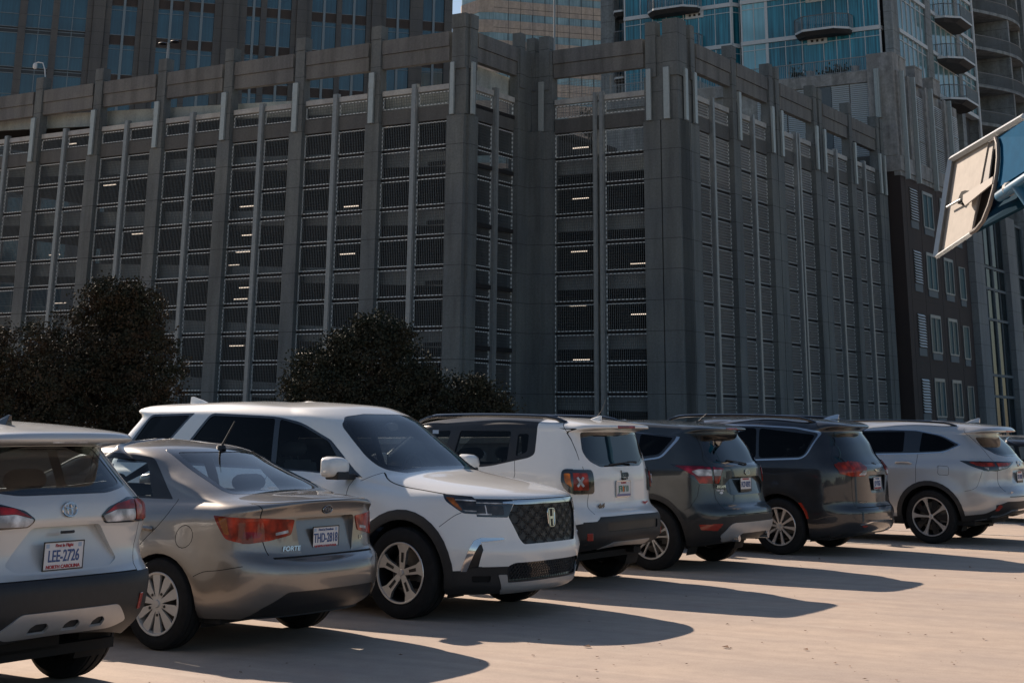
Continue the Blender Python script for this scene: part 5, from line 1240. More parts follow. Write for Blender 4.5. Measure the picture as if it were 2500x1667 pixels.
    b.seam([(.149, 1.235), (.175, 1.05), (.178, .85), (.165, .80)], .006, rows=(5, 11)); b.seam([(1.14, 1.2), (1.15, .37)], .006, rows=(3, 11)); b.seam([(2.2, 1.1), (2.2, .37)], .006, rows=(3, 10)); b.seam(curve([(-.37, .70), (-.52, .73), (-.68, .78), (-.74, .90), (-.78, 1.01)], 3), .004, rows=(4, 9))
    b.seam(rp([(-.14, 1.075), (-.31, 1.065), (-.305, .945), (-.15, .95)], .03) + [(-.16, 1.074)], .005, rows=(5, 9), both=False, kind='left')
    b.finish(root, P); car_base(root, b, -.6, 3.3, .82, .26)
    cabin(root, 0, 2, .75, .42, seats=((1.35, .4), (1.35, -.4), (.45, .4), (.45, -.4), (-.35, .36), (-.35, -.36)), dash=(2.05, 1.1), hr=.64)
    st = dict(mats=(MT['alloydark'], MT['alloy'], MT['alloydark']), n=5, face=.112, hubin=.02, th=.03, hub=.13, nutr=.22, a0=1.3,
              spoke=[((.10, .50, .80, .985), (.045, .055, .09, .18), 0, 1)])
    for x in (0, 2.85):
        for sg in (1, -1):
            wl = make_wheel(.37, .262, .235, st, root, (x, sg * .82, .37), sg)
            k = MB()
            for i in range(5):
                a = 2 * math.pi * (i + .5) / 5 + 1.3; po = spoke_poly([.03, .12, .255], [.018, .03, .05], a); M2 = len(po)
                k.add([Vector((x_, .085, y_)) for x_, y_ in po] + [Vector((x_, .06, y_)) for x_, y_ in po], [(0, 1, 4, 5), (1, 2, 3, 4)] + [(q, (q + 1) % M2, M2 + (q + 1) % M2, M2 + q) for q in range(M2)])
            k.build('dark_spoke', MT['alloydark'], wl)
    p, n = b.surf(.02, .925, 'end', -1); license_plate(root, p + Vector((-.003, 0, 0)), Vector((-1, 0, 0)), 'TCF-9302', style='fr', frame=1)
    p, n = b.surf(-.02, 1.105, 'end', -1); M = frame_at(p + n * .005, n); e = MB()
    for (a_, b_, cy_, r_) in ((.056, .040, 0, .0055), (.017, .037, .001, .0045), (.034, .014, .019, .0045)): e.tube([M @ Vector((a_ * math.cos(t), cy_ + b_ * math.sin(t), .003)) for t in [2 * math.pi * i / 26 for i in range(26)]], r_, 6, closed=True)
    e.build('maker_badge', MT['chrome'], root, True)
    p, n = b.surf(.58, .725, 'end', -1); text_mesh('model_badge', 'HIGHLANDER', .030, MT['chrome'], root, frame_at(p + Vector((-.01, 0, 0)), Vector((-1, 0, 0))), sx=1.2, bold=.0006, thick=.002)
    for sg in (1, -1):
        mirror_part(root, (2.05, sg * .88, 1.12), sg, P, .22, .18)
        rail(root, -.38, 1.60, .63, lambda x: 1.628 + .045 * (1 - ((x - .65) / 1.15)**2), MT['gloss'], sg, .016, .035, n=22)
        for x in (.36, 1.30):
            p, n = b.surf(x, 1.10, 'side', sg); h = MB(); h.tube([p + Vector((.12, 0, 0)), p + n * .038 + Vector((.085, 0, 0)), p + n * .042, p + n * .038 + Vector((-.085, 0, 0)), p + Vector((-.12, 0, 0))], [.016] * 5, 8); h.build('door_handle', P, root, True)
    wiper(root, [(-.98, 0, 1.19), (-.99, .02, 1.2), (-.97, .15, 1.22), (-.97, .05, 1.22), (-.93, .38, 1.24)])
    fin_antenna(root, (-.45, 0, 1.678), P, .22, .07)
    k = MB(); k.box(-.75, -.3, -.45, .45, .30, .42); k.build('exhaust', MT['under'], root)
    place_car(root, 7.40, 24.3)
    return root
highlander()
# ================================================================== surroundings
C3P, C3Q = -35.048, 72.586       # garage outer corner in the (p, q) street frame; p runs to the right, q away from us
C1P, C1Q = -45.317, 66.01
FRAME = Matrix.Rotation(-AN, 4, 'Z')
def bld(name, label, cat, p, q, group=None):
    o = thing(name, label, cat, FRAME @ Vector((p, q, 0)), -AN, group); o['_p'] = p; o['_q'] = q
    return o
def off(root): return Matrix.Translation((-root['_p'], -root['_q'], 0))
def speck(name, col, joints=None, rough=.8, var=.18, jw=.03, jd=.28, dirt=.25, sc=9):
    """granite or concrete with fine speckle, streaks of dirt and optional horizontal joints every `joints` metres"""
    m_, nt, b = newmat(name); tc = nd(nt, 'ShaderNodeTexCoord')
    n1 = noise(nt, sc, 5, .7); n2 = noise(nt, 1.2, 5, .6, stretch=(1, 1, .12)); n3 = noise(nt, .35, 3, .5)
    c = ramp(nt, n1, [(.3, [x * (1 - var) for x in col]), (.7, [x * (1 + var) for x in col])])
    d = ramp(nt, n2, [(.42, (1, 1, 1)), (.72, (1 - dirt,) * 3)]); c = mix(nt, 1.0, c, d, 'MULTIPLY')
    d2 = ramp(nt, n3, [(.35, (.88, .88, .9)), (.65, (1.08, 1.05, 1.0))]); c = mix(nt, 1.0, c, d2, 'MULTIPLY')
    if joints:
        sp = nd(nt, 'ShaderNodeSeparateXYZ'); nt.links.new(tc.outputs['Object'], sp.inputs[0])
        a = nd(nt, 'ShaderNodeMath', operation='ADD'); a.inputs[1].default_value = joints * 20 + jw / 2; nt.links.new(sp.outputs[2], a.inputs[0])
        md = nd(nt, 'ShaderNodeMath', operation='MODULO'); md.inputs[1].default_value = joints; nt.links.new(a.outputs[0], md.inputs[0])
        lt = nd(nt, 'ShaderNodeMath', operation='LESS_THAN'); lt.inputs[1].default_value = jw; nt.links.new(md.outputs[0], lt.inputs[0])
        c = mix(nt, lt.outputs[0], c, [x * jd for x in col])
    nt.links.new(c, b.inputs['Base Color']); b.inputs['Roughness'].default_value = rough
    return m_
def panes(name, col, rough=.06, streak=0.0, sc=(1.6, 1.6, .05), spec=.7, metal=0.0):
    m_, nt, b = newmat(name)
    n = noise(nt, 3.0, 3, .6, stretch=sc); n2 = noise(nt, .25, 2, .5)
    c = ramp(nt, n, [(.35, [x * (1 - streak) for x in col]), (.65, [min(1, x * (1 + streak)) for x in col])])
    c = mix(nt, 1.0, c, ramp(nt, n2, [(.35, (.75,) * 3), (.65, (1.2,) * 3)]), 'MULTIPLY')
    nt.links.new(c, b.inputs['Base Color']); b.inputs['Roughness'].default_value = rough
    b.inputs['Specular IOR Level'].default_value = spec; b.inputs['Metallic'].default_value = metal
    w_ = noise(nt, .8, 2, .5); bump(nt, b, w_, .05, .05)
    return m_
BM = dict(
    granite=speck('granite', (.130, .146, .148), 1.55, dirt=.42), granite2=speck('granite_beam', (.152, .155, .151), None, dirt=.5), granited=speck('granite_spandrel', (.098, .100, .097)),
    metal=simple('zinc_strip', (.33, .37, .37), .45, metal=.3, var=.1), alu=simple('aluminium_mullion', (.23, .25, .255), .5, metal=.4, var=.12),
    mesh=simple('mesh_bar', (.15, .17, .18), .5, metal=.3), cap=speck('pale_cap', (.40, .41, .40), dirt=.3), pale=speck('pale_ramp_wall', (.34, .38, .37), dirt=.3),
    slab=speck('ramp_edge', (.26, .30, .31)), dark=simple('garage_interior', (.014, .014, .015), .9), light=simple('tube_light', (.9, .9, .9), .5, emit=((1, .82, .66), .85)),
    tg=speck('tower_granite', (.112, .110, .107), 1.36, jw=.03), tg2=speck('tower_brown', (.065, .048, .040)), tframe=simple('tower_frame', (.17, .19, .20), .4, metal=.5),
    tglass=panes('tower_glass', (.014, .062, .088), .05, .25), bwglass=panes('brick_glass', (.022, .070, .092), .35, .2, spec=.05), tdark=simple('tower_dark_strip', (.02, .02, .022), .4),
    beige=speck('beige_cladding', (.33, .30, .27), dirt=.3, sc=2), bglass=panes('ribbon_glass', (.15, .24, .265), .05, .2), joint=simple('joint', (.03, .028, .026), .8),
    conc=speck('raw_concrete', (.23, .26, .27), 1.45, dirt=.5, sc=4, var=.25), concp=speck('podium_concrete', (.30, .305, .30), None, dirt=.55, sc=3, var=.28),
    brick=speck('dark_brick', (.040, .029, .027), None, dirt=.1, sc=14), grey=simple('sill_grey', (.11, .135, .15), .7, var=.1), louv=simple('louvre', (.58, .62, .63), .5, metal=.3),
    cglass=panes('condo_glass', (.026, .18, .245), .07, .55, (2.2, 2.2, .06)), cglassl=panes('condo_glass_pale', (.22, .46, .53), .07, .12), cglasss=panes('condo_glass_side', (.13, .25, .28), .06, .25, (1.2, 1.2, .1)),
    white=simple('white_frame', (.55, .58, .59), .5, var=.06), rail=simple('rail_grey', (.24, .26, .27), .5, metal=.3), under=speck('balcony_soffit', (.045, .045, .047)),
    lowglass=panes('lobby_glass', (.012, .020, .024), .10, .8, (.6, .6, .5), spec=.12), wire=simple('mesh_wire', (.06, .07, .075), .6), leafpot=simple('pot', (.35, .36, .36), .7), shrub=simple('shrub', (.018, .03, .016), .9),
)
def dash_mat():
    """aluminium angle perforated along its length: bright with dark slots"""
    m_, nt, b = newmat('perforated_angle'); tc = nd(nt, 'ShaderNodeTexCoord'); ch = nd(nt, 'ShaderNodeTexChecker'); ch.inputs['Scale'].default_value = 8.5
    ch.inputs[1].default_value = (.60, .64, .64, 1); ch.inputs[2].default_value = (.20, .22, .22, 1)
    nt.links.new(tc.outputs['Object'], ch.inputs[0]); nt.links.new(ch.outputs[0], b.inputs['Base Color']); b.inputs['Roughness'].default_value = .5; return m_
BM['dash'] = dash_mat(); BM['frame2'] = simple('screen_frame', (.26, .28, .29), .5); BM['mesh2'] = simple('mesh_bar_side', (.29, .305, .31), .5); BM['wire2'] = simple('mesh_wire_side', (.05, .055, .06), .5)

class Fac:
    """a facade: u along the wall, w into the building, z up"""
    def __init__(s, root, kind, p, q): s.root, s.kind, s.p, s.q = root, kind, p, q
    def M(s):
        # returns matrix taking (u, w, z) to the root's local frame
        o = off(s.root)
        if s.kind == 'A': m_ = Matrix(((-1, 0, 0, s.p), (0, 1, 0, s.q), (0, 0, 1, 0), (0, 0, 0, 1)))     # u to the left, faces us
        else: m_ = Matrix(((0, -1, 0, s.p), (1, 0, 0, s.q), (0, 0, 1, 0), (0, 0, 0, 1)))                  # u away from us, faces right
        return o @ m_
    def box(s, mb, u0, u1, w0, w1, z0, z1): mb.box(u0, u1, w0, w1, z0, z1, s.M())
    def pt(s, u, w, z): return s.M() @ Vector((u, w, z))

def garage():
    root = bld('parking_garage', 'grey granite parking garage with slim pilasters and mesh screens filling the background', 'garage', C3P, C3Q)
    FA, FB1, FD, FB = Fac(root, 'A', C1P, C1Q), Fac(root, 'B', C1P + 1.25, C1Q), Fac(root, 'A', C3P, C3Q), Fac(root, 'B', C3P, C3Q)
    TOP = 17.05
    def pilaster(f, u0, u1, up, lamps=(), notch=None, name='pilaster'):
        m_ = MB(); parts = [(u0, u1)] if notch is None else [(u0, notch - .04), (notch + .04, u1)]
        for a, b in parts: f.box(m_, a, b, 0, .6, -.2, TOP)
        if notch: f.box(m_, notch - .04, notch + .04, .10, .6, -.2, TOP)
        f.box(m_, u0 + .02, u1 - .02, .07, .58, TOP, 19.38)
        for a, b in up:
            f.box(m_, a, b, -.02, .56, 19.38, 21.70); f.box(m_, a - .01, b + .01, -.045, .58, 21.70, 22.45)
            f.box(m_, a + .03, b - .03, .0, .5, TOP, 19.38)
        if len(up) > 1: f.box(m_, up[0][1], up[1][0], .10, .55, 19.38, 21.62)
        o = m_.build(name, BM['granite'], root)
        for a, b in lamps:
            l = MB(); f.box(l, a, b, -.16, -.021, TOP + .01, 19.84); f.box(l, a - .015, b + .015, -.17, -.021, 19.0, 19.84); l.build('metal_strip', BM['metal'], root, bevel=.01)
    def bay(f, u0, u1, mull, slope=None, rows=11, small=True, inner=True):
        """u0..u1 clear width; mull list of (a,b) mullions"""
        m_ = MB(); f.box(m_, u0, u1, .25, .55, 16.93, 17.70); m_.build('spandrel', BM['granited'], root)
        m_ = MB(); f.box(m_, u0, u1, .12, .50, 20.03, 20.80); m_.build('parapet_beam', BM['granite2'], root)
        m_ = MB(); f.box(m_, u0, u1, .05, .52, 20.82, 21.60); m_.build('parapet_beam', BM['granite2'], root)
        m_ = MB(); f.box(m_, u0, u1, .22, .50, 18.52, 18.80); m_.build('pale_cap', BM['cap'], root)
        for a, b in mull:
            l = MB(); f.box(l, a, b, .10, .34, -.2, 18.97); f.box(l, a + .05, b - .05, .06, .10, -.2, 18.95); l.build('mullion', BM['alu'], root)
        edges = [u0] + [e for ab in sorted(mull) for e in ab] + [u1]; spans = [(edges[i], edges[i + 1]) for i in range(0, len(edges), 2)]
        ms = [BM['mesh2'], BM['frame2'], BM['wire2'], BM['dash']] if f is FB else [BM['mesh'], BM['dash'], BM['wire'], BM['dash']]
        for a, b in spans:
            if b - a < .3: continue
            g = MB(); g.cur = 0
            rr = [(17.76, 18.44)] + [(TOP - 1.55 * (k + 1) + .08, TOP - 1.55 * k - (.20 if k == 0 else .08)) for k in range(rows)]
            n = max(3, int(round((b - a - .1) / .112)))
            for ri, (z0, z1) in enumerate(rr):
                if ri == 1: g.build('mesh_screen', ms, root, fix=False); g = MB()
                g.cur = 0
                for i in range(1, n):
                    u = a + .05 + (b - a - .1) * i / n; f.box(g, u - .008, u + .008, .335, .37, z0, z1)
                g.cur = 2
                h = .155; z = z0 + h
                while z < z1 - .05: f.box(g, a, b, .375 if f is not FB else .325, .383, z - (.006 if f is not FB else .014), z + (.006 if f is not FB else .014)); z += h
                g.cur = 1
                f.box(g, a, a + .05, .31, .38, z0, z1); g.cur = 3; f.box(g, b - .05, b, .31, .38, z0, z1); g.cur = 1
                f.box(g, a + .05, b - .05, .31, .38, z0, z0 + .05); f.box(g, a + .05, b - .05, .31, .38, z1 - .05, z1)
            g.build('mesh_screen', ms, root, fix=False)
        l = MB()
        for k in range(1, rows): f.box(l, u0, u1, .38, .50, TOP - 1.55 * k - .09, TOP - 1.55 * k + .09)
        l.build('floor_beam', BM['dark'], root)
    # long facade facing us: bays of 5.34 m
    for i in range(1, 9): pilaster(FA, 5.34 * i - .93, 5.34 * i, [(5.34 * i - .90, 5.34 * i - .26)], [(5.34 * i - .58, 5.34 * i - .26)])
    for i in range(0, 8): bay(FA, 5.34 * i + (.0 if i == 0 else 0), 5.34 * i + 4.41, [(5.34 * i + 2.03, 5.34 * i + 2.38)])
    # corner tower
    m_ = MB(); FA.box(m_, -1.08, 0, 0, 1.14, -.2, TOP); FA.box(m_, -1.25, -1.08, .29, 1.14, -.2, TOP); FA.box(m_, -1.14, -.06, .07, 1.07, TOP, 19.5)
    FA.box(m_, -1.10, -.26, -.02, 1.0, 19.5, 21.7); FA.box(m_, -1.23, -1.10, .30, 1.0, 19.5, 21.7); FA.box(m_, -1.12, -.24, -.05, 1.02, 21.7, 22.47); FA.box(m_, -1.26, -1.12, .29, 1.02, 21.7, 22.47)
    m_.build('corner_pier', BM['granite'], root)
    for (u, v) in ((-.50, -.26),): l = MB(); FA.box(l, u, v, -.16, -.021, TOP + .01, 19.84); l.build('metal_strip', BM['metal'], root, bevel=.01)
    l = MB(); FB1.box(l, .32, .62, -.14, -.0, TOP + .01, 19.84); l.build('metal_strip', BM['metal'], root, bevel=.01)
    bay(FB1, 1.14, 5.10, [(2.95, 3.30)])
    # re-entrant corner
    m_ = MB(); FB1.box(m_, 5.10, 6.4, 0, .6, -.2, TOP); FD.box(m_, 8.24, 9.02, 0, .6, -.2, TOP); FD.box(m_, 7.70, 8.24, .04, .6, -.2, TOP); FD.box(m_, 8.28, 9.02, -.35, 0, -.2, TOP)
    FB1.box(m_, 5.15, 7.0, .05, .6, TOP, 21.6); FD.box(m_, 7.75, 9.65, .061, .6, TOP, 21.59); FD.box(m_, 7.93, 8.57, -.02, .5, 19.38, 22.45); FB1.box(m_, 5.25, 5.8, -.03, .5, 19.4, 22.5); FD.box(m_, 8.85, 9.4, -.03, .55, 19.4, 22.45)
    m_.build('inner_corner_pier', BM['granite'], root)
    l = MB(); FD.box(l, 8.22, 8.53, -.16, -.021, TOP + .01, 19.84); l.build('metal_strip', BM['metal'], root, bevel=.01)
    bay(FD, 2.10, 7.70, [(4.57, 4.83), (4.97, 5.22)])
    # outer corner tower
    m_ = MB()
    for (a, b) in ((1.10, 2.10), (.02, 1.03)): FD.box(m_, a, b, 0, .8, -.2, TOP)
    FD.box(m_, .0, 2.1, .10, 1.3, -.2, TOP); FB.box(m_, .16, 1.37, 0, .8, -.2, TOP); FB.box(m_, 1.44, 2.52, 0, .8, -.2, TOP); FB.box(m_, .1, 2.5, .1, 1.3, -.2, TOP)
    FD.box(m_, .08, 2.04, .07, 1.2, TOP, 19.45); FB.box(m_, .08, 2.46, .07, 1.2, TOP, 19.45)
    FD.box(m_, 1.29, 1.90, -.02, .6, 19.4, 22.45); FD.box(m_, .86, 1.29, .12, .6, 19.4, 21.6); FD.box(m_, .0, .86, -.03, .9, 19.4, 22.5); FB.box(m_, .15, 1.09, -.02, .9, 19.4, 22.52); FB.box(m_, 1.09, 1.6, .12, .6, 19.4, 21.6); FB.box(m_, 1.6, 2.1, -.02, .6, 19.4, 22.45)
    m_.build('corner_pier', BM['granite'], root)
    for f, a, b in ((FD, 1.55, 1.83), (FD, .47, .80), (FB, .62, .92), (FB, 1.75, 2.05)): l = MB(); f.box(l, a, b, -.16, -.021, TOP + .01, 19.84); l.build('metal_strip', BM['metal'], root, bevel=.01)
    # receding facade
    bay(FB, 2.52, 7.0, [(4.05 + .35, 4.40 + .35)]); pilaster(FB, 7.0, 7.94, [(7.0, 7.6)], [(7.62, 7.90)])
    bay(FB, 7.94, 12.35, [(9.95, 10.30)]); pilaster(FB, 12.35, 14.35, [(12.4, 12.95), (13.4, 13.95)], [(12.45, 12.75), (13.85, 14.15)], 13.35)
    bay(FB, 14.35, 19.49, [(16.55, 16.85), (17.0, 17.3)]); pilaster(FB, 19.49, 21.45, [(19.55, 20.1), (20.5, 21.05)], [(19.6, 19.9), (20.95, 21.25)], 20.47)
    bay(FB, 21.45, 25.97, [(23.45, 23.80)]); pilaster(FB, 25.97, 26.85, [(25.97, 26.55)], [(26.55, 26.82)])
    bay(FB, 26.85, 31.47, [(28.85, 29.20)]); pilaster(FB, 31.47, 33.15, [(31.5, 32.0), (32.3, 32.8)], [(31.55, 31.85), (32.5, 32.8)], 32.2)
    m_ = MB(); FB.box(m_, 33.15, 33.3, .05, 30, 0, 20); m_.build('end_wall', BM['granited'], root)
    # inside: sloping ramps along the long facade, level decks behind the others
    sl = .056
    def ramp_(mb, f, u0, u1, w0, w1, zc, h, s_):
        M = f.M(); vs_ = [M @ Vector((u, w_, zc + s_ * (u - 2) + dz)) for u in (u0, u1) for w_ in (w0, w1) for dz in (-h / 2, h / 2)]
        mb.add(vs_, [(0, 1, 3, 2), (4, 6, 7, 5), (0, 4, 5, 1), (2, 3, 7, 6), (0, 2, 6, 4), (1, 5, 7, 3)])
    for k in range(-1, 6):
        zc = 15.05 - 3.1 * k
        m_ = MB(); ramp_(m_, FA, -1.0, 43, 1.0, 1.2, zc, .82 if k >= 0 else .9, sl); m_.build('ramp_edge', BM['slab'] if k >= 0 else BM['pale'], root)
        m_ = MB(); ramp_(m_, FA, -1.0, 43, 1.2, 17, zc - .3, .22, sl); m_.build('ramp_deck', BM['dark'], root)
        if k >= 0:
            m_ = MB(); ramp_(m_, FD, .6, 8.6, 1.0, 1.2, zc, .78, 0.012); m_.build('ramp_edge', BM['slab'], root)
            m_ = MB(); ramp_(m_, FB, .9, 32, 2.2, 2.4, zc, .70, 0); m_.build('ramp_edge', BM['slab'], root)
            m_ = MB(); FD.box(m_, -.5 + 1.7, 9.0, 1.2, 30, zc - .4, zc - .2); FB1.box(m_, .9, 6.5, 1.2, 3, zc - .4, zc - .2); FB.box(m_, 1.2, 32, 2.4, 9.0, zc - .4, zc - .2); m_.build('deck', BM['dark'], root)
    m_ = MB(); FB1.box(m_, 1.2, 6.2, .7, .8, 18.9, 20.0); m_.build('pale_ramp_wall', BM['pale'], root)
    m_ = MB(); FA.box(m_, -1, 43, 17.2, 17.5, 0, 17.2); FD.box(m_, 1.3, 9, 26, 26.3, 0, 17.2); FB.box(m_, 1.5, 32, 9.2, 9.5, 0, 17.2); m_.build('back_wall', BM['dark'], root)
    m_ = MB(); FB.box(m_, 24, 29, 3.0, 3.1, 18.0, 19.9); m_.build('pale_ramp_wall', BM['pale'], root)
    # lit tubes hanging from the decks
    px = [(FA, 337, 571), (FA, 603, 504), (FA, 607, 574), (FA, 593, 615), (FA, 567, 647), (FA, 600, 702), (FA, 587, 730), (FA, 385, 731), (FA, 578, 844), (FA, 848, 620), (FA, 857, 504), (FA, 743, 862), (FA, 130, 696), (FA, 146, 740), (FA, 133, 622), (FA, 172, 352), (FA, 833, 739),
          (FD, 1417, 361), (FD, 1417, 485), (FD, 1414, 614), (FD, 1419, 878), (FD, 1411, 746), (FD, 1560, 643), (FD, 1561, 767), (FA, 942, 312), (FA, 268, 452)]
    camf = Matrix.Rotation(AN, 4, 'Z')
    for f, x, y in px:
        d = _fw + (x - 1250) / 3770 * _r2 - (y + 104.2) / 3770 * _u2; d = camf @ d; o_ = camf @ Vector((0, 0, H_CAM))
        t = (f.q + 3.0) / d.y; X = d * t; u = f.p - X.x; z = X.z + H_CAM
        l = MB(); f.box(l, u - .5, u + .5, 2.95, 3.05, z - .022, z + .022); l.build('tube_light', BM['light'], root)
    # chain-link and planting on the roof deck, seen through the openings
    g = MB()
    for i in range(29): FD.box(g, 2.3 + i * .19, 2.312 + i * .19, .9, .91, 18.8, 20.0)
    for j in range(8): FD.box(g, 2.2, 7.7, .9, .91, 18.85 + j * .15, 18.862 + j * .15)
    FD.box(g, 4.5, 4.55, .88, .93, 18.8, 20.02); g.build('chain_fence', BM['rail'], root)
    g = MB()
    for i in range(4):
        for j in range(26): FB.box(g, 2.9 + j * .15, 2.92 + j * .15, .9 + i * .01, .92, 18.8, 20.0)
        break
    g.build('chain_fence', BM['rail'], root)
    return root
garage()

def lamp_pole(name, label, cat, u, w_, z0, z1, kind):
    f = Fac(type('o', (), {'__getitem__': lambda s, k: 0})(), 'A', C1P, C1Q)
    p = f.M() @ Vector((u, w_, 0)); root = thing(name, label, cat, FRAME @ Vector((p.x, p.y, z0)), -AN)
    h = z1 - z0; m_ = MB(); m_.tube([(0, 0, 0), (0, 0, h)], .09 if kind == 'twin' else .06, 10); m_.build('pole', BM['rail'], root, True)
    if kind == 'twin':
        for sg in (1, -1):
            k = MB(); k.tube([(0, 0, h - .05), (sg * .25, 0, h)], .04, 8); k.lathe([(0, .08), (.22, .07), (.30, 0), (.22, -.05), (0, -.06)], lambda a, b, d, sg=sg: Vector((sg * .52 + a, b, h + d)), 16); k.build('lamp_head', BM['tdark'], root, True)
    elif kind == 'camera':
        k = MB(); k.tube([(0, 0, h), (-.1, 0, h + .5), (-.35, 0, h + .95), (-.8, 0, h + 1.05), (-1.05, 0, h + 1.02)], .035, 8); k.build('arm', BM['white'], root, True)
        k = MB(); k.lathe([(0, .1), (.10, .1), (.14, .0), (.14, -.18), (.1, -.27), (0, -.3)], lambda a, b, d: Vector((-1.05 + a, b, h + .92 + d)), 14); k.build('camera_dome', BM['white'], root, True)
    return root
lamp_pole('street_lamp', 'twin-headed dark lamp post rising behind the garage parapet', 'street lamp', 23.44, 3.0, 17.4, 24.40, 'twin')
lamp_pole('security_camera', 'small white dome camera on a curved arm above the garage parapet', 'camera', 31.41, .3, 22.45, 22.55, 'camera')
_l = lamp_pole('lamp_mast', 'thin dark mast standing in front of the beige banded tower', 'mast', -1.26, 9.0, 17.3, 34.0, 'mast')

# ------------------------------------------------------------------ granite tower, upper left
def plane_frame(P, T):
    a = math.atan2(T[1], T[0]); return P, a
def tower_left():
    a = math.atan2(.28401534, .95881973)
    root = thing('office_tower', 'dark brown granite office tower with blue window strips, at the upper left', 'office tower', (-27.9475, 157.54, 0), a)
    PITCH = 4.12; Z0 = 39.35           # top of a brown spandrel
    Wn = MB(); Wn.box(-44, 22.4, .35, 30, 0, 62); Wn.build('wall', BM['tdark'], root)
    # piers (front face at y=0): narrow and broad
    cols = [(-44, -35.6), (-29.4, -28.2), (-22.68, -21.94), (-19.47, -18.81), (-16.14, -13.70), (-11.15, -9.01), (-6.42, -5.89), (-3.27, .07), (3.33 - 1.79, 2.17), (4.78, 6.96), (9.63, 10.18), (12.87, 15.02), (17.67, 19.10), (21.53, 22.4)]
    for i, (u0, u1) in enumerate(cols):
        m_ = MB()
        if u1 - u0 > 1.9 and u1 - u0 < 4:
            e = (u1 - u0) * .24; m_.box(u0, u0 + e, .0, .5, 0, 60); m_.box(u1 - e, u1, .0, .5, 0, 60); m_.box(u0 + e + .03, u1 - e - .03, -.22, .5, 0, 60)
        else: m_.box(u0, u1, 0, .5, 0, 60)
        m_.build('pier', BM['tg'], root)
    wins = [(-35.6, -29.4), (-28.2, -22.68), (-21.94, -19.47), (-18.81, -16.14), (-13.70, -11.15), (-9.01, -6.42), (-5.89, -3.27), (.07, 1.54), (2.17, 4.78), (6.96, 9.63), (10.18, 12.87), (15.02, 17.67), (19.10, 21.53)]
    wins[7] = (.07, 1.54)
    rest = MB()
    for (u0, u1) in wins:
        left = u1 < -15
        for k in range(-6, 6):
            zt = Z0 + PITCH * k; zb = zt - PITCH
            vis = 34 < zt < 50 and u0 > -27
            m_ = MB() if vis else rest
            um = (u0 + u1) / 2
            if left:
                m_.cur = 0; m_.box(u0, u1, .28, .33, zb + .15, zt - .55); m_.cur = 1
                for z in (zt - .55, zt - .15, zb + 1.45, zb + .1): m_.box(u0, u1, .22, .34, z - .03, z + .03)
                m_.box(um - .035, um + .035, .20, .34, zb + .1, zt); m_.cur = 2; m_.box(u0, u1, .25, .31, zt - .52, zt - .18); m_.cur = 1
            else:
                m_.cur = 0; m_.box(u0, u1, .28, .33, zb + .05, zt - 1.02); m_.cur = 3; m_.box(u0, u1, .20, .34, zt - 1.0, zt)
                m_.cur = 2; m_.box(u0, u1, .26, .32, zb - .02 - .0, zb - .0); m_.cur = 1
                for z in (zb + .03, zt - .98 - .50, zt - 1.0): m_.box(u0, u1, .22, .35, z - .03, z + .03)
            if vis: m_.build('window', [BM['tglass'], BM['tframe'], BM['tdark'], BM['tg2']], root)
        if not left: l = MB(); l.box((u0 + u1) / 2 - .13, (u0 + u1) / 2 + .13, .08, .30, 0, 60); l.build('mullion', BM['tframe'], root)
    o = rest.build('window', [BM['tglass'], BM['tframe'], BM['tdark'], BM['tg2']], root); o['kind'] = 'stuff'
tower_left()

# ------------------------------------------------------------------ beige banded tower, top centre
def tower_mid():
    a = math.atan2(.27563736, .9612617)
    root = thing('office_tower', 'pale beige tower with ribbon windows behind the middle of the garage', 'office tower', (8.3317, 299.884, 0), a)
    def body(mb, z0, z1, o_=0.0):
        # plan: chamfered left corner
        pl = [(-17.3 - o_, 6.5), (-15.2 - o_, .9 - o_), (-12.36, -o_), (-9.3, -o_), (26, -o_), (26, 7.5), (-17.2 - o_, 7.5)]
        mb.prism(pl, lambda x, y, d: Vector((x, y, d)), z0, z1)
    core = MB(); body(core, 0, 30, -.3); core.build('wall', BM['beige'], root)
    for k in range(13):
        zt = 79.7 + 4.07 * (k - 10.5 + .0)
        zt = 79.7 - 4.07 * 9 + 4.07 * k
        if zt < 44: continue
        m_ = MB(); body(m_, zt - 1.53, zt, -.12); m_.cur = 1
        for i in range(16):
            u = -9.3 + i * 2.55
            if u < 25: m_.box(u - .05, u + .05, .03, .2, zt - 1.53, zt)
        m_.build('window', [BM['bglass'], BM['joint']], root)
        m_ = MB(); body(m_, zt, zt + 2.54, 0); m_.cur = 1
        for i in range(16):
            u = -9.3 + i * 2.55
            if u < 25: m_.box(u - .04, u + .04, -.012, .2, zt + .01, zt + 2.53)
        m_.box(-12.3, 25.9, -.012, .2, zt + .95, zt + 1.03); m_.build('beige_band', [BM['beige'], BM['joint']], root)
tower_mid()

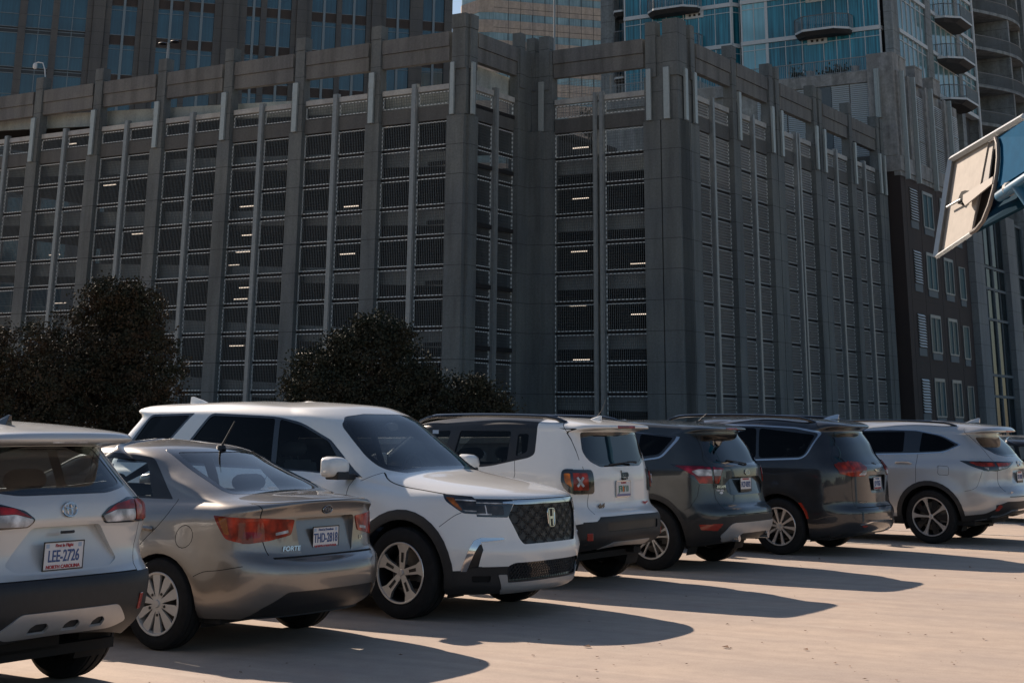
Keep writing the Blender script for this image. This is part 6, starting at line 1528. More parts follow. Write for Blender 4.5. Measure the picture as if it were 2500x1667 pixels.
# ------------------------------------------------------------------ brick block, podium and glass condominium to the right
PB = -34.3
def louvre_set(mb, f, u0, u1, z0, z1, w0=.05, step=.17, tilt=.05):
    z = z0
    while z < z1 - .04:
        M = f.M(); vs_ = [M @ Vector(v) for v in ((u0, w0, z), (u1, w0, z), (u1, w0 + .10, z + .11), (u0, w0 + .10, z + .11), (u0, w0, z + .02), (u1, w0, z + .02), (u1, w0 + .10, z + .13), (u0, w0 + .10, z + .13))]
        mb.add(vs_, [(0, 1, 2, 3), (4, 5, 6, 7), (0, 1, 5, 4), (2, 3, 7, 6), (0, 3, 7, 4), (1, 2, 6, 5)]); z += step
def brick_block():
    root = bld('brick_building', 'dark brown brick block with small grey-framed windows next to the garage end', 'building', PB, 106.5)
    f, fa = Fac(root, 'B', PB, 106.5), Fac(root, 'A', PB, 106.5)
    m_ = MB(); f.box(m_, 0, 15.3, 0, 20, 0, 18.93); m_.build('wall', BM['brick'], root)
    l = MB()
    for z in (15.6, 11.05 - 1.0 + .1, 5.9): f.box(l, 0.01, 15.29, -.012, 0, z - .02, z + .02)
    for u in (.9, 4.0, 8.0, 12.0): f.box(l, u - .015, u + .015, -.012, 0, .0, 18.9)
    l.build('joint_line', BM['joint'], root)
    for k in range(4):
        zt = 13.65 + 4.36 * (1 - k) - 4.36 * 0
        zt = 18.0 - 4.37 * k
        if k == 0: zt = 18.02
        for i, (a, b, kind) in enumerate(((1.70, 3.35, 'l'), (4.60, 6.9, 'w'), (8.8, 10.95, 'w'), (12.45, 13.95, 'n'))):
            if kind == 'l':
                w_ = MB(); f.box(w_, a, b, -.02, .03, zt - 2.35, zt); w_.cur = 1; louvre_set(w_, f, a + .06, b - .06, zt - 2.3, zt - .05, -.13, .19); w_.cur = 2; f.box(w_, a, b, -.05, 0, zt - 2.9, zt - 2.37); w_.build('louvre_window', [BM['joint'], BM['louv'], BM['grey']], root)
            else:
                w_ = MB(); z1, z0 = (zt + .05, zt - 2.55) if kind == 'w' else (zt - .3, zt - 2.7)
                f.box(w_, a, b, -.015, .02, z0, z1); w_.cur = 1
                for (u0, u1, za, zb) in ((a - .05, a + .07, z0, z1), (b - .07, b + .05, z0, z1), (a, b, z1 - (.22 if kind == 'w' else .06), z1), (a, b, z0 - .05, z0 + .06)): f.box(w_, u0, u1, -.08, -.016, za, zb)
                if kind == 'w': f.box(w_, (a + b) / 2 - .05, (a + b) / 2 + .05, -.07, -.016, z0, z1 - .2)
                w_.cur = 2; f.box(w_, a + .1, b - .1, -.06, 0, z0 - .52, z0 - .08); w_.build('window', [BM['bwglass'], BM['alu'], BM['grey']], root)
brick_block()
def podium():
    root = bld('concrete_podium', 'weathered concrete podium with tall louvres above the dark brick block', 'building', PB, 106.5)
    f, fa = Fac(root, 'B', PB, 106.5), Fac(root, 'A', PB, 106.5)
    m_ = MB(); f.box(m_, 0.55, 16.2, .3, 24, 18.95, 26.1); f.box(m_, -.12, 16, -.14, .4, 18.95, 20.0); f.box(m_, -.05, 16, -.05, .4, 18.6, 18.95 + .02)
    m_.build('wall', BM['concp'], root)
    m_ = MB(); fa.box(m_, .0, 1.95, -.15, 1.4, 20.0, 27.5); m_.build('corner_column', BM['concp'], root, bevel=.03)
    m_ = MB(); fa.box(m_, 1.95, 24, -.02, .35, 25.5, 26.35); fa.box(m_, 1.95, 24, .2, .5, 20, 25.5); fa.box(m_, 0, 24, -.1, .5, 18.9, 20); m_.build('terrace_edge', BM['concp'], root)
    for (a, b) in ((2.0, 3.33), (3.42, 4.75), (5.9, 8.2), (8.3, 10.6)):
        w_ = MB(); louvre_set(w_, fa, a, b, 20.1, 25.48, .02, .145); w_.build('louvre', BM['louv'], root)
    m_ = MB(); fa.box(m_, 4.80, 5.75, .05, .2, 20, 25.45); m_.build('pale_panel', BM['grey'], root)
    for s_, (a, b, z0, z1) in enumerate(((.5, 1.0, 20.2, 26.2),)):
        l = MB(); fa.box(l, 1.0, 1.35, -.45, -.15, 22.75, 26.3); fa.box(l, 1.12, 1.22, -.5, -.45, 22.75, 26.3); l.build('metal_strip', BM['metal'], root)
    # tall louvres and fins on the receding side
    for (a, b) in ((1.45, 2.35), (3.8, 6.35), (7.9, 11.1), (12.6, 15.2)):
        w_ = MB(); um = (a + b) / 2; louvre_set(w_, f, a, um - .06, 20.1, 25.2, -.02, .15); louvre_set(w_, f, um + .06, b, 20.1, 25.2, -.02, .15); w_.build('louvre', BM['louv'], root)
        l = MB()
        for z in (21.8, 23.5): f.box(l, a, b, -.05, .1, z - .03, z + .03)
        l.build('louvre_frame', BM['alu'], root)
    for (a, b, zt) in ((.15, .75, 26.2), (2.45, 3.25, 26.2), (6.6, 7.4, 26.1), (11.3, 12.1, 26.0)):
        l = MB(); f.box(l, a + .1, b - .1, -.16, .0, 20.01, zt); l.build('fin', BM['concp'], root, bevel=.02)
        l = MB(); f.box(l, b - .08, b + .10, -.48, -.161, 18.4, zt); l.build('metal_strip', BM['metal'], root)
    for (a, b, zt) in ((1.2, 2.8, 27.4), (5.0, 6.7, 27.35), (9.4, 11.1, 27.3)):
        l = MB(); f.box(l, a, b, .0, 1.3, 26.1, zt); f.box(l, a - .04, b + .04, -.04, 1.34, zt, zt + .12); l.build('parapet_block', BM['concp'], root)
    # terrace railing, planters
    g = MB(); q = 2.0
    while q < 23: fa.box(g, q, q + .025, .15, .18, 26.35, 27.4); q += .145
    for i in range(11): fa.box(g, 2 + 2.0 * i, 2.05 + 2.0 * i, .12, .2, 26.35, 27.45)
    fa.box(g, 1.95, 23, .12, .2, 27.40, 27.46); fa.box(g, 1.95, 23, .14, .18, 26.42, 26.46); g.build('railing', BM['rail'], root)
    for (u, r_) in ((3.1, .33), (6.6, .3)):
        k = MB(); k.lathe([(0, 26.36), (r_ * .8, 26.36), (r_, 26.9), (r_ * .85, 26.9), (0, 26.85)], lambda a, b, d, u=u: fa.pt(u + a, .75 + b, d), 14); k.build('planter', BM['leafpot'], root, True)
    k = MB()
    for i in range(420):
        u = random.choice((4.2, 5.2, 7.6, 11.0)) + random.gauss(0, .35); w_ = .9 + random.gauss(0, .25); z = 26.4 + abs(random.gauss(0, .38)); s_ = .09
        p = fa.pt(u, w_, z); n_ = Vector((random.gauss(0, 1), random.gauss(0, 1), random.gauss(0, 1))).normalized(); a_ = n_.orthogonal() * s_; b_ = n_.cross(a_)
        k.add([p + a_, p + b_, p - a_, p - b_], [(0, 1, 2, 3)])
    k.build('terrace_plants', BM['shrub'], root, fix=False)
podium()
def balcony(root, fn, u0, u1, zf, dep, name='balcony'):
    """fn(u, w, z); trapezoid slab sticking out by dep with bar railing"""
    ch = min(1.0, (u1 - u0) * .28)
    outl = [(u0, 0), (u0 + .05, -dep * .45), (u0 + ch, -dep), (u1 - ch, -dep), (u1 - .05, -dep * .45), (u1, 0)]
    m_ = MB(); m_.prism(outl, lambda a, b, d: fn(a, b, d), zf - .07, zf + .10); s_ = m_.build(name, BM['white'], root)
    m_ = MB(); inn = [(u0 + ch * .6, 0), (u0 + ch * .8, -dep * .7), (u1 - ch * .8, -dep * .7), (u1 - ch * .6, 0)]
    vs_ = [fn(a, b, zf - .07) for a, b in outl] + [fn(a + (.15 if a < (u0 + u1) / 2 else -.15), b * .75, zf - .38) for a, b in outl]; n = len(outl)
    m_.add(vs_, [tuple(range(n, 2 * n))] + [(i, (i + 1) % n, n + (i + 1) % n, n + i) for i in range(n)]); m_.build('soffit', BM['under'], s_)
    g = MB()
    for (a, b), (c, d) in zip(outl[:-1], outl[1:]):
        L = math.hypot(c - a, d - b); k = max(2, int(L / .14))
        for i in range(k + 1):
            t = i / k; x, y = a + (c - a) * t, b + (d - b) * t; g.tube([fn(x, y + .03, zf + .1), fn(x, y + .03, zf + 1.12)], .045 if i in (0, k) else .018, 4, cap=False)
        g.tube([fn(a, b + .03, zf + 1.13), fn(c, d + .03, zf + 1.13)], .04, 4)
    g.build('railing', BM['rail'], s_)
    return s_
def condo():
    root = bld('condominium_tower', 'teal glass condominium tower with small trapezoid balconies, at the upper right', 'apartment tower', -36.1, 111.5)
    fa = Fac(root, 'A', 0, 111.5); f = Fac(root, 'B', -35.86, 111.5)
    FH = 3.4; SL = [30.75 + FH * k for k in range(0, 4)]
    core = MB(); fa.box(core, 36.6, 58.6, .7, 20, 24, 46); f.box(core, .8, 21.5, .6, 18, 24, 46); core.build('core', BM['tdark'], root)
    # plan of the front: segments (p0,w0)->(p1,w1), pane edges in fractions, glass
    segs = [((-58.7, 0), (-48.95, 0), [0, .155, .27, .40, .56, .70, .85, 1], 'cglass', None),
            ((-48.95, 0), (-48.15, 1.2), [0, .5, 1], 'cglass', None), ((-48.15, 1.2 - 1.2), (-45.97, -1.0 + 1.0), [0, .5, 1], 'cglassl', None),
            ((-45.97, 0), (-36.7, 0), [0, .163, .313, .50, .615, .73, .86, 1], 'cglass', None)]
    for zi, zs in enumerate([27.35] + SL):
        z0, z1 = zs + .18, zs + FH - .18
        for si, (A, B, fr, mt, _) in enumerate(segs):
            A, B = Vector(A), Vector(B); d = B - A; L = d.length; n = Vector((d.y, -d.x)) / L
            fn = lambda u, w_, z, A=A, d=d, L=L, n=n: off(root) @ Vector((A.x + d.x * u / L + n.x * (-w_) * -1 * 0 + n.x * w_ * -1, 111.5 + A.y + d.y * u / L - n.y * w_, z))
            for i in range(len(fr) - 1):
                u0, u1 = fr[i] * L, fr[i + 1] * L; m_ = MB()
                pts = [fn(u0, .02, z0), fn(u1, .02, z0), fn(u1, .02, z1), fn(u0, .02, z1)]; pb = [fn(u0, .08, z0), fn(u1, .08, z0), fn(u1, .08, z1), fn(u0, .08, z1)]
                m_.add(pts + pb, [(0, 1, 2, 3), (4, 7, 6, 5), (0, 4, 5, 1), (1, 5, 6, 2), (2, 6, 7, 3), (3, 7, 4, 0)]); m_.cur = 1
                def bar(a, b, za, zb, w0=-.04, w1=.10):
                    vs_ = [fn(u, w_, z) for u in (a, b) for w_ in (w0, w1) for z in (za, zb)]; m_.add(vs_, [(0, 1, 3, 2), (4, 6, 7, 5), (0, 4, 5, 1), (2, 3, 7, 6), (0, 2, 6, 4), (1, 5, 7, 3)])
                e = .05 if 0 < i else .12
                bar(u0 - .0, u0 + e, z0, z1)
                if i == len(fr) - 2: bar(u1 - .12, u1, z0, z1)
                if zi % 1 == 0 and (zi < 2): bar(u0 + e, u1, z1 - .48, z1 - .43, -.02)
                m_.build('window', [BM[mt], BM['white']], root)
            m_ = MB(); vs_ = [fn(u, w_, z) for u in (0, L) for w_ in (-.10, .7) for z in (zs - .16, zs + .16)]; m_.add(vs_, [(0, 1, 3, 2), (4, 6, 7, 5), (0, 4, 5, 1), (2, 3, 7, 6), (0, 2, 6, 4), (1, 5, 7, 3)]); m_.build('floor_band', BM['white'], root)
    fnA = lambda u, w_, z: off(root) @ Vector((u, 111.5 + w_, z))
    balcony(root, fnA, -56.2, -51.6, SL[1] + .05, 1.5); balcony(root, fnA, -43.4, -38.9, SL[0] + .05, 1.5); balcony(root, fnA, -43.4, -38.9, SL[1] + .05 + .0, 1.5); balcony(root, fnA, -56.2, -51.6, SL[0] + .05, 1.5)
    for u in (-53.0, -42.6):
        for zs in (SL[0], SL[1]):
            k = MB(); vs_ = [fnA(a, b, c) for a in (u, u + 1.6) for b in (-.06, .02) for c in (zs - .75, zs - .17)]; k.add(vs_, [(0, 1, 3, 2), (4, 6, 7, 5), (0, 4, 5, 1), (2, 3, 7, 6), (0, 2, 6, 4), (1, 5, 7, 3)]); k.cur = 1
            for i in range(3):
                a = u + .3 + i * .42; vs_ = [fnA(x, -.075, c) for x, c in ((a, zs - .58), (a + .2, zs - .58), (a + .2, zs - .38), (a, zs - .38))]; k.add(vs_, [(0, 1, 2, 3)])
            k.build('vent_panel', [BM['white'], BM['joint']], root)
    k = MB(); k.lathe([(0, .04), (.04, 0), (0, -.04)], lambda a, b, d: fnA(-40.3 + a, .3 + b, SL[0] + 2.9 + d), 8); k.build('string_light', BM['light'], root)
    # receding side: concrete pier, glass, pier, balcony bay, glass strip
    for (a, b, w0) in ((.1, 1.62, -.05), (8.5, 10.0, -.1), (17.2, 18.2, -.05)):
        m_ = MB(); f.box(m_, a, b, w0, .6, 20, 46); m_.build('pier', BM['conc'], root)
    for zi, zs in enumerate([27.35] + SL):
        z0, z1 = zs + .16, zs + FH - .16
        for (a, b, n) in ((1.62, 8.5, 6), (10.0, 17.2, 5), (18.2, 22.2, 3)):
            for i in range(n):
                u0, u1 = a + (b - a) * i / n, a + (b - a) * (i + 1) / n
                m_ = MB(); f.box(m_, u0, u1, .05, .10, z0, z1); m_.cur = 1; f.box(m_, u0, u0 + .07, -.02, .049, z0, z1)
                if zi in (0, 1): f.box(m_, u0 + .07, u1, -.01, .049, z1 - .55, z1 - .49)
                m_.build('window', [BM['cglasss'], BM['white']], root)
            m_ = MB(); f.box(m_, a, b, -.12, .55, zs - .15, zs + .15); m_.build('floor_band', BM['white'], root)
        fnB = lambda u, w_, z: f.pt(u, w_, z)
        if zi < 4: balcony(root, fnB, 11.3, 16.6, zs - .25, 1.9)
    for u in (2.2,): 
        pass
    for zs in SL: k = MB(); f.box(k, 8.0, 8.5, -.5, .05, zs + .3, zs + 2.9) if False else None
    m_ = MB(); m_.tube([f.pt(22.25, -.15, 18), f.pt(22.25, -.15, 46)], .12, 8); m_.build('downpipe', BM['white'], root, True)
condo()
def balcony_tower():
    root = bld('balcony_tower', 'raw concrete tower with curved stacked balconies at the far right edge', 'apartment tower', -35.9, 133.9)
    f = Fac(root, 'B', -35.9, 133.9); FH = 3.4
    def cv(u): return -2.6 * math.sin(min(1, max(0, (u) / 14)) * math.pi) * .9         # bulge outwards
    us = [i * 14 / 14 for i in range(15)]
    m_ = MB(); f.box(m_, 0, 14, 3.0, 14, 0, 48); m_.build('wall', BM['conc'], root)
    for k in range(-1, 5):
        z = 30.4 + FH * k
        m_ = MB(); n = len(us)
        vs_ = [f.pt(u, cv(u), z - .16) for u in us] + [f.pt(u, 3.0, z - .16) for u in us] + [f.pt(u, cv(u), z + .12) for u in us] + [f.pt(u, 3.0, z + .12) for u in us]
        fs = []
        for i in range(n - 1): fs += [(i, i + 1, n + i + 1, n + i), (2 * n + i, 2 * n + i + 1, 3 * n + i + 1, 3 * n + i), (i, i + 1, 2 * n + i + 1, 2 * n + i)]
        m_.add(vs_, fs); b_ = m_.build('balcony', BM['conc'], root, fix=False)
        g = MB(); pts = [f.pt(u, cv(u) + .06, z + 1.15) for u in us]; g.tube(pts, .045, 4)
        for u in [i * .14 for i in range(100)]: g.tube([f.pt(u, cv(u) + .06, z + .1), f.pt(u, cv(u) + .06, z + 1.15)], .028, 3, cap=False)
        g.build('railing', BM['rail'], b_, fix=False)
    for u in (0, 4.9, 9.6, 13.6):
        m_ = MB(); f.box(m_, u, u + .45, cv(u + .2) + .15, 3.2, 10, 48); m_.build('fin_wall', BM['conc'], root)
    m_ = MB(); f.box(m_, 14, 17.5, -1.2, 8, 0, 48); m_.build('pier', BM['conc'], root)
    for k in range(-1, 5):
        z = 30.4 + FH * k
        m_ = MB(); f.box(m_, 17.5, 26, -.6, -.5, z + .15, z + 3.2); m_.cur = 1
        for i in range(6): f.box(m_, 17.5 + i * 1.5, 17.56 + i * 1.5, -.7, -.6, z + .15, z + 3.2)
        m_.build('window', [BM['cglasss'], BM['white']], root)
        balcony(root, lambda u, w_, zz: f.pt(u, w_ - .6, zz), 18.2, 22.5, z, 1.6)
    m_ = MB(); f.box(m_, 17.5, 40, -.49, 10, 0, 48); m_.build('wall', BM['conc'], root)
balcony_tower()
def lobby():
    root = bld('curtain_wall_building', 'low block with grey stone piers and dark curtain glass beside the brick block', 'building', PB, 121.8)
    f = Fac(root, 'B', PB, 121.8)
    m_ = MB(); f.box(m_, 0, 60, .3, 12, 0, 18.2); m_.build('wall', BM['tdark'], root)
    for (a, b) in ((.3, 2.9), (10.4, 13.1), (20.6, 23.2), (31, 33.6), (42, 44.6), (53, 56)):
        m_ = MB(); f.box(m_, a, b, -.45, .3, 0, 18.6); m_.build('pier', speckp, root)
    for (a, b) in ((2.9, 10.4), (13.1, 20.6), (23.2, 31), (33.6, 42), (44.6, 53)):
        w4 = (b - a) / 4
        for (z0, z1) in ((.2, 3.9), (4.1, 5.5), (5.7, 9.8), (10.0, 12.2), (12.4, 13.9), (14.2, 18.2)):
            m_ = MB(); f.box(m_, a, b, .05, .12, z0, z1); m_.cur = 1; f.box(m_, a, b, -.06, .05, z1, z1 + .2)
            for i in range(5): wd = .10 if i == 2 else .035; f.box(m_, a + w4 * i - wd, a + w4 * i + wd, -.10 if i == 2 else -.04, .049, z0, z1)
            m_.build('window', [BM['lowglass'], BM['grey']], root)
speckp = speck('pier_stone', (.19, .21, .22), 1.55, jw=.03)
lobby()

# strip of dark balconies between the beige tower and the condominium
def dark_strip():
    root = bld('dark_balcony_block', 'narrow dark concrete block with stacked balconies left of the teal glass tower', 'apartment tower', -62.0, 114)
    fa = Fac(root, 'A', 0, 114)
    m_ = MB(); fa.box(m_, 58.9, 60.8, .5, 10, 0, 46); m_.build('wall', BM['conc'], root)
    m_ = MB(); fa.box(m_, 60.8, 62.2, -.2, 10, 0, 46); m_.build('pier', BM['conc'], root)
    for k in range(4):
        z = 29.5 + 2.9 * k; fn = lambda u, w_, zz: off(root) @ Vector((-62 + u, 114 + w_, zz))
        balcony(root, fn, 1.2, 3.0, z, 1.3)
        w_ = MB(); fa.box(w_, 59.0, 60.7, .42, .49, z + .2, z + 2.3); w_.build('window', BM['tglass'], root)
dark_strip()
# ================================================================== ground, wall, trees, sign
def ground():
    m_, nt, b = newmat('concrete_lot'); tc = nd(nt, 'ShaderNodeTexCoord')
    mp = nd(nt, 'ShaderNodeMapping'); mp.inputs['Rotation'].default_value = (0, 0, AN); nt.links.new(tc.outputs['Object'], mp.inputs[0]); V = mp.outputs[0]
    fine = noise(nt, 60, 6, .75, V); med = noise(nt, 5, 6, .65, V); big = noise(nt, .5, 5, .55, V); st = noise(nt, 1.3, 5, .6, V, stretch=(.12, 2.6, 1)); st2 = noise(nt, 2.4, 4, .6, V, dist=.6, stretch=(.10, 3.5, 1))
    c = ramp(nt, fine, [(.25, (.385, .315, .265)), (.5, (.465, .385, .322)), (.78, (.51, .427, .362))])
    c = mix(nt, 1, c, ramp(nt, med, [(.3, (.90, .885, .88)), (.7, (1.05, 1.045, 1.03))]), 'MULTIPLY')
    c = mix(nt, 1, c, ramp(nt, big, [(.32, (.86, .865, .885)), (.68, (1.07, 1.045, 1.0))]), 'MULTIPLY')
    c = mix(nt, 1, c, ramp(nt, st, [(.36, (.90, .895, .90)), (.62, (1.03, 1.02, 1.01))]), 'MULTIPLY')
    c = mix(nt, ramp(nt, st2, [(.62, 0), (.74, .28)]), c, (.60, .52, .43))
    vo = nd(nt, 'ShaderNodeTexVoronoi'); vo.inputs['Scale'].default_value = 9; nt.links.new(V, vo.inputs['Vector'])
    sp = ramp(nt, vo.outputs['Distance'], [(.035, 1), (.075, 0)]); msk = ramp(nt, noise(nt, 2.2, 3, .6, V), [(.52, 0), (.62, 1)])
    mm = nd(nt, 'ShaderNodeMath', operation='MULTIPLY'); nt.links.new(sp, mm.inputs[0]); nt.links.new(msk, mm.inputs[1])
    c = mix(nt, mm.outputs[0], c, (.16, .12, .095))
    # pinkish stains
    c = mix(nt, ramp(nt, noise(nt, .9, 4, .6, V, dist=.8), [(.58, 0), (.76, .35)]), c, (.40, .26, .20))
    nt.links.new(c, b.inputs['Base Color']); b.inputs['Roughness'].default_value = .85; b.inputs['Specular IOR Level'].default_value = .25
    bump(nt, b, fine, .35, .004)
    me = bpy.data.meshes.new('ground'); g = MB(); g.box(-900, 900, -300, 1500, -.6, 0); o = g.build('ground', m_, None); o['kind'] = 'structure'
    # faint painted bay lines
    ln = MB(); FR = Matrix(((F.x, R.x, 0, 0), (F.y, R.y, 0, 0), (0, 0, 1, 0), (0, 0, 0, 1)))
    for t in (22.75, 25.95, 28.8, 31.6): ln.box(4.2, 12.6, t - .05, t + .05, .003, .006, FR)
    lm, nt, b = newmat('worn_paint'); n = noise(nt, 9, 6, .7); nt.links.new(ramp(nt, n, [(.42, (.46, .385, .32)), (.62, (.64, .60, .55))]), b.inputs['Base Color']); b.inputs['Roughness'].default_value = .8
    o = ln.build('bay_markings', lm, None); o['kind'] = 'structure'
ground()
def debris():
    """small dry leaves and grit scattered over the slab"""
    k = MB(); random.seed(11)
    for i in range(420):
        s_ = random.uniform(-1, 8.5); t = random.uniform(6, 26) if random.random() < .7 else random.uniform(4, 12); p = F * s_ + R * t
        if p.y < 7: continue
        r = random.uniform(.004, .012) if random.random() < .96 else random.uniform(.015, .028); a = random.uniform(0, 6.28); z = .008
        u = Vector((math.cos(a), math.sin(a), 0)) * r * 1.6; v = Vector((-math.sin(a), math.cos(a), 0)) * r * .8
        k.add([p + u + Vector((0, 0, z)), p + v + Vector((0, 0, z + r * .5)), p - u + Vector((0, 0, z)), p - v + Vector((0, 0, z + r * .3))], [(0, 1, 2, 3)])
    o = k.build('leaf_litter', simple('dry_leaf', (.16, .085, .045), .9, var=.4), None, fix=False)
    o['label'] = 'dry leaf bits and grit scattered over the concrete lot'; o['category'] = 'debris'; o['kind'] = 'stuff'
debris()
def reflection_band():
    # unseen ring added behind the viewer, for cars to mirror as a dark band
    k = MB(); random.seed(4); n = 90; pts = []
    for i in range(n + 1):
        a = rad(150 + 240 * i / n); r = 170 + 25 * math.sin(i * .7); x, y = r * math.cos(a), r * math.sin(a)
        pts.append((x, y, 7 + 4 * math.sin(i * .37) + random.uniform(0, 7) * (1 if i % 3 else .3)))
    vs_ = [(x, y, 0) for x, y, z in pts] + [(x, y, z) for x, y, z in pts] + [(x * 1.6, y * 1.6, 0) for x, y, z in pts]; m_ = n + 1
    k.add(vs_, [(i, i + 1, m_ + i + 1, m_ + i) for i in range(n)] + [(m_ + i, m_ + i + 1, 2 * m_ + i + 1, 2 * m_ + i) for i in range(n)])
    o = k.build('reflection_band', simple('reflection_band_dark', (.035, .04, .03), .9, var=.4, vs=.3), None, fix=False); o['kind'] = 'structure'
reflection_band()
def lot_wall():
    FR = Matrix(((F.x, R.x, 0, 0), (F.y, R.y, 0, 0), (0, 0, 1, 0), (0, 0, 0, 1)))
    root = thing('parapet_wall', 'low concrete wall with a pale coping behind the row of cars', 'wall', F * 14.2 + R * 20)
    o = Matrix.Translation(-(F * 14.2 + R * 20)) @ FR
    m_ = MB(); m_.box(14.1, 14.35, -20, 75, 0, 1.30, o); m_.build('wall_body', speck('lot_wall', (.24, .23, .22), 1.0, jw=.02), root)
    m_ = MB(); m_.box(14.02, 14.43, -20, 75, 1.30, 1.385, o); m_.build('coping', speck('coping', (.50, .45, .39)), root)
lot_wall()

# ------------------------------------------------------------------ trees
def leafmat(name, col, col2, edge):
    m_, nt, b = newmat(name); n = noise(nt, 1.4, 4, .6); n2 = noise(nt, 14, 2, .5)
    c = mix(nt, ramp(nt, n, [(.4, 0), (.65, 1)]), col, col2); c = mix(nt, 1, c, ramp(nt, n2, [(.3, (.82,) * 3), (.7, (1.15,) * 3)]), 'MULTIPLY')
    nt.links.new(c, b.inputs['Base Color']); b.inputs['Roughness'].default_value = .7; b.inputs['Specular IOR Level'].default_value = .03
    b.inputs['Transmission Weight'].default_value = 0
    return m_
LF = leafmat('leaf_dark', (.040, .044, .031), (.066, .044, .029), 0)
LF2 = leafmat('leaf_green', (.034, .041, .031), (.044, .041, .030), 0)
BK = simple('bark', (.035, .028, .022), .9, var=.3)
def tree(label, x, y, lobes, h0, leaf, n, seed, group='trees in front of the garage'):
    """lobes: (dx, dy, z, rx, ry, rz)"""
    random.seed(seed); rg = np.random.RandomState(seed)
    root = thing('tree', label, 'tree', (x, y, 0), 0, group)
    t = MB(); t.tube([(0, 0, -.1), (.05, .02, h0 * .5), (0, .05, h0)], [.24, .18, .14], 9)
    for (dx, dy, z, rx, ry, rz) in lobes:
        t.tube([(0, .05, h0 * .8), (dx * .4, dy * .4, (h0 + z) / 2), (dx, dy, z), (dx * 1.1, dy * 1.1, z + rz * .6)], [.10, .07, .045, .015], 6)
        for q in range(5):
            a = rg.uniform(0, 6.28); t.tube([(dx * .7, dy * .7, z * .85), (dx + math.cos(a) * rx * .45, dy + math.sin(a) * ry * .45, z + rg.uniform(-.2, .5) * rz), (dx + math.cos(a) * rx * .8, dy + math.sin(a) * ry * .8, z + rg.uniform(0, .7) * rz)], [.035, .02, .008], 4)
    t.build('trunk', BK, root, True)
    V = []; Fc = []; tot = sum(l[3] * l[5] for l in lobes)
    for (dx, dy, z, rx, ry, rz) in lobes:
        cnt = int(n * rx * rz / tot)
        # clumps first, leaves round the clumps
        nc = max(20, cnt // 90); d = rg.normal(size=(nc, 3)); d /= np.linalg.norm(d, axis=1)[:, None]; r_ = rg.uniform(.3, 1.22, nc)**.5
        cl = d * r_[:, None] * [rx, ry, rz] + [dx, dy, z]; cr = rg.uniform(.14, .40, nc)
        for (c, s_) in zip(cl, cr):
            k = 90; P = c + rg.normal(size=(k, 3)) * s_ * [.75, .75, .55]
            A = rg.normal(size=(k, 3)); A /= np.linalg.norm(A, axis=1)[:, None]; B = np.cross(A, rg.normal(size=(k, 3))); B /= np.linalg.norm(B, axis=1)[:, None]
            sz = rg.uniform(.035, .075, k)[:, None]; b0 = len(V)
            Q = np.stack([P + A * sz, P + B * sz * .6, P - A * sz, P - B * sz * .6], 1).reshape(-1, 3); V += Q.tolist(); Fc += [(b0 + 4 * i, b0 + 4 * i + 1, b0 + 4 * i + 2, b0 + 4 * i + 3) for i in range(k)]
    me = bpy.data.meshes.new('crown'); me.from_pydata(V, [], Fc); me.materials.append(leaf); me.update(); link('crown', me, root)
def at(px, dist):
    d = _fw + (px - 1250) / 3770 * _r2 - (900 + 104.2) / 3770 * _u2; k = dist / math.hypot(d.x, d.y); return d.x * k, d.y * k
# pixel size at 58 m is about 0.0152 m
x, y = at(262, 58); tree('tall reddish-green tree at the left, highest of the dark trees', x, y, [(.3, 0, 4.1, 1.55, 1.3, 2.1), (-.9, .2, 3.3, 1.6, 1.4, 2.1), (1.15, 0, 3.0, 1.3, 1.3, 2.3), (.0, 0, 5.55, .85, .8, .95), (.95, 0, 5.3, .85, .8, .9), (0, 0, 2.0, 2.5, 1.6, 1.7)], 1.9, LF, 60000, 3)
x, y = at(40, 57); tree('low rounded dark tree cut off by the left edge', x, y, [(0, 0, 2.6, 1.7, 1.5, 2.0), (1.0, 0, 2.0, 1.5, 1.4, 1.8), (-1.5, 0, 2.5, 1.5, 1.3, 1.9)], 1.4, LF, 34000, 5)
x, y = at(900, 60); tree('broad dark green tree with two small tops in front of the garage corner bay', x, y, [(.15, 0, 3.0, 1.75, 1.5, 2.1), (-1.5, .1, 2.5, 1.55, 1.4, 1.95), (1.55, 0, 2.2, 1.5, 1.3, 1.75), (.1, 0, 4.75, .62, .6, .85), (1.05, 0, 4.55, .55, .5, .8), (-2.5, 0, 1.5, 1.3, 1.2, 1.5), (2.75, 0, 1.6, 1.35, 1.1, 1.6), (-1.1, 0, 4.0, .8, .7, .7)], 1.7, LF2, 78000, 8)
x, y = at(1180, 59); tree('small dark sapling right of the broad green tree', x, y, [(0, 0, 1.7, .75, .7, 1.35), (.35, 0, 1.4, .7, .6, 1.2), (-.2, 0, 2.75, .4, .4, .45)], .8, LF2, 14000, 9)
x, y = at(1440, 96); tree('sparse leafy shrub on the garage roof deck behind the fence', x, y, [(0, 0, 19.6, .7, .6, .75)], 17.2, LF2, 2600, 12, None)

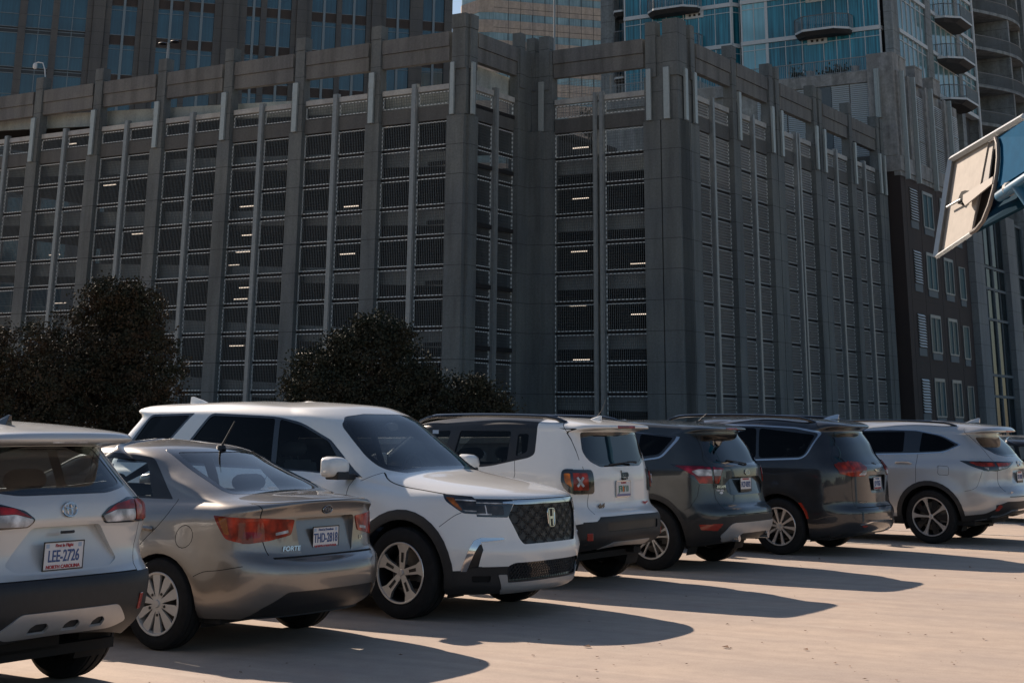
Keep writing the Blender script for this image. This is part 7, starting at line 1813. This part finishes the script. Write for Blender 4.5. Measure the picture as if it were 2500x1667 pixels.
# ------------------------------------------------------------------ tilted sign board on a blue mast, right edge
def sign():
    def un(x, y, D):
        d = _fw + (x - 1250) / 3770 * _r2 - (y + 104.2) / 3770 * _u2; k = D / d.y; return Vector((d.x * k, d.y * k, H_CAM + d.z * k))
    root0 = un(2560, 560, 21); base = Vector((root0.x, root0.y, 0))
    root = thing('sign_board', 'tilted sign cabinet with a sunlit pale back panel and blue face on a blue mast', 'sign', base)
    L = lambda v: v - base
    A, B, Cc, D_ = un(2323, 392, 24), un(2431, 337, 22.4), un(2287, 627, 24), un(2372, 570, 22.4); E_, G_ = un(2640, 205, 19.6), un(2640, 330, 19.6)
    nrm = (B - A).cross(Cc - A).normalized()
    if nrm.y > 0: nrm = -nrm                                   # towards us
    th = nrm * -.10
    def pl(x, y, o=0.0):                                       # a point on the board's plane
        d = _fw + (x - 1250) / 3770 * _r2 - (y + 104.2) / 3770 * _u2; c0 = Vector((0, 0, H_CAM)); t = (A + nrm * o - c0).dot(nrm) / d.dot(nrm); return c0 + d * t
    def slab(name, px, o, t_, mat, par=root):
        q = [pl(x, y, o) for x, y in px]; n = len(q); m_ = MB()
        m_.add([L(p) for p in q] + [L(p - nrm * t_) for p in q], [tuple(range(n)), tuple(range(n, 2 * n))[::-1]] + [(i, (i + 1) % n, n + (i + 1) % n, n + i) for i in range(n)])
        return m_.build(name, mat, par, fix=True)
    edge = simple('sign_edge', (.40, .42, .42), .4, metal=.5); ribm = simple('sign_rib', (.17, .145, .125), .6); dk = simple('web_plate', (.055, .045, .038), .8)
    slab('back_panel', [(2324, 393), (2413, 346), (2371, 567), (2289, 624)], 0, .03, simple('plywood_pale', (.36, .32, .275), .75, var=.10))
    ribp = [(2431, 337), (2436, 352), (2437, 385), (2434, 420), (2427, 460), (2416, 500), (2400, 540), (2384, 560), (2371, 568)]
    slab('recess_panel', [(2413, 346)] + ribp, -.12, .03, dk)
    slab('web_plate', [(2418, 345), (2426, 342), (2411, 455), (2396, 462), (2388, 500), (2374, 562), (2371, 565), (2398, 440)], -.02, .02, ribm)
    fr = MB()
    for a_, b_, r_ in (((2322, 392), (2286, 628), .055), ((2322, 390), (2500, 285), .05), ((2287, 627), (2372, 570), .035)):
        p_, q_ = pl(*a_, .05), pl(*b_, .05); fr.tube([L(p_), L(p_ + (q_ - p_))], r_, 4)
    fr.build('metal_edge', edge, root)
    fr = MB(); fr.tube([L(pl(x, y, .06)) for x, y in ribp], .032, 8); fr.build('curved_rib', ribm, root, True)
    slab('tie_bar', [(2350, 492), (2351, 476), (2424, 431), (2422, 448), (2356, 502)], .10, .02, simple('tie_bar', (.36, .32, .28), .7))
    m_ = MB(); m_.tube([L(pl(2312, 506, .08)), L(pl(2346, 487, .08))], .018, 6); m_.build('tie_rod', edge, root)
    slab('dark_hole', [(2342, 478), (2347, 468), (2356, 465), (2366, 466), (2352, 476), (2350, 492), (2346, 500), (2338, 498), (2339, 488)], .06, .04, MT['gap'])  # black slab standing in for the shade of an open hole
    # blue face and its lower fascia
    blue = simple('sign_blue', (.003, .070, .15), .8, spec=.05, var=.1); m_ = MB(); q = [pl(2437, 335, .02), E_, G_, pl(2431, 462, .02)]
    m_.add([L(p) for p in q] + [L(p + th) for p in q], [(0, 1, 2, 3), (7, 6, 5, 4), (0, 4, 5, 1), (1, 5, 6, 2), (2, 6, 7, 3), (3, 7, 4, 0)]); m_.build('blue_face', blue, root)
    q = [un(2376, 566, 22.9), un(2434, 470, 22.9), un(2640, 380, 20.4), un(2640, 430, 20.4)]
    m_ = MB(); m_.add([L(p) for p in q] + [L(p - nrm * .06) for p in q], [(0, 1, 2, 3), (7, 6, 5, 4), (0, 4, 5, 1), (1, 5, 6, 2), (2, 6, 7, 3), (3, 7, 4, 0)]); m_.build('lower_fascia', simple('sign_navy', (.004, .028, .05), .85, spec=.05), root)
    m_ = MB(); J = un(2482, 452, 21.2); m_.tube([L(J), L(un(2560, 560, 21)), Vector((0, 0, 0))], [.075, .10, .14], 12); m_.tube([L(un(2440, 480, 22)), L(J), L(un(2560, 400, 20.5))], .075, 12); m_.build('mast', simple('mast_blue', (.012, .10, .19), .5, var=.25), root, True)
    m_ = MB(); m_.lathe([(0, .10), (.07, .10), (.10, .0), (.085, -.12), (0, -.13)], lambda a, b, d: L(un(2463, 462, 21.6) + Vector((a, d * .6, b))), 12); m_.build('clamp', simple('clamp', (.30, .28, .26), .6, var=.3), root)
sign()
def dark_sedan():
    # only its roof shows beyond the silver one; the same sedan body in near-black
    src = bpy.data.objects['parked_sedan']; col = C
    def cp(o, par):
        c = o.copy(); col.objects.link(c); c.parent = par
        for h in list(o.children): cp(h, c)
        return c
    r = cp(src, None); r['label'] = 'near-black sedan parked at the right edge behind the silver sport utility'
    P = paint('paint_black', (.012, .013, .016), metal=.3)
    place_car(r, 7.1, 30.3)
    drop = [o for o in r.children_recursive if o.name.split('.')[0] in ('license_plate', 'maker_badge', 'model_badge', 'trim_badge', 'badge_letters', 'badge_ring', 'plate_number', 'plate_state', 'plate_motto', 'plate_sticker', 'plate_frame')]
    for o in drop: bpy.data.objects.remove(o)
    for o in r.children_recursive:
        if o.type == 'MESH' and any(m_ and m_.name.startswith('paint_bronze') for m_ in o.data.materials):
            o.data = o.data.copy(); o.data.materials[0] = P
dark_sedan()
